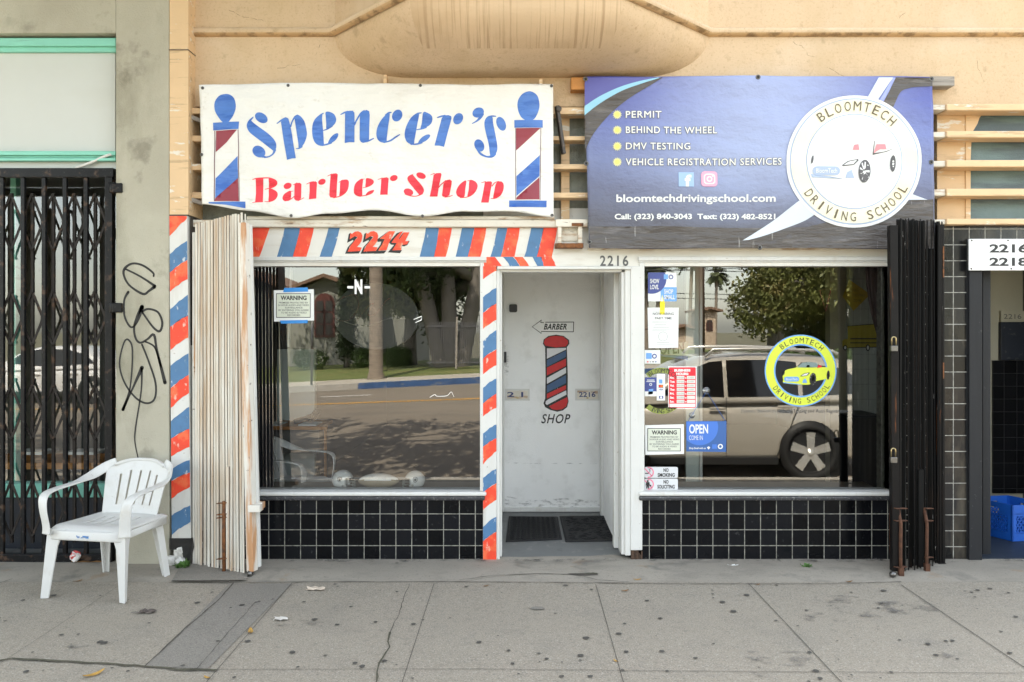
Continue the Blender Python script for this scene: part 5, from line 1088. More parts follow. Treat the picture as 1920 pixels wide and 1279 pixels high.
q_.text('U', .30, .058, .38, .018, 0, bold=.03, lift=.002); q_.build('crate_mark', mk('pale_mark', (.6, .65, .7), .5), t)
# ---------------------------------------------------------------- paper and stickers on the shop windows
paper = mk('white_paper', (.80, .81, .80), .55, .02, 6, bump=[(8, .25, .01)]); pale = mk('pale_green_paper', (.68, .71, .60), .55); cyan = mk('bright_blue_tape', srgb(50, 140, 215), .5)
royal = mk('royal_blue_print', srgb(66, 118, 205), .4); navyp = mk('navy_blue_print', srgb(58, 72, 140), .4); lightb = mk('light_blue_print', srgb(110, 165, 230), .4); redp = mk('scarlet_print', srgb(225, 30, 52), .4)
pink = mk('rose_print', srgb(235, 120, 150), .4); orange = mk('orange_print', srgb(235, 120, 40), .4); lime = mk('lime_sticker', srgb(214, 226, 70), .4); skys = mk('sky_sticker', srgb(110, 165, 225), .4); softgrey = mk('soft_grey_print', (.40, .40, .40), .5); openblue = mk('open_sign_blue', srgb(52, 96, 160), .4); oliveg = mk('dull_lime_sticker', srgb(140, 150, 70), .5)
YG = GLASS-.002
def sheet(name, label, cat, outline, mat_, Y=YG, th=.0015, group=None):
    cx_ = sum(p[0] for p in outline)/len(outline); cy_ = max(p[1] for p in outline)
    t = thing(name, label, cat, P(cx_, cy_, Y), 0, group)
    MB().prism([(X_(x, Y), Z_(y, Y)) for x, y in outline], Y-th, Y).build('sheet', mat_, t); return t
def warning(label, q, tape):
    (x0, y0), (x1, y1) = q
    o = [(x0, y0+1.5), (x1, y0-.5), (x1+.5, y1-2), (x0+.5, y1)]
    t = sheet('warning_sign', label, 'sign', o, paper, group='audio and video warning notices')
    a = Art(YG-.0015); w_, h_ = x1-x0, y1-y0; U = lambda u, v: (x0+u*w_, y0+v*h_)
    a.fill([rect(*U(.06, .12), *U(.92, .88))], 1); a.up(); f0, f1 = U(.06, .12), U(.92, .88); g0, g1 = U(.075, .14), U(.905, .86)
    a.fill([[rect(*f0, *f1), rect(*g0, *g1)[::-1]]], 0)
    a.text('WARNING', *U(.17, .19), *U(.82, .33), 0, bold=.03)
    for i, (tx, l, r) in enumerate((('PREMISES PROTECTED BY', .13, .86), ('24 HOUR AUDIO AND VIDEO', .11, .88), ('SURVEILLANCE', .28, .72), ('BY ENTERING YOU AGREE', .12, .87), ('TO BE AUDIO & VIDEO', .18, .82), ('RECORDED', .34, .66))):
        v = .385+.078*i; a.text(tx, *U(l, v), *U(r, v+.052), 2, bold=.01)
    a.build('notice_print', [M['ink'], pale, M['grey_ink']], t)
    if tape:
        for L in ([(533, 540), (577, 539), (578, 547), (531, 548)], [(525, 601), (577, 600), (577, 606), (527, 607)]): b = Art(YG-.003); b.fill([L], 0); b.build('tape', cyan, t)
warning('warning notice fixed with blue tape in the barber shop window', ((513.5, 543), (588.5, 603)), True)
warning('warning notice above the no smoking sign in the driving school window', ((1209.5, 796), (1282, 853)), False)
def small_sign(label, y0, y1, l1, l2, walker):
    t = sheet('prohibition_sign', label, 'sign', rrect(1208.5, y0, 1271, y1, 3), mk('silver_sign_plate', (.66, .67, .69), .35), group='no smoking and no soliciting plates')
    a = Art(YG-.0015); cy_ = (y0+y1)/2; x0, h = 1208.8, (y1-y0)
    a.text(l1, 1244, y0+2.5, 1253.5, y0+9.5, 0, bold=.03)
    a.text(l2, 1232.5 if walker else 1233, y0+11.5, 1265, y0+18.8, 0, bold=.03)
    for k in range(24):                                 # left half of the ring is behind the frame
        t0, t1 = -1.75+3.5*k/24, -1.75+3.5*(k+1)/24; c_ = (1216, cy_)
        q = [(c_[0]+r_*math.cos(v), c_[1]+r_*math.sin(v)) for r_, v in ((8, t0), (10, t0), (10, t1), (8, t1))]
        a.fill([q], 1)
    a.fill(stroke([(1209, cy_-7), (1222.5, cy_+7)], 1.8, smooth=False), 1)
    a.up()
    if walker: a.fill([ell(1214.5, cy_-6, 1.8, 1.8), [(1211.5, cy_-4), (1217.5, cy_-4), (1218.5, cy_+2), (1217, cy_+2), (1217, cy_+8), (1215, cy_+8), (1214.5, cy_+3), (1213.5, cy_+8), (1211.5, cy_+8), (1212, cy_+2), (1210.5, cy_+2)], rect(1218, cy_+1, 1221, cy_+4)], 0)
    else: a.fill([rect(1209.5, cy_+1, 1216, cy_+2.6)]+stroke([(1217, cy_), (1219, cy_-3), (1217, cy_-5), (1220, cy_-7)], .8), 0)
    a.build('sign_print', [M['ink'], pink], t)
small_sign('silver no smoking plate at the foot of the driving school window', 875.5, 896, 'NO', 'SMOKING', False)
small_sign('silver no soliciting plate below the no smoking plate', 897.5, 918.5, 'NO', 'SOLICITING', True)
# show love / shop small
t = sheet('window_poster', 'blue and white poster reading Show Love Shop Small', 'poster', rect(1215, 511, 1268.5, 565), paper)
a = Art(YG-.0015)
pts = [(1215, 511), (1246, 511)]+[(1222+27.5*math.cos(v), 523.5+27.5*math.sin(v)) for v in [R(-26+ (105+26)*k/16) for k in range(17)]]+[(1215, 551)]
a.fill([pts], 1); a.fill([rect(1238.5, 538.5, 1268.5, 565)], 2, lift=.0008); a.fill([rect(1244.5, 514.5, 1252.5, 523.5)], 2, lift=.002); a.fill([('ring', 1258, 519.5, 2.6, 4.4, 20, 1)], 1); a.up()
a.up(); a.text('SHOW', 1219, 523, 1236, 531.5, 0, bold=.02); a.text('LOVE.', 1219, 534, 1235, 542.5, 0, bold=.02); a.text('SHOP', 1245, 542.5, 1262, 551, 0, bold=.02); a.text('SMALL', 1245, 553, 1265.5, 561.5, 0, bold=.02)
a.build('poster_print', [paper, navyp, lightb], t)
t = thing('paper_pennant', 'yellow and white folded paper point hanging between poster and notice', 'decoration', P(1241, 590, YG))
a = Art(YG-.0012); a.fill([[(1241.5, 553), (1246.5, 568), (1246, 590), (1237, 590), (1237.5, 568)]], 1); a.up(); a.fill([[(1241, 555), (1243.5, 565), (1239, 565)]], 0); a.mb.build('pennant_paper', [paper, mk('yellow_paper', srgb(238, 222, 40), .5)], t)
t = sheet('hiring_notice', 'white now hiring part time notice taped inside the window', 'notice', [(1214, 577), (1272.5, 577), (1271.5, 652), (1216, 653)], paper)
a = Art(YG-.0015); a.text('NOW HIRING', 1224, 586, 1263.5, 591, 0, bold=.01); a.text('PART TIME', 1228, 594.5, 1259.5, 599, 0, bold=.01)
r_ = random.Random(8)
for i, y in enumerate((583, 602, 605, 608, 611, 614, 617, 620)): a.fill([rect(1224+r_.uniform(-2, 4), y, 1250+r_.uniform(-4, 14), y+.7)], 1)
a.fill([('ring', 1243, 631, 8, 8.8, 28, 1), ('ring', 1243, 631, 5.5, 5.9, 24, 1)], 1); a.fill([rect(1231, 642, 1255, 642.8), rect(1231, 645, 1264, 645.8)], 1)
a.build('notice_print', [M['grey_ink'], softgrey], t)
t = sheet('card_sticker', 'small white payment sticker with a blue square and badge', 'sticker', rect(1208.8, 656.5, 1238, 682), paper)
a = Art(YG-.0015); a.fill([rect(1211.5, 662, 1222, 673)], 0); a.fill([('ring', 1227, 668, 2.6, 4.6, 20, 1)], 1)
for i, m_ in enumerate((2, 3, 4, 1)): a.fill([rect(1213+5*i, 677.5, 1216+5*i, 679.5)], m_)
a.build('sticker_print', [lightb, navyp, redp, softgrey, M['ink']], t)
t = sheet('card_sticker', 'blue payment sticker with a card picture, lowest at the window edge', 'sticker', rect(1209, 708, 1231, 743), navyp)
a = Art(YG-.0015); a.fill([rect(1209, 734, 1231, 743)], 0); a.fill([[(1216.5, 730), (1225, 729), (1224, 739), (1215, 740)]], 1); a.fill([rect(1213, 712, 1227, 713.4), rect(1212, 715, 1228, 716.2)], 0); a.fill([('ring', 1220, 721, 1.6, 2.6, 16, 1)], 0); a.build('sticker_print', [paper, lightb], t)
t = sheet('card_sticker', 'tall narrow white sticker with a column of payment card marks', 'sticker', rect(1231.3, 701.5, 1247, 751), paper)
a = Art(YG-.0015); a.fill([rect(1235.5, 711.5, 1242, 719)], 0); a.fill([rect(1234.8, 721.5, 1243.5, 727)], 1); a.fill([ell(1237.7, 724.2, 2.3, 2.3)], 2, lift=.002); a.fill([ell(1240.7, 724.2, 2.3, 2.3)], 3, lift=.0024)
a.text('VISA', 1235, 729, 1243.5, 732, 4, bold=.03); a.fill([rect(1235.5, 742.5, 1243.5, 747.5)], 4); a.fill([ell(1239.5, 745, 2, 2)], 5, lift=.002); a.fill(stroke([(1237, 706), (1240, 704), (1240, 707)], .6, smooth=False), 6)
a.build('sticker_print', [lightb, M['ink'], redp, orange, navyp, paper, softgrey], t)
# business hours
t = sheet('hours_sign', 'red and white business hours sign in the driving school window', 'sign', rect(1252.8, 687, 1306.5, 766.5), paper)
a = Art(YG-.0015); a.fill([rrect(1254.3, 688.8, 1304.5, 764.8, 2)], 1); a.up(); a.fill([rect(1255.2, 757, 1303.4, 763.3)], 0)
a.text('BUSINESS', 1264, 692, 1294.5, 697, 0, bold=.06); a.text('HOURS:', 1268, 698.6, 1291, 703.5, 0, bold=.06)
for i, (d_, h1, h2) in enumerate((('Mon.', '10:00', '5:00'), ('Tues.', '10:00', '5:00'), ('Wed.', '10:00', '5:00'), ('Thur.', '10:00', '5:00'), ('Fri.', '10:00', '5:00'), ('Sat.', 'CLOSED', ''), ('Sun.', 'CLOSED', ''))):
    y = 705+7.45*i; a.fill([rect(1268.7, y, 1283, y+6), rect(1288, y, 1303.2, y+6)], 2); a.text(d_, 1256, y+1, 1256+(9.5 if len(d_) > 4 else 8), y+5.4, 0, bold=.05); a.text('to', 1284, y+2, 1287.2, y+5, 0, bold=.04)
    a.up(); a.text(h1, 1270, y+1.6, 1282, y+4.6, 3, bold=.005)
    if h2: a.text(h2, 1290, y+1.6, 1300.5, y+4.6, 3, bold=.005)
    a.layer = 1
a.build('sign_print', [paper, redp, mk('cream_slip', (.72, .71, .66), .5), softgrey], t)
# open sign with cord and suction cups
t = thing('open_sign', 'blue hanging open come in sign below a suction cup', 'sign', P(1324, 847, YG-.004))
yo = YG-.004
MB().prism([(X_(x, yo), Z_(y, yo)) for x, y in ((1286.5, 790), (1362, 789.5), (1361.5, 847.5), (1286.8, 846.5))], yo-.002, yo).build('sign_card', openblue, t)
a = Art(yo-.002)
pts = [(1286.8, 790.2), (1345, 790.2)]+[(1312+34.5*math.cos(v), 801+34*math.sin(v)) for v in [R(-15+(138+15)*k/20) for k in range(21)]]+[(1286.8, 826)]
a.fill([pts], 1); a.up(); a.text('OPEN', 1292, 795.5, 1327.5, 813, 0, bold=.025); a.text('COME IN', 1292, 816.5, 1317.5, 825, 0, bold=-.005); a.text('Shop Small with us', 1292, 838.5, 1323, 843, 0, bold=.02)
a.fill([rect(1335, 833, 1344, 841.5)], 1); a.fill([('ring', 1350.5, 837.2, 2.6, 4.8, 20, 1), [(1325.5, 839), (1328.5, 836.8), (1331.5, 839), (1328.5, 843)]], 0); a.build('sign_print', [paper, royal], t)
cup = P(1324.5, 733, yo)
mb = MB(); mb.tube([P(1290, 790, yo), cup+Vector((0, -.006, -.004)), P(1360.5, 790, yo)], .0016, 6); mb.build('cord', royal, t)
cupm = glassmat('clear_plastic_cup', (.8, .8, .8), 2.0, .25, .15)
mb = MB(); mb.lathe([(.026, .0), (.024, -.004), (.010, -.012), (.006, -.020), (.0, -.020)], cup+Vector((0, .002, 0)), 20, 0, 'Y'); mb.build('suction_cup', cupm, t)
mb = MB(); mb.lathe([(.022, .0), (.020, -.004), (.010, -.012), (.006, -.020), (.0, -.020)], P(1297.5, 779, yo)+Vector((0, .002, 0)), 20, 0, 'Y'); mb.build('suction_cup', cupm, t)
t = sheet('open_banner_card', 'blue edged card reading Open partly behind the hiring notice', 'sign', [(1226, 651), (1290, 640), (1291, 668), (1240, 664)], pale, Y=.30)
a = Art(.2985); a.text('OPEN', 1236, 642, 1283, 664, 0, bold=.03, rot=-3); a.fill([[(1238, 664.5), (1290, 668), (1290, 675), (1240, 668)]], 1); a.build('card_print', [M['ink'], openblue], t)
# round stickers
def round_sticker(label, cx, cy, r, cut=None, dull=False):
    t = thing('round_sticker', label, 'sticker', P(cx, cy+r, YG), 0, 'round driving school stickers')
    a = Art(YG+.0005)
    lm = oliveg if dull else lime
    if not cut:
        a.fill(ring(cx, cy, r*.70, r), 1); a.up(); a.fill(ring(cx, cy, r*.745, r*.965), 0); a.up()
        a.arc('BLOOMTECH', cx, cy, r*.845, -38, 42, 9.6, 6.6, 2, bold=.0); a.arc('DRIVING SCHOOL', cx, cy, r*.845, 235, 121, 9.6, 6.0, 2, bold=.0, outward=False); a.up()
        car_logo(a, 1420+170/7.52-160*.1, 610+70/7.52+2, .0, False, dict(body=0, screen=3, blue=1, seat=4, line=2, light=5, word=5, faint=3)) if False else car_logo(a, cx-66-.6, cy-61.5-10+3.0-4, .128, False, dict(body=0, screen=3, blue=1, seat=4, line=2, light=5, word=5, faint=3))
    else:
        for k in range(40):
            t0, t1 = cut[0]+(cut[1]-cut[0])*k/40, cut[0]+(cut[1]-cut[0])*(k+1)/40
            a.fill([[(cx+q*math.sin(R(v)), cy-q*math.cos(R(v))) for q, v in ((r*.745, t0), (r*.965, t0), (r*.965, t1), (r*.745, t1))]], 0, lift=.002)
        a.layer = 2; a.arc('BLOOMTECH', cx, cy, r*.845, -34, 44, 8.5, 5.6, 2); a.arc('IVING SCHO', cx, cy, r*.845, 205, 140, 8.5, 5.6, 2, outward=False)
    a.build('sticker_print', [lm, skys, M['ink'], mk('grey_windscreen_print', srgb(120, 140, 140), .4), redp, offw], t)
round_sticker('bright lime round sticker with a yellow convertible in the middle of the window', 1501, 695, 67.5)
round_sticker('dull lime round sticker partly covered by payment stickers', 1240, 733, 45, (-42, 222), True)
for tx, x0, x1 in (('Permits  Behind the Wheel  Testing and Auto Registration', 1390, 1590),):
    t = thing('window_lettering', 'line of faint grey small letters low on the driving school window', 'lettering', P(1490, 778, YG)); a = Art(YG+.001); a.text(tx, x0, 767, x1, 776, 0, bold=0); a.build('letters', mk('faint_grey_letters', (.12, .12, .12), .5), t)
t = thing('window_lettering', 'white letter N between two dashes on the barber shop window', 'lettering', P(672, 552, YG)); a = Art(YG+.001); a.text('N', 665, 524, 679.5, 551.5, 0, bold=.05); a.fill([rect(651.5, 536.5, 662.5, 541), rect(683.5, 536.5, 694, 541)], 0); vw = mk('white_vinyl_letters', (.85, .85, .83), .4); a.build('letters', vw, t); a = Art(YG+.001); a.fill(stroke([(779, 605, 1.2), (790, 600, 2), (791, 593, 2), (776, 599, 1.2)], 2, smooth=False), 0); a.build('scraped_remnant', vw, t); a = Art(YG+.001); a.fill(stroke([(806, 745, .8), (815, 740, 1.2), (820, 743, 1), (838, 742, 1), (846, 735, .8), (851, 744, .6)], 1), 0); a.build('scraped_remnant', vw, t)
# ---------------------------------------------------------------- things on the ledge and in the rooms
curtain = mk('dark_navy_curtain', (.012, .014, .026), .8, bump=[((40, 40, 1.5), .3, .01)]); bcur = mk('brown_curtain', (.10, .07, .065), .8, .2, (20, 20, 2))
t = thing('curtain', 'dark navy curtain at the left side of the barber shop window', 'curtain', P(490, 916, .14)); mb = MB()
mb.grid(lambda u, v: Vector((X_(455, .12)+(X_(505, .12)-X_(455, .12)+.03*v)*u*(1), .150+.018*math.sin(u*34+v*2), Z_(489, .12)+(LEDGE-Z_(489, .12)+.004)*v*1.0)), 60, 24); mb.build('curtain_cloth', curtain, t)
t = thing('curtain', 'brown drape tied back at the right side of the driving school window', 'curtain', P(1650, 660, .2)); mb = MB()
mb.grid(lambda u, v: P(1622+34*v*v+u*(60-35*v), 488+175*v, .20+.015*math.sin(u*26)), 40, 24); mb.build('curtain_cloth', bcur, t)
silver = mk('pearl_helmet_shell', (.86, .88, .88), .18, .03, 9, coat=.6); hgrey = mk('grey_face_guard', (.50, .50, .47), .35)
def helmet(label, px, flip):
    y0 = .24; base = LEDGE
    c = Vector((X_(px, y0), y0, base+.062)); t = thing('football_helmet', label, 'helmet', (c.x, c.y, base), 0, 'small football helmets on the ledge'); s_ = -1 if flip else 1; r = .068
    mb = MB(); nu, nv = 28, 18
    def f(u, v):
        th = 2*math.pi*u; ph = math.pi*(.02+.70*v); x = r*1.10*math.sin(ph)*math.cos(th); y = r*.9*math.sin(ph)*math.sin(th); z = r*math.cos(ph)
        return c+Vector((x*s_, y, z))
    v_ = [f(i/nu, j/nv) for j in range(nv+1) for i in range(nu)]
    fs = []
    for j in range(nv):
        for i in range(nu):
            m_ = f((i+.5)/nu, (j+.5)/nv)-c
            if m_.x*s_ > r*.52 and m_.z < r*.30: continue        # face opening
            fs.append((j*nu+i, j*nu+(i+1) % nu, (j+1)*nu+(i+1) % nu, (j+1)*nu+i))
    mb.add(v_, fs, 0, True); o = mb.build('shell', silver, t); so = o.modifiers.new('thick', 'SOLIDIFY'); so.thickness = .004
    mb = MB()
    for z_, w_ in ((-.005, .60), (-.025, .66), (-.045, .62)):
        mb.tube([c+Vector((s_*(r*.62+.045*math.cos(q)), r*.85*math.sin(q), z_)) for q in [R(-80+160*k/12) for k in range(13)]], .0028, 6)
    for q in (-35, 0, 35): mb.tube([c+Vector((s_*(r*.62+.045*math.cos(R(q))), r*.85*math.sin(R(q)), z_)) for z_ in (-.045, -.005)], .0028, 6)
    mb.build('face_guard', hgrey, t)
    q = Art(0); yy = c.y-r*.9-.003; ox, oz = c.x-s_*.010, c.z+.012
    q.map = lambda x, y, l: Vector((ox+x*.0011, yy-l*1.0+((x*x+y*y)*.000006), oz-y*.0011))
    sh = [(-15, -16), (0, -20), (15, -16), (14, 6), (8, 14), (0, 20), (-8, 14), (-14, 6)]
    q.fill([sh], 0); q.up(); q.fill([[(x*.84, y*.84) for x, y in sh]], 1); q.up(); q.fill([ell(0, 1, 5, 7), [(-6, -6), (0, -10), (6, -6), (6, -2), (-6, -2)]], 0); q.fill(stroke([(-12, -11), (10, 12)], 2, smooth=False)+stroke([(12, -11), (-10, 12)], 2, smooth=False), 0, lift=.0022)
    q.build('shield_emblem', [M['ink'], mk('silver_emblem_print', (.55, .57, .58), .4)], t)
    mb = MB(); mb.lathe([(.0, -.002), (.008, -.002), (.009, 0), (.007, .002)], (c.x+s_*.01, c.y-r*.86, c.z-.030), 12, 0, 'Y'); mb.build('ear_hole', hgrey, t)
helmet('silver football helmet facing right beside the indoor armchair', 643, False); helmet('silver football helmet facing left, right of the football', 778, True)
base = LEDGE; c = Vector((X_(710, .24), .24, base+.055))
t = thing('football', 'tan and white football lying on the window ledge between the helmets', 'ball', (c.x, c.y, base))
tanl = mk('tan_ball_leather', (.42, .34, .24), .5, .1, 8, bump=[(200, .2, .002)]); mb = MB(); n = 24
pr = [(.0, -.15)]+[(.056*math.cos(R(q))**1.25, .15*math.sin(R(q))) for q in range(-80, 81, 10)]+[(.0, .15)]
mb.lathe(pr, c, 28, 0, 'X')
for i, f_ in enumerate(mb.f):
    z_ = sum((mb.v[k].z-c.z) for k in f_)/len(f_)
    if z_ > .012: mb.m[i] = 1
mb.build('ball_skin', [tanl, silver], t)
q = Art(0); q.map = lambda x, y, l: Vector((c.x+x, c.y-.0485-l+.0*y, c.z+.030-y)); q.text('RAIDERS', -.062, -.012, .062, .012, 0, bold=.03, lift=.002); q.build('ball_lettering', mk('pale_ball_lettering', (.72, .74, .76), .4), t)
t = thing('wall_counter', 'dark counter with papers behind the barber shop armchair', 'counter', (X_(540, 1.5), 1.5, 0))
mb = MB(); mb.pbox(500, 800, 600, 806, 1.15, 1.62); mb.build('counter_top', M['orange_wood'], t, .003); MB().pbox(500, 806.5, 598, 850, 1.2, 1.6).build('counter_drawer', M['room'], t); MB().pbox(607.5, 806, 611.5, 1010, 1.2, 1.23).build('counter_leg', M['orange_wood'], t)
MB().pbox(497, 800, 613, 806, 1.16, 1.2).build('counter_edge', M['orange_wood'], t)
t = thing('papers', 'white papers and a black phone heaped on the dark counter', 'papers', (X_(565, 1.3), 1.3, 1.0)); zt = Z_(800, 1.15)
mb = MB(); mb.box(X_(505, 1.3), X_(530, 1.3), 1.2, 1.45, zt, zt+.008); mb.box(X_(565, 1.3), X_(598, 1.3), 1.2, 1.42, zt, zt+.012); mb.build('paper_stack', paper, t)
mb = MB(); mb.bar((X_(550, 1.3), 1.35, zt+.02), (X_(585, 1.3), 1.35, zt+.07), .1, .04); mb.bar((X_(575, 1.3), 1.4, zt+.02), (X_(592, 1.3), 1.4, zt+.11), .1, .05); mb.build('desk_phone', M['ink'], t, .01)
t = thing('hanging_pole', 'thin white pole hanging behind the taped warning notice', 'pole', P(544, 650, .2)); mb = MB(); mb.bar(P(547, 486, .2), P(541.5, 650, .2), .024, .012); mb.build('pole_strip', M['white'], t)
t = thing('lamp_sign', 'unlit black oval sign with a curl of small bulbs in the barber shop', 'sign', P(705, 660, .45)); y_ = .45
MB().prism([(X_(x, y_), Z_(y, y_)) for x, y in ell(705, 593, 80, 62, 4, 40)], y_, y_+.05).build('sign_oval', mk('black_sign_panel', (.02, .022, .022), .5), t)
mb = MB(); dots = catmull([(640, 560), (665, 553), (672, 575), (655, 600), (630, 598), (626, 575), (645, 556)], 8)[::1]+catmull([(670, 600), (690, 575), (700, 570), (690, 590), (705, 588), (722, 566), (730, 560)], 6)
for x_, y__ in dots: mb.lathe([(.0, -.006), (.003, -.004), (.003, 0)], P(x_, y__, y_-.0), 6, 0, 'Y')
mb.build('bulb_curl', mk('dim_red_bulb', (.35, .12, .10), .3), t)
mb = MB()
for x_, y__ in catmull([(646, 603), (660, 608), (680, 611), (700, 609), (720, 600), (740, 596), (760, 598)], 6): mb.lathe([(.0, -.006), (.0035, -.004), (.0035, 0)], P(x_, y__, y_), 6, 0, 'Y')
mb.build('bulb_line', mk('dim_white_bulb', (.6, .58, .52), .3), t)
# drawings on the panelled wall
yp_ = gy-.003
t = thing('wall_drawing', 'yellow no texting zone diamond drawing on the panelled wall', 'drawing', P(1612, 585, yp_)); a = Art(yp_); a.fill([[(1592, 524), (1632, 552), (1600, 583), (1580, 556)]], 0); a.text('NO', 1599, 541, 1609, 547, 1, bold=.01); a.text('TEXTING', 1599, 551, 1621, 556, 1, bold=.01); a.text('ZONE', 1600, 561, 1615, 566, 1, bold=.01); a.build('painted_shape', [mk('mustard_paint', srgb(190, 165, 55), .6, .1, 10), mk('dull_mustard_print', srgb(120, 105, 55), .6)], t)
t = thing('wall_drawing', 'yellow school bus drawing on the panelled wall', 'drawing', P(1612, 660, yp_)); a = Art(yp_)
a.fill([[(1589, 611), (1646, 607), (1646, 651), (1590, 653)], [(1579, 640), (1583, 636), (1590, 636), (1590, 653), (1580, 652)]], 0); a.up(); a.fill([rect(1594, 634, 1646, 636.5), rect(1594, 642, 1646, 644), [(1588.5, 611), (1646.5, 606.5), (1646.5, 608), (1588.5, 612)], rect(1645.3, 607, 1646.6, 651), [(1590, 651.5), (1646, 650), (1646, 651.5), (1590, 653)]]+[ell(1584.5, 652, 4, 5), ell(1627, 652, 4, 6.5)], 1); a.up(); a.fill([ell(1584.5, 652, 2, 3), ell(1627, 652, 2, 4)], 2)
a.build('painted_shape', [mk('bus_yellow_paint', srgb(170, 155, 55), .6, .1, 10), M['ink'], paper], t)
t = thing('cabinet', 'black low cabinet in front of the panelled wall', 'cabinet', (X_(1622, .9), .9, 0)); mb = MB(); mb.pbox(1588, 783, 1650, 1100, .85, 1.2); mb.build('cabinet_body', M['ink'], t, .004); mb = MB(); mb.pbox(1586, 779, 1656, 783, .83, 1.22); mb.build('cabinet_top', M['navy'], t, .002)
t = thing('table_flag', 'small red and clear triangle stand behind the round lime sticker', 'ornament', P(1548, 585, .5)); mb = MB(); mb.tube([P(1537, 545, .5), P(1559, 539, .5), P(1548, 583, .5)], .006, 6, closed=True); mb.build('triangle_rim', mk('dark_red_plastic', (.25, .03, .04), .4), t)
# ---------------------------------------------------------------- litter and weeds on the pavement
def leafmb(c, s, ang, curl, r):
    mb = MB(); n = 7
    def f(u, v):
        x = (u-.5)*2; w_ = .32*(1-x*x)**.7*(v-.5)*2; z = curl*(x*x)+.15*abs(v-.5); return c+Matrix.Rotation(ang, 3, 'Z') @ Vector((x*s, w_*s, .003+z*s))
    mb.grid(f, 8, 4); return mb
lr = random.Random(7); brown = mk('dry_leaf', (.22, .11, .04), .8, .3, 60); golden = mk('golden_leaf', (.45, .26, .06), .8, .3, 60)
names = ['curled golden leaf near the long pavement joint', 'long tan leaf by the lower left pavement joint', 'small brown leaf under the chair', 'red brown leaf at the doorway strip', 'yellow leaf in the strip below the white door post', 'tiny golden leaf on the joint below the doorway', 'brown leaf on the strip under the right bulkhead', 'orange leaf beside the right bulkhead weed', 'dark leaf next to the black folding gate', 'small yellow leaf at the bottom left corner joint', 'brown leaf on the middle of the right slab strip']
for (px, py, s_, m_), nm in zip(((470, 1186, .04, golden), (176, 1267, .05, golden), (146, 1091, .03, brown), (911, 1100, .022, brown), (1195, 1088, .026, golden), (1155, 1241, .018, golden), (1172, 1109, .026, brown), (1480, 1062, .028, golden), (1592, 1092, .026, brown), (388, 1272, .022, golden), (1421, 1097, .018, brown)), names):
    c_ = G(px, py); o = leafmb(c_, s_, lr.uniform(0, 6), .25, lr).build('fallen_leaf', m_); tag(o, nm, 'leaf', 'fallen leaves on the pavement')
def scrap(name, label, cat, px, py, sx, sy, mat_, seed, z=.0):
    r = random.Random(seed); mb = MB(); c_ = G(px, py)
    pts = [[c_+Vector(((i/5-.5)*sx+r.uniform(-.01, .01), (j/4-.5)*sy+r.uniform(-.008, .008), .004+z+r.uniform(0, .012))) for i in range(6)] for j in range(5)]
    mb.add([p for row in pts for p in row], [(j*6+i, j*6+i+1, (j+1)*6+i+1, (j+1)*6+i) for j in range(4) for i in range(5)], 0, False)
    tag(mb.build(name, mat_), label, cat)
scrap('paper_scrap', 'flat torn cream paper scrap left of the pavement crack', 'paper', 592, 1106, .11, .05, mk('cream_scrap', (.62, .52, .42), .7), 1)
scrap('plastic_scrap', 'crumpled clear wrapper on the slab beside the long joint', 'wrapper', 525, 1163, .07, .04, mk('dusty_wrapper', (.55, .52, .48), .3), 2)
scrap('paper_scrap', 'small white paper strip at the foot of the right bulkhead', 'paper', 1374, 1063, .06, .018, paper, 3)
scrap('paper_scrap', 'dark torn scrap on the slab in front of the chair', 'paper', 275, 1149, .09, .05, mk('dirty_scrap', (.10, .08, .07), .8), 4)
t = thing('crumpled_wrapper', 'crumpled red and white wrapper lying at the foot of the security gate', 'litter', P(140, 1040, -.09)); mb = MB(); chunk(mb, (X_(141, -.1), -.10, .055), (.035, .02, .042), 9); mb.build('wrapper_sheet', mk('red_and_white_wrap', (.75, .73, .72), .4, dirt=[((.55, .03, .03), 22, .48, .54, 1)]), t)
scrap('dead_leaves', 'heap of dry brown leaves under the security gate', 'leaves', 165, 1056, .22, .05, brown, 6, .005)
weed = mk('weed_leaf', (.07, .16, .03), .6, .3, 40)
def plant(label, p, s_, n, seed):
    r = random.Random(seed); t = thing('weed', label, 'plant', p, 0, 'weeds in the pavement cracks'); mb = MB(); st_ = MB()
    for k in range(n):
        a_ = r.uniform(0, 6.28); l = s_*r.uniform(.5, 1.1); d_ = Vector((math.cos(a_), math.sin(a_)*.6, r.uniform(.35, 1.1))).normalized(); q = p+d_*l; sd = d_.cross(Vector((0, 0, 1))).normalized()*s_*.14
        st_.tube([p, p+d_*l*.55, q-d_*l*.15], .0012, 4); mb.add([p+d_*l*.3, p+d_*l*.65+sd, q, p+d_*l*.65-sd], [(0, 1, 2, 3)])
        for m_ in range(2):
            o_ = p+d_*l*r.uniform(.4, .9); e_ = Vector((r.uniform(-1, 1), r.uniform(-1, 1), r.uniform(-.2, .8))).normalized(); s2 = e_.orthogonal().normalized()*s_*.1; mb.add([o_, o_+e_*s_*.18+s2, o_+e_*s_*.34, o_+e_*s_*.18-s2], [(0, 1, 2, 3)])
    mb.build('foliage', weed, t); st_.build('stem', weed, t)
plant('green weed growing at the broken pilaster foot', G(345, 1066)+Vector((0, -.02, 0)), .075, 26, 1)
plant('small green weed at the foot of the right tiled bulkhead', G(1511, 1066), .05, 26, 2)
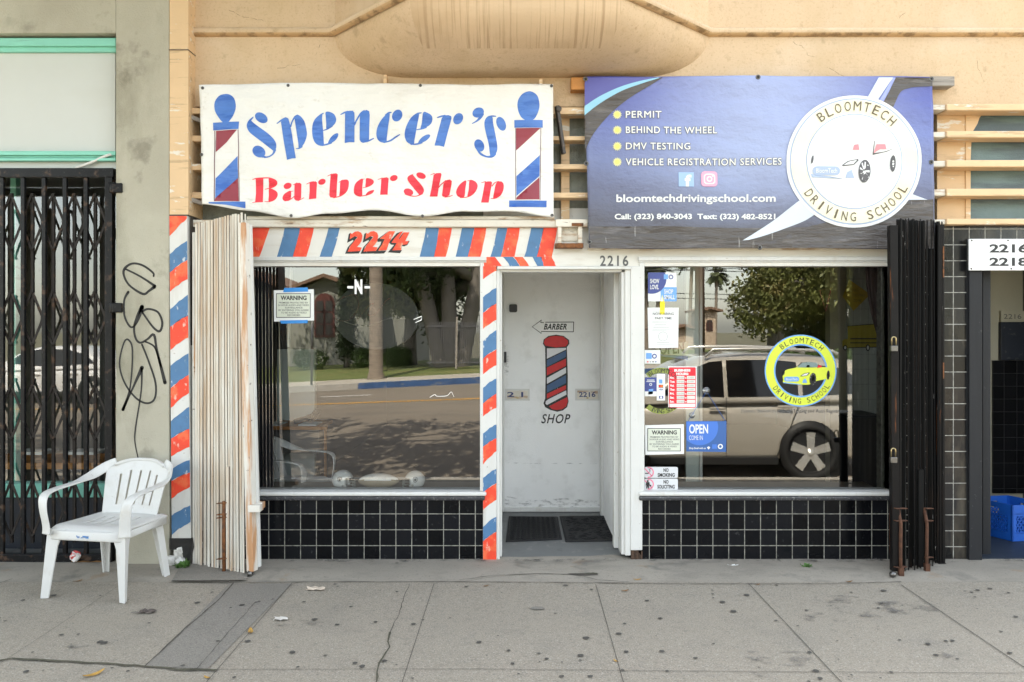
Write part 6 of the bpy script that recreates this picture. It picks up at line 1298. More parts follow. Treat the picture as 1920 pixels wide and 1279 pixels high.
# ---------------------------------------------------------------- pavement
conc = mk('pavement_concrete', (.32, .282, .228), .85, .05, 1.3, [((.20, .185, .16), (2.6, 2.6, 2.6), .52, .9, .5), ((.16, .15, .13), 24, .56, .85, .35), ((.10, .095, .085), 120, .52, .76, .6), ((.60, .57, .50), 150, .56, .78, .55), ((.12, .115, .105), 55, .66, .82, .5)], [(180, .6, .004), (18, .2, .008)])
conc2 = mk('pavement_darker_concrete', (.235, .216, .187), .85, .05, 1.6, [((.18, .17, .15), (4, 4, 4), .52, .85, .5), ((.10, .095, .09), 125, .52, .75, .6), ((.48, .45, .40), 150, .58, .78, .5)], [(200, .6, .004)])
strip = mk('doorstep_strip_concrete', (.315, .285, .24), .85, .10, 1.5, [((.10, .095, .08), 70, .62, .8, .5), ((.55, .50, .42), 120, .6, .78, .5), ((.20, .185, .16), (2.5, 5, 5), .52, .75, .6), ((.14, .13, .12), 120, .60, .72, .5), ((.30, .18, .09), 3.2, .70, .80, .45), ((.10, .10, .095), 3, .62, .8, .55)], [(160, .4, .004), (12, .2, .01)])
crack = mk('joint_dirt', (.085, .075, .062), .95, .4, 30); gum = mk('old_gum', (.080, .074, .066), .8, .25, 40); stain_shade = mk('stain_and_contact_shade', (.16, .15, .14), .85, clear=(9, .50, .85)); mossy = mk('crack_grime', (.085, .08, .055), .95, .4, 40)
YK = -4.35
mb = MB()
def gp(px, py, l=0): p = G(px, py); return Vector((p.x, p.y, p.z+l))
mb.add([(x, y, gz(y)) for y in (YK, -2.61, -2.6, -.47) for x in (-16, 18)], [(0,1,3,2), (2,3,5,4), (4,5,7,6)], 0)
# the strip along the shops, slightly humped
xs_ = [-16+34*i/136 for i in range(137)]; ys_ = [-.47, -.42, -.34, -.2, .02, .14]; hz = [-.003, .002, .012, .012, .006, .006]
r = random.Random(4); vv = [Vector((x, y, h+r.uniform(-.0015, .0015))) for y, h in zip(ys_, hz) for x in xs_]; n = len(xs_)
mb.add(vv, [(j*n+i, j*n+i+1, (j+1)*n+i+1, (j+1)*n+i) for j in range(5) for i in range(n-1)], 1, True)
def poly(pts, mi, l): mb.add([gp(x, y, l) for x, y in pts], [tuple(range(len(pts)))[::-1]], mi)
poly([(430, 1095), (548, 1095), (390, 1255), (272, 1251)], 2, .0035)
poly([(340, 1062), (470, 1060), (462, 1092), (322, 1093)], 2, .016)
def line(pts, w_, mi=3, jit=0, lift=.005, seed=1):
    r = random.Random(seed); q = [gp(*p) for p in pts]; out = []
    for a_, b_ in zip(q, q[1:]):
        k = max(1, int((b_-a_).length/.05)) if jit else 1
        out += [a_.lerp(b_, i/k) for i in range(k)]
    out.append(q[-1])
    L, Rr = [], []
    for i, p in enumerate(out):
        d_ = out[min(i+1, len(out)-1)]-out[max(i-1, 0)]; d_.z = 0; d_.normalize(); s_ = Vector((-d_.y, d_.x, 0)); o_ = s_*r.uniform(-jit, jit); ww = w_*r.uniform(.5, 1.4) if jit else w_
        L.append(p+o_+s_*ww/2+Vector((0, 0, lift))); Rr.append(p+o_-s_*ww/2+Vector((0, 0, lift)))
    m_ = len(L); mb.add(L+Rr, [(i, m_+i, m_+i+1, i+1) for i in range(m_-1)], mi)
FL = Vector((0, 0, 0))
for a_, b_, w_ in (((547, 1095), (250, 1440), .0032), ((814, 1095), (690, 1480), .0032), ((1117, 1097), (1225, 1480), .0034), ((1404, 1096), (1765, 1480), .0042), ((1690, 1098), (2250, 1475), .0055), ((92, 1064), (-140, 1140), .005), ((225, 1098), (-60, 1285), .002)): line([a_, b_], w_)
line([(322, 1093), (430, 1094)], .022, 3, .004, .014, 2); line([(430, 1094), (660, 1092), (860, 1092), (1300, 1096), (1560, 1096), (1690, 1092)], .007, 3, .002, .006, 3)
line([(860, 1092), (930, 1083), (1010, 1080), (1080, 1082), (1120, 1092), (1180, 1096)], .007, 3, .004, .016, 4)
line([(438, 1094), (408, 1128), (345, 1182), (272, 1251)], .007, 3, .002, .006, 5); line([(480, 1130), (430, 1185), (370, 1256)], .0028, 3, .004, .006, 9)
line([(0, 1241), (22, 1236), (90, 1240), (272, 1251), (330, 1257), (405, 1259)], .017, 5, .006, .006, 6); line([(405, 1257), (900, 1256), (1280, 1260), (1920, 1264)], .003, 3, 0, .005); line([(0, 1080), (70, 1083)], .003)
line([(768, 1096), (752, 1140), (738, 1175), (733, 1187)], .004, 3, .006, .006, 7); line([(733, 1187), (728, 1215), (713, 1245), (705, 1290)], .009, 5, .008, .006, 8)
line([(190, 1085), (240, 1086), (290, 1082)], .010, 3, .006, .006, 10)
# gum spots, stains and a patched chip
def blob(px, py, rx, ry, mi, l, seed):
    r = random.Random(seed); c_ = G(px, py); k = 14; rr_ = [r.uniform(.8, 1.15) for _ in range(k)]
    mb.add([c_+Vector((rx*rr_[i]*math.cos(2*math.pi*i/k), ry*rr_[i]*math.sin(2*math.pi*i/k), l)) for i in range(k)], [tuple(range(k))], mi)
gums = [(658, 1139), (775, 1172), (721, 1241), (679, 1251), (774, 1274), (898, 1206), (874, 1102), (1060, 1099), (1109, 1107), (1041, 1152), (961, 1246), (1025, 1237), (1010, 1227), (1053, 1270), (1107, 1270), (1171, 1171), (1160, 1190), (1174, 1224), (1241, 1223), (1213, 1128), (1099, 1198), (1089, 1231), (1238, 1161),
        (1336, 1115), (1354, 1130), (1375, 1148), (1400, 1117), (1304, 1236), (1512, 1146), (1496, 1175), (1455, 1165), (1651, 1133), (1518, 1225), (1538, 1274), (1530, 1260), (1657, 1109), (1687, 1202), (1786, 1203), (1828, 1121), (1822, 1112), (1856, 1105), (1833, 1108), (1905, 1158), (1877, 1186), (1739, 1209), (1893, 1226), (1755, 1230), (1456, 1099), (1891, 1113),
        (43, 1127), (188, 1118), (101, 1118), (147, 1191), (115, 1192), (49, 1261), (188, 1205), (408, 1204), (465, 1204), (454, 1136), (480, 1131), (343, 1250), (570, 1130), (632, 1173), (628, 1097), (633, 1101), (610, 1231), (280, 1170), (370, 1132), (195, 1207), (398, 1112), (590, 1163), (548, 1225), (666, 1245), (704, 1168), (744, 1111)]
for i, (x, y) in enumerate(gums):
    r = random.Random(i*7+3); s_ = r.uniform(.008, .018); blob(x, y, s_, s_*r.uniform(.8, 1.1), 4, .0062, i)
r = random.Random(77)
for i in range(150):
    x, y = r.uniform(-200, 2100), r.uniform(1100, 1420); s_ = r.uniform(.003, .010); blob(x, y, s_, s_, 4, .006, 1000+i)
for i, (x, y, s_) in enumerate(((275, 1148, .06), (1570, 1125, .10), (1640, 1145, .16), (1545, 1160, .09), (1700, 1140, .14), (1460, 1235, .12), (1680, 1180, .07), (140, 1210, .06), (562, 1172, .08), (1440, 1265, .05), (1760, 1230, .05), (520, 1170, .05), (900, 1080, .06), (1150, 1075, .05))): blob(x, y, s_*1.6, s_*.8, 6, .0055, 300+i)
blob(1008, 1142, .045, .03, 2, .0058, 7); blob(1094, 1081, .10, .022, 3, .0165, 8); blob(1110, 1080, .04, .016, 5, .018, 9); blob(744, 1060, .012, .01, 3, .016, 11)
for i in range(150):                                   # dirt line along the foot of the shops, also painted as contact shade
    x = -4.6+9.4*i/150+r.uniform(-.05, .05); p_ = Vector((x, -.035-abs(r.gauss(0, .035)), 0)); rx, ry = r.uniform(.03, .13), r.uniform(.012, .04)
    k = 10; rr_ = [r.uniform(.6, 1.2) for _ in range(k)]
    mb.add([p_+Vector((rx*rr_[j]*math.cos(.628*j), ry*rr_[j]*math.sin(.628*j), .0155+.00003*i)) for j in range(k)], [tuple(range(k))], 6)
pv_ = mb.build('sidewalk', [conc, strip, conc2, crack, gum, mossy, stain_shade]); tag(pv_, kind='structure')
# ---------------------------------------------------------------- road, far kerb, lawn
asph = mk('worn_asphalt', (.20, .165, .13), .9, .08, .8, [((.10, .09, .08), 60, .52, .7, .5), ((.30, .26, .21), 90, .6, .72, .5), ((.11, .10, .09), (.3, 1.6, 1), .55, .7, .35)], [(80, .3, .005)])
kerbm = mk('grey_kerb_concrete', (.34, .32, .29), .85, .1, 3); bluek = mk('blue_kerb_paint', (.03, .08, .20), .7, .2, 4, [((.25, .24, .22), 8, .6, .75, .6)]); yl = mk('yellow_road_paint', (.60, .30, .03), .7, .1, 9, [((.2, .16, .12), 14, .58, .72, .6)]); wl = mk('white_road_paint', (.6, .58, .55), .7)
grassm = mk('sunlit_lawn', (.125, .155, .04), .9, .4, 9, [((.26, .22, .09), 1.6, .48, .72, .65), ((.05, .07, .02), 14, .5, .75, .5)], [(60, .6, .02)]); path = mk('far_pavement_concrete', (.42, .38, .32), .85, .06, 2)
ZR0 = -.33
def zfar(x): return .10+.05*(max(min(x, 5), -9)+3)            # the far side climbs to the right
YF = -14.6
def zroad(x, y): k = (YK-.15-y)/(YK-.15-YF); k = min(max(k, 0), 1); return ZR0+(zfar(x)-.0-ZR0)*k**1.1
mb = MB(); mb.grid(lambda u, v: Vector((-34+68*u, YF+(YK-.14-YF)*v, zroad(-34+68*u, YF+(YK-.14-YF)*v))), 34, 12); tag(mb.build('road', asph), kind='structure')
mb = MB(); q = lambda x, y, l: Vector((x, y, zroad(x, y)+l))
for y_, w_, mi in ((-11.9, .12, 0),): 
    for i in range(34): x = -34+2*i; mb.add([q(x, y_-w_/2, .004), q(x+2, y_-w_/2, .004), q(x+2, y_+w_/2, .004), q(x, y_+w_/2, .004)], [(0,1,2,3)], mi)
for x in (-7.2, -4.6): mb.add([q(x, -13.3, .004), q(x+1.2, -13.3, .004), q(x+1.2, -13.2, .004), q(x, -13.2, .004)], [(0,1,2,3)], 1)
tag(mb.build('road_marking', [yl, wl]), kind='structure')
mb = MB(); mb.box(-34, 34, YK-.15, YK, -.6, gz(YK)+.001); tag(mb.build('near_kerb', kerbm, bevel=.02), kind='structure')
mb = MB()
for i in range(34):
    x = -34+2*i; z0, z1 = zfar(x), zfar(x+2); mi = 1 if -4.1 < x < 6 else 0
    v = [(x, YF-.18, z0-.2), (x+2, YF-.18, z1-.2), (x+2, YF, z1-.2), (x, YF, z0-.2), (x, YF-.18, z0+.15), (x+2, YF-.18, z1+.15), (x+2, YF, z1+.15), (x, YF, z0+.15)]
    mb.add(v, [(3,2,1,0),(4,5,6,7),(0,1,5,4),(2,3,7,6)], mi)
tag(mb.build('far_kerb', [kerbm, bluek]), kind='structure')
mb = MB(); mb.grid(lambda u, v: Vector((-34+68*u, YF-.18-1.5*v, zfar(-34+68*u)+.15+.02*v)), 34, 2); tag(mb.build('far_sidewalk', path), kind='structure')
def zlawn(x, y): return zfar(x)+.17+.012*max(0, YF-1.68-y)
mb = MB(); mb.grid(lambda u, v: Vector((-34+68*u, YF-1.68-9*v, zlawn(-34+68*u, YF-1.68-9*v))), 34, 8); tag(mb.build('lawn', grassm), kind='structure')
mb = MB(); mb.add([(-400, -400, -.9), (400, -400, -.9), (400, 60, -.9), (-400, 60, -.9)], [(0,1,2,3)]); tag(mb.build('ground', mk('distant_ground', (.14, .13, .08), .9, .2, .05)), kind='structure')
# ---------------------------------------------------------------- trees
leafA = mk('olive_green_leaf', (.105, .115, .030), .6, .45, 1.2, [((.17, .12, .04), 2.0, .56, .7, .6)]); leafB = mk('dark_green_leaf', (.045, .070, .022), .6, .45, 1.5); leafC = mk('hedge_leaf', (.07, .12, .025), .6, .4, 3); bark = mk('grey_tree_bark', (.17, .15, .13), .9, .25, (6, 6, 1.5), bump=[((20, 20, 3), .6, .03)]); palmb = mk('palm_trunk_bark', (.26, .21, .165), .9, .25, (3, 3, 14), [((.10, .085, .07), (4, 4, 30), .5, .7, .6)], [((3, 3, 26), .6, .03)]); palml = mk('palm_frond_leaf', (.07, .085, .03), .6, .4, 2)
def leaves(mb, cen, rad, n, ls, r, shell=.55):
    for _ in range(n):
        d_ = Vector((r.gauss(0, 1), r.gauss(0, 1), r.gauss(0, 1))).normalized()*(shell+(1-shell)*r.random())*r.uniform(.7, 1.08)
        p = Vector((cen[0]+d_.x*rad[0], cen[1]+d_.y*rad[1], cen[2]+d_.z*rad[2])); a_ = Vector((r.gauss(0, 1), r.gauss(0, 1), r.gauss(0, 1))).normalized()*ls*r.uniform(.6, 1.4); b_ = a_.orthogonal().normalized()*a_.length*.5
        mb.add([p-a_, p+b_, p+a_, p-b_], [(0, 1, 2, 3)])
def tree(name, label, base, trunk, clumps, nl, ls, lm, seed, group=None, limb=True):
    r = random.Random(seed); base = Vector(base); t = thing(name, label, 'tree', base, 0, group); mb = MB()
    for path_, r0, r1 in trunk:
        p = catmull([tuple(Vector(x)) for x in path_], 4); mb.tube(p, [r0+(r1-r0)*i/(len(p)-1) for i in range(len(p))], 10)
        if limb:
            for c_, rad in clumps[::2]: e_ = Vector(c_); s0 = Vector(p[-1 if r.random() < .6 else len(p)*3//4]); mb.tube([s0, s0.lerp(e_, .5)+Vector((0, 0, .2)), e_], [r1*.8, r1*.5, r1*.2], 7)
    mb.build('trunk', bark, t); mb = MB()
    tot = sum(a_[1][0]*a_[1][1]*a_[1][2] for a_ in clumps)**1
    for c_, rad in clumps: leaves(mb, c_, rad, int(nl*(rad[0]*rad[1]*rad[2])**.7/sum((q[1][0]*q[1][1]*q[1][2])**.7 for q in clumps)), ls, r)
    mb.build('crown', lm, t); return t
def clump_cloud(c, R_, n, rr, seed):
    r = random.Random(seed); return [((c[0]+r.uniform(-1, 1)*R_[0], c[1]+r.uniform(-1, 1)*R_[1], c[2]+r.uniform(-1, 1)*R_[2]), (rr*r.uniform(.7, 1.3),)*3) for _ in range(n)]
# big sunlit tree seen in the right-hand window
b = Rf(1455, 690, 25); tree('leafy_tree', 'broad olive green tree across the street mirrored in the driving school window', b, [([b, b+Vector((0, 0, 1.5)), b+Vector((.3, .2, 3))], .28, .18)], clump_cloud((b.x+.95, b.y, b.z+2.9), (1.9, 1.5, 2.5), 30, .9, 3), 46000, .068, leafA, 5)
b = Rf(1600, 690, 27); tree('leafy_tree', 'second olive green tree across the street nearer the folding gate', b, [([b, b+Vector((.1, 0, 2)), b+Vector((-.2, .2, 4))], .3, .2)], clump_cloud((b.x+.6, b.y, b.z+3.0), (2.4, 1.6, 2.8), 20, 1.1, 4), 16000, .09, leafA, 6)
# tree group in the left-hand window
b = Rf(846, 690, 25.5); tr = []
for px_ in (800, 838, 880): e_ = Rf(px_+(px_-838)*.5, 480, 25.5); tr.append(([b+Vector(((px_-838)*.006, 0, -.2)), b.lerp(e_, .5)+Vector(((px_-838)*.004, 0, 0)), e_], .30, .20))
tree('multi_stem_tree', 'dark tree with three grey stems across the street mirrored in the barber window', b, tr, clump_cloud((b.x-.2, b.y-.5, b.z+4.2), (2.4, 1.4, 1.4), 26, .9, 8)+clump_cloud((b.x-2.6, b.y-.6, b.z+6.0), (4.2, 2.0, .8), 26, 1.0, 28)+clump_cloud((b.x+.6, b.y-1.5, b.z+2.5), (1.9, .6, 1.0), 15, .75, 18), 26000, .085, leafB, 9)  # widest clump cloud is an unseen high crown added to shade the house
b = Rf(770, 690, 28); tree('leafy_tree', 'green tree with drooping crown beside the house mirrored in the barber window', b, [([b, b+Vector((0, 0, 2)), b+Vector((.2, 0, 3.6))], .25, .15)], clump_cloud((b.x-.5, b.y+.2, b.z+3.2), (1.7, 1, 1.1), 18, .75, 11), 13000, .08, leafA, 10)
b = Rf(650, 690, 28.5); tree('slim_cypress', 'slim dark cypress against the house wall across the street', b, [([b, b+Vector((0, 0, 2))], .12, .08)], [((b.x, b.y, b.z+.8+.55*k), (.42-.02*k, .42, .6)) for k in range(9)], 7000, .06, leafB, 12, limb=False)
# street trees on our own kerb: their crowns shade the road
for i, (x, y, seed) in enumerate(((-4.55, -4.0, 21), (5.4, -3.9, 22), (-10.6, -4.0, 23))):  # third tree is an unseen addition that darkens the mirrored road
    b = Vector((x, y, gz(y))); tree('street_tree', ('tall kerb tree nearest the graffiti pier', 'tall kerb tree in front of the tiled passage', 'unseen added kerb tree shading the road mirrored in the mint trimmed shop')[i], b, [([b, b+Vector((.05, 0, 2)), b+Vector((0, -.1, 3.9))], .16, .11)], clump_cloud((x+(1.2, .2, 1.6)[i], y+1.9, 5.9), (3.0, 2.1, .9), (30, 7, 30)[i], .8, seed), (9000, 1900, 9000)[i], .11, leafB, seed, 'street trees on the near kerb')
# palms
def palm(label, px, ptop, pbase, dist, r0, crown, seed, lean=0):
    r = random.Random(seed); b = Rf(px, pbase, dist); tp = Rf(px+lean, ptop, dist); t = thing('palm_tree', label, 'tree', b, 0, 'palm trees across the street'); mb = MB()
    p = catmull([tuple(b-Vector((0, 0, .3))), tuple(b+Vector((0, 0, .25))), tuple(b.lerp(tp, .3)), tuple(b.lerp(tp, .65)), tuple(tp)], 6); mb.tube(p, [r0*(1.45 if i < 2 else (1.28 if i < 6 else 1.0-.25*i/len(p))) for i in range(len(p))], 14); mb.build('trunk', palmb, t); mb = MB()
    for k in range(46):
        a_ = r.uniform(0, 6.283); el = r.uniform(-.9, 1.3); l = crown*r.uniform(.75, 1.1); d_ = Vector((math.cos(a_)*math.cos(el), math.sin(a_)*math.cos(el), math.sin(el)))
        pts = [tp+d_*l*q-Vector((0, 0, .45*l*q*q)) for q in (0, .35, .7, 1)]; s_ = d_.cross(Vector((0, 0, 1))).normalized()
        for j in range(3):
            for m_ in range(4):
                o_ = pts[j].lerp(pts[j+1], m_/4); o2 = pts[j].lerp(pts[j+1], (m_+.9)/4); w_ = crown*.28*(1-abs(j-1)*.35)
                for sg in (-1, 1): mb.add([o_, o2, o2+s_*sg*w_+Vector((0, 0, -.25*w_)), o_.lerp(o2, .4)+s_*sg*w_*.8], [(0, 1, 2, 3)])
    mb.build('crown', palml, t)
palm('stout palm trunk on the far verge mirrored in the barber window', 705, 60, 714, 21.6, .20, 2.4, 1)
palm('far tall thin palm mirrored at the left edge of the driving school window', 1212, 505, 690, 70, .22, 1.3, 2); palm('far tall thin palm above the show love poster', 1234, 505, 690, 68, .22, 1.5, 3); palm('far leaning palm beside the utility pole', 1290, 478, 690, 60, .16, 1.3, 4, 8); palm('small far palm left of the broad tree', 1340, 512, 690, 90, .2, 1.5, 5, 4)
# ---------------------------------------------------------------- houses, hedges, fence, pole
housew = mk('pale_house_stucco', (.24, .24, .21), .9, .05, 1.2); redt = mk('dark_red_window_trim', (.10, .025, .02), .6); rooft = mk('clay_roof_tiles', (.20, .12, .08), .8, .3, 6, bump=[((1, 8, 8), .6, .03)]); hglass = mk('dark_house_glass', (.02, .02, .02), .1); tanw = mk('tan_house_stucco', (.46, .36, .27), .9, .06, 1)
def house(name, label, px0, px1, ptop, pbase, dist, depth, wm, roof=True, win=()):
    a_, b_ = Rf(px0, pbase, dist), Rf(px1, ptop, dist); t = thing(name, label, 'building', ((a_.x+b_.x)/2, a_.y, a_.z)); x0, x1, y0, z0, z1 = a_.x, b_.x, a_.y, a_.z-.6, b_.z
    MB().box(x0, x1, y0-depth, y0, z0, z1).build('house_wall', wm, t)
    if roof:
        mb = MB(); xm = (x0+x1)/2; h = (x1-x0)*.22; e_ = .35
        mb.prism([(x0-e_, z1), (xm, z1+h), (x1+e_, z1), (x1+e_, z1+.12), (xm, z1+h+.14), (x0-e_, z1+.12)], y0-depth-.3, y0+.35, 0); mb.prism([(x0, z1), (x1, z1), (xm, z1+h)], y0-depth, y0-.02, 1); mb.build('roof', [rooft, wm], t)
    for wx0, wy0, wx1, wy1, archd in win:
        p, q = Rf(wx0, wy1, dist), Rf(wx1, wy0, dist); o = MB()
        if archd:
            cx_, rr = (p.x+q.x)/2, (q.x-p.x)/2; pts = [(p.x, p.z), (q.x, p.z)]+[(cx_+rr*math.cos(R(v)), q.z-rr+rr*math.sin(R(v))) for v in range(0, 181, 15)]; o.prism(pts, y0, y0+.06)
        else: o.box(p.x, q.x, y0, y0+.06, p.z, q.z)
        f = o.build('window', redt, t); g_ = MB(); m_ = (q.x-p.x)*.14
        for k in range(2):
            for j in range(3): w_ = (q.x-p.x-3*m_*.7)/2; h_ = (q.z-p.z)*.72/3; g_.box(p.x+m_*.7+k*(w_+m_*.7), p.x+m_*.7+k*(w_+m_*.7)+w_, y0+.061, y0+.075, p.z+m_*.6+j*(h_+.06), p.z+m_*.6+j*(h_+.06)+h_)
        g_.build('pane', hglass, f)
house('gabled_house', 'grey stucco house with red arched window mirrored in the barber window', 520, 700, 560, 690, 31, 8, housew, True, ((590, 550, 628, 632, True),))
house('low_house', 'low grey wing of the house behind the palm trunk', 668, 775, 560, 690, 32.5, 6, housew, True, ((672, 565, 702, 610, False),))
house('side_house', 'dark gabled house behind the taped warning notice reflection', 330, 512, 540, 690, 34, 8, housew, True, ((440, 560, 470, 640, False),))
house('tower_house', 'tan house with a small roof mirrored beside the hiring notice', 1265, 1300, 620, 700, 44, 8, tanw, True)
house('corner_tower', 'small tan tower with a red cap mirrored left of the broad tree', 1318, 1342, 585, 700, 46, 3, tanw, True, ((1324, 600, 1336, 620, True),))
def hedge(label, px0, px1, ptop, pbase, dist, seed):
    r = random.Random(seed); a_, b_ = Rf(px0, pbase, dist), Rf(px1, ptop, dist); t = thing('clipped_hedge', label, 'hedge', ((a_.x+b_.x)/2, a_.y, a_.z), 0, 'clipped hedges in front of the house'); mb = MB(); h = b_.z-a_.z
    for k in range(max(2, int((b_.x-a_.x)/.5))): x = a_.x+(b_.x-a_.x)*(k+.5)/max(2, int((b_.x-a_.x)/.5)); leaves(mb, (x, a_.y, a_.z+h*.5), (.42, .5, h*.56), 700, .045, r, .7)
    mb.build('foliage', leafC, t)
hedge('low clipped hedge left of the palm trunk reflection', 558, 608, 656, 692, 28, 1); hedge('clipped hedge right of the palm trunk reflection', 728, 762, 648, 690, 27.5, 2); hedge('short hedge directly left of the palm trunk reflection', 672, 694, 652, 692, 28, 3); hedge('long low hedge behind the parked car reflection', 1330, 1620, 655, 690, 22.5, 4)
fm = mk('grey_fence_steel', (.10, .10, .11), .5); t = thing('picket_fence', 'grey steel picket fence in front of the three stemmed tree', 'fence', Rf(870, 690, 24)); mb = MB()
for k in range(34): x_ = 806+k*3.6; p, q = Rf(x_, 688+(-.12)*(x_-806)*.2, 24), Rf(x_, 604-(.0)*(x_-806), 24); mb.bar(p, q, .022, .022)
mb.build('pickets', fm, t)
for py_ in (612, 680): MB().bar(Rf(800, py_, 23.97), Rf(930, py_, 23.97), .03, .04).build('rail', fm, t)
MB().bar(Rf(855, 692, 23.9), Rf(857, 594, 23.9), .06, .06).build('post', M['grey_wood'], t)
t = thing('utility_pole', 'tall brown utility pole mirrored behind the pale screen panel', 'pole', Rf(1312, 700, 24)); mb = MB(); mb.tube([Rf(1312, 705, 24), Rf(1312, 300, 24)], [.16, .12], 12); mb.build('pole_shaft', M['wood'], t); mb = MB(); mb.bar(Rf(1285, 340, 24), Rf(1340, 340, 24), .1, .12); mb.build('cross_arm', M['wood'], t)
for i, (y0, y1) in enumerate(((508, 500), (549, 551), (558, 560), (505, 508))):
    o = MB(); o.tube([Rf(900, y0-14, 26), Rf(1200, y0, 26), Rf(1420, y1+2, 26), Rf(1800, y1-10, 26)], .012, 5); o = o.build('power_line', M['ink']); tag(o, ['topmost', 'third', 'lowest', 'second'][i]+' power line crossing the mirrored sky', 'cable', 'power lines')
t = thing('sign_post', 'thin grey sign post on the far pavement, left of the palm', 'post', Rf(584, 718, 20.6)); MB().tube([Rf(584, 722, 20.6), Rf(586, 560, 20.6)], .03, 8).build('post_tube', M['chrome'], t)
# ---------------------------------------------------------------- parked vehicles
tyre = mk('tyre_rubber', (.012, .012, .012), .8); rimm = mk('alloy_rim', (.62, .60, .56), .35, metal=.6); cglass = mk('dark_car_glass', (.006, .006, .007), .05, spec=.7); trim = mk('black_car_trim', (.012, .012, .012), .5); lampr = mk('red_lamp_lens', (.35, .01, .01), .15)
def vehicle(name, label, org, paint, L, H, zbody, prof_low, prof_top, wheels, wr, glass_poly, width, flip=1, handles=(), seams=()):
    """Side outlines in metres from the front bumper; the near side lies in the plane y = org.y."""
    o = Vector(org); t = thing(name, label, 'car', o); X = lambda x: o.x+flip*x
    def shell(pts, tuck, name_, m_, er):
        xs = sorted(p[0] for p in pts); xa, xb = xs[0]+.002, xs[-1]-.002; NX, NZ = 56, 12; rows = []
        def span(x):
            zz_ = []
            for (ax, az), (bx, bz) in zip(pts, pts[1:]+pts[:1]):
                if min(ax, bx) <= x <= max(ax, bx) and abs(bx-ax) > 1e-6: zz_.append(az+(bz-az)*(x-ax)/(bx-ax))
            return min(zz_), max(zz_)
        for i in range(NX+1):
            u = .5-.5*math.cos(math.pi*i/NX); x = xa+(xb-xa)*u; z0, z1 = span(x); dx = min(x-xa, xb-x); row = []
            for sd in (0, 1):
                for j in range(NZ+1):
                    v = j/NZ if sd == 0 else 1-j/NZ; z = z0+(z1-z0)*v
                    if tuck: ins = tuck*max(0, (z-zbody)/(H-zbody))+.10*max(0, v-.86)/.14
                    else: ins = .055*((z-.62)/.40)**2+(.10*max(0, (v-.84)/.16)**2)+.012*(1 if z > .86 else 0)
                    ins += er*max(0, 1-dx/.40)**2.2
                    row.append(Vector((X(x), o.y-ins if sd == 0 else o.y-width+ins, o.z+z)))
            rows.append(row)
        n = len(rows[0]); mb = MB(); mb.add([p for r_ in rows for p in r_], [(i*n+j, i*n+(j+1) % n, (i+1)*n+(j+1) % n, (i+1)*n+j) for i in range(NX) for j in range(n)]+[tuple(range(n)), tuple(NX*n+j for j in range(n))], 0, True)
        return mb.build(name_, m_, t, fix=True)
    shell(prof_low, 0, 'body', paint, .30); cab = shell(prof_top, .17, 'cabin', paint, .12)
    for i, gp_ in enumerate(glass_poly):
        for sd in (0, 1):
            mb = MB(); pts = []
            for x, z in gp_: ins = .17*max(0, (z-zbody)/(H-zbody)); y = o.y-ins+.008 if sd == 0 else o.y-width+ins-.008; pts.append(Vector((X(x), y, o.z+z)))
            tri = tessellate_polygon([[Vector((p[0], p[1], 0)) for p in gp_]]); mb.add(pts, [tuple(q) for q in tri]); mb.build('window', cglass, cab)
    for wx in wheels:
        for sd in (0, 1):
            c_ = Vector((X(wx), o.y+.012 if sd == 0 else o.y-width-.012, o.z+wr)); sg = 1 if sd == 0 else -1; w_ = thing('wheel', None, None, c_); w_.parent = t; w_.matrix_parent_inverse = WM[t.name].inverted()
            mb = MB(); rr = wr*.74; mb.lathe([(rr, .02*sg), (wr*.93, .035*sg), (wr, .0), (wr, -.18*sg), (wr*.93, -.21*sg), (rr, -.2*sg)], c_, 36, 0, 'Y'); mb.build('tyre', tyre, w_)
            mb = MB(); mb.lathe([(rr*1.0, .025*sg), (rr*.93, .028*sg), (rr*.88, -.03*sg), (.0, -.05*sg)], c_, 30, 1, 'Y')
            for k in range(5):
                a_ = 2*math.pi*k/5+.3; d_ = Vector((math.cos(a_), 0, math.sin(a_))); mb.bar(c_+d_*.03+Vector((0, .012*sg, 0)), c_+d_*rr*.95+Vector((0, .018*sg, 0)), .09, .03, 0, up=(0, 1, 0), w2=.115)
            mb.lathe([(0, .035*sg), (.05, .03*sg), (.06, .0)], c_, 16, 0, 'Y'); mb.build('rim', [rimm, trim], w_)
            mb = MB(); mb.lathe([(0, .012*sg), (wr*1.07, .010*sg), (wr*1.07, -.02*sg), (0, -.02*sg)], c_+Vector((0, .002*sg, .015)), 32, 0, 'Y'); mb.build('wheel_arch', trim, t)
    for hx, hz in handles: mb = MB(); mb.box(X(hx), X(hx+.2), o.y, o.y+.035, o.z+hz, o.z+hz+.035); mb.build('door_handle', paint, t, .012)
    for (xa, za, xb, zb_) in seams: mb = MB(); mb.bar((X(xa), o.y+.001, o.z+za), (X(xb), o.y+.001, o.z+zb_), .010, .004, up=(0, 1, 0)); mb.build('door_seam', trim, t)
    mb = MB(); mb.box(X(wheels[0]+wr*1.1), X(wheels[1]-wr*1.1), o.y-.02, o.y+.012, o.z+.20, o.z+.30); mb.build('side_sill', trim, t, .01); return t
bronze = mk('bronze_metallic_paint', (.48, .44, .38), .32, .03, 6, metal=.25, coat=1.0)
W1 = .36; front = .72
wf, wrx = 1.32-front+.0, 3.75-front
low = [(0, .42), (.0, .62), (.06, .80), (.35, .93), (1.0, 1.0), (2.4, 1.05), (3.95, 1.08), (4.1, 1.02), (4.14, .70), (4.12, .40), (4.0, .27), (.15, .25)]
top = [(.72, .96), (1.02, 1.14), (1.45, 1.42), (1.75, 1.545), (2.3, 1.60), (3.1, 1.59), (3.7, 1.52), (3.95, 1.38), (4.08, 1.04), (3.9, 1.0)]
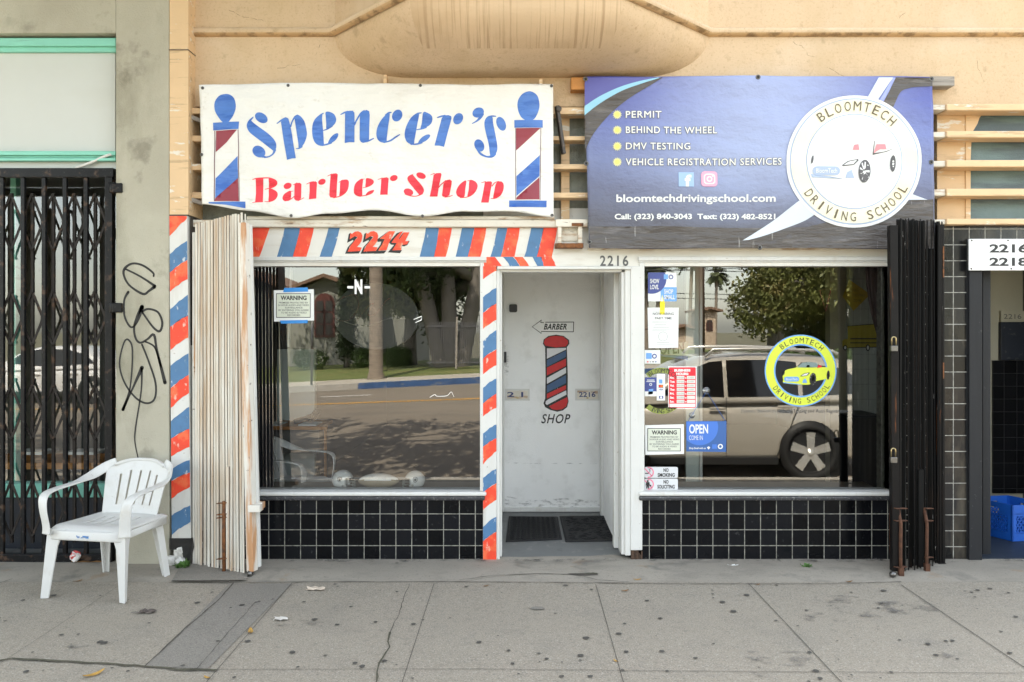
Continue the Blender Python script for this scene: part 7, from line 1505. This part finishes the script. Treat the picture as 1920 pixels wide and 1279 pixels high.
gl = [[(1.12, 1.08), (1.52, 1.40), (1.78, 1.50), (1.95, 1.52), (1.95, 1.06)], [(2.0, 1.06), (2.0, 1.525), (2.6, 1.53), (2.9, 1.50), (2.9, 1.07)], [(2.96, 1.07), (2.96, 1.495), (3.5, 1.42), (3.66, 1.30), (3.6, 1.10)]]
suv = vehicle('parked_car', 'bronze sport utility vehicle parked at the near kerb, mirrored in the driving school window', (front, -4.50, ZR0), bronze, 4.14, 1.62, .95, low, top, (wf, wrx), W1, gl, 1.82, 1, ((1.75, .90), (2.62, .92)), ((1.97, .28, 1.97, 1.05), (2.93, 1.05, 2.80, .70), (2.80, .70, 2.60, .28)))
mb = MB()
for yy in (-4.50-.20, -4.50-1.62): mb.tube([(front+1.75, yy, ZR0+1.56), (front+1.85, yy, ZR0+1.66), (front+2.6, yy, ZR0+1.67), (front+3.4, yy, ZR0+1.64), (front+3.55, yy, ZR0+1.56)], .022, 8)
mb.build('roof_rail', rimm, suv)
MB().box(front+3.98, front+4.13, -4.52, -4.75, ZR0+.78, ZR0+.98).build('tail_lamp', lampr, suv, .02)
mb = MB(); mb.box(front+.04, front+.32, -4.515, -4.78, ZR0+.68, ZR0+.80); mb.build('headlight', rimm, suv, .03)
whitec = mk('white_car_paint', (.75, .75, .75), .3, coat=.8)
low = [(0, .35), (0, .55), (.1, .68), (1.0, .80), (2.6, .86), (4.2, .88), (4.45, .8), (4.5, .45), (4.4, .25), (.15, .22)]
top = [(.95, .78), (1.3, .98), (1.75, 1.25), (2.2, 1.38), (2.9, 1.38), (3.4, 1.25), (3.95, .95), (4.0, .85)]
gl = [[(1.45, .98), (1.85, 1.25), (2.25, 1.32), (2.45, 1.32), (2.45, .90)], [(2.5, .90), (2.5, 1.32), (2.9, 1.31), (3.3, 1.2), (3.6, .98)]]
wc = Rf(-30, 735, 18.2); vehicle('parked_car', 'white saloon car parked across the street, mirrored behind the security gate', (wc.x-1.6, -13.0, zroad(wc.x, -13)), whitec, 4.5, 1.4, .8, low, top, (.85, 3.55), .32, gl, 1.7, 1, ((2.1, .70), (3.0, .72)), ((2.47, .25, 2.47, .88),))
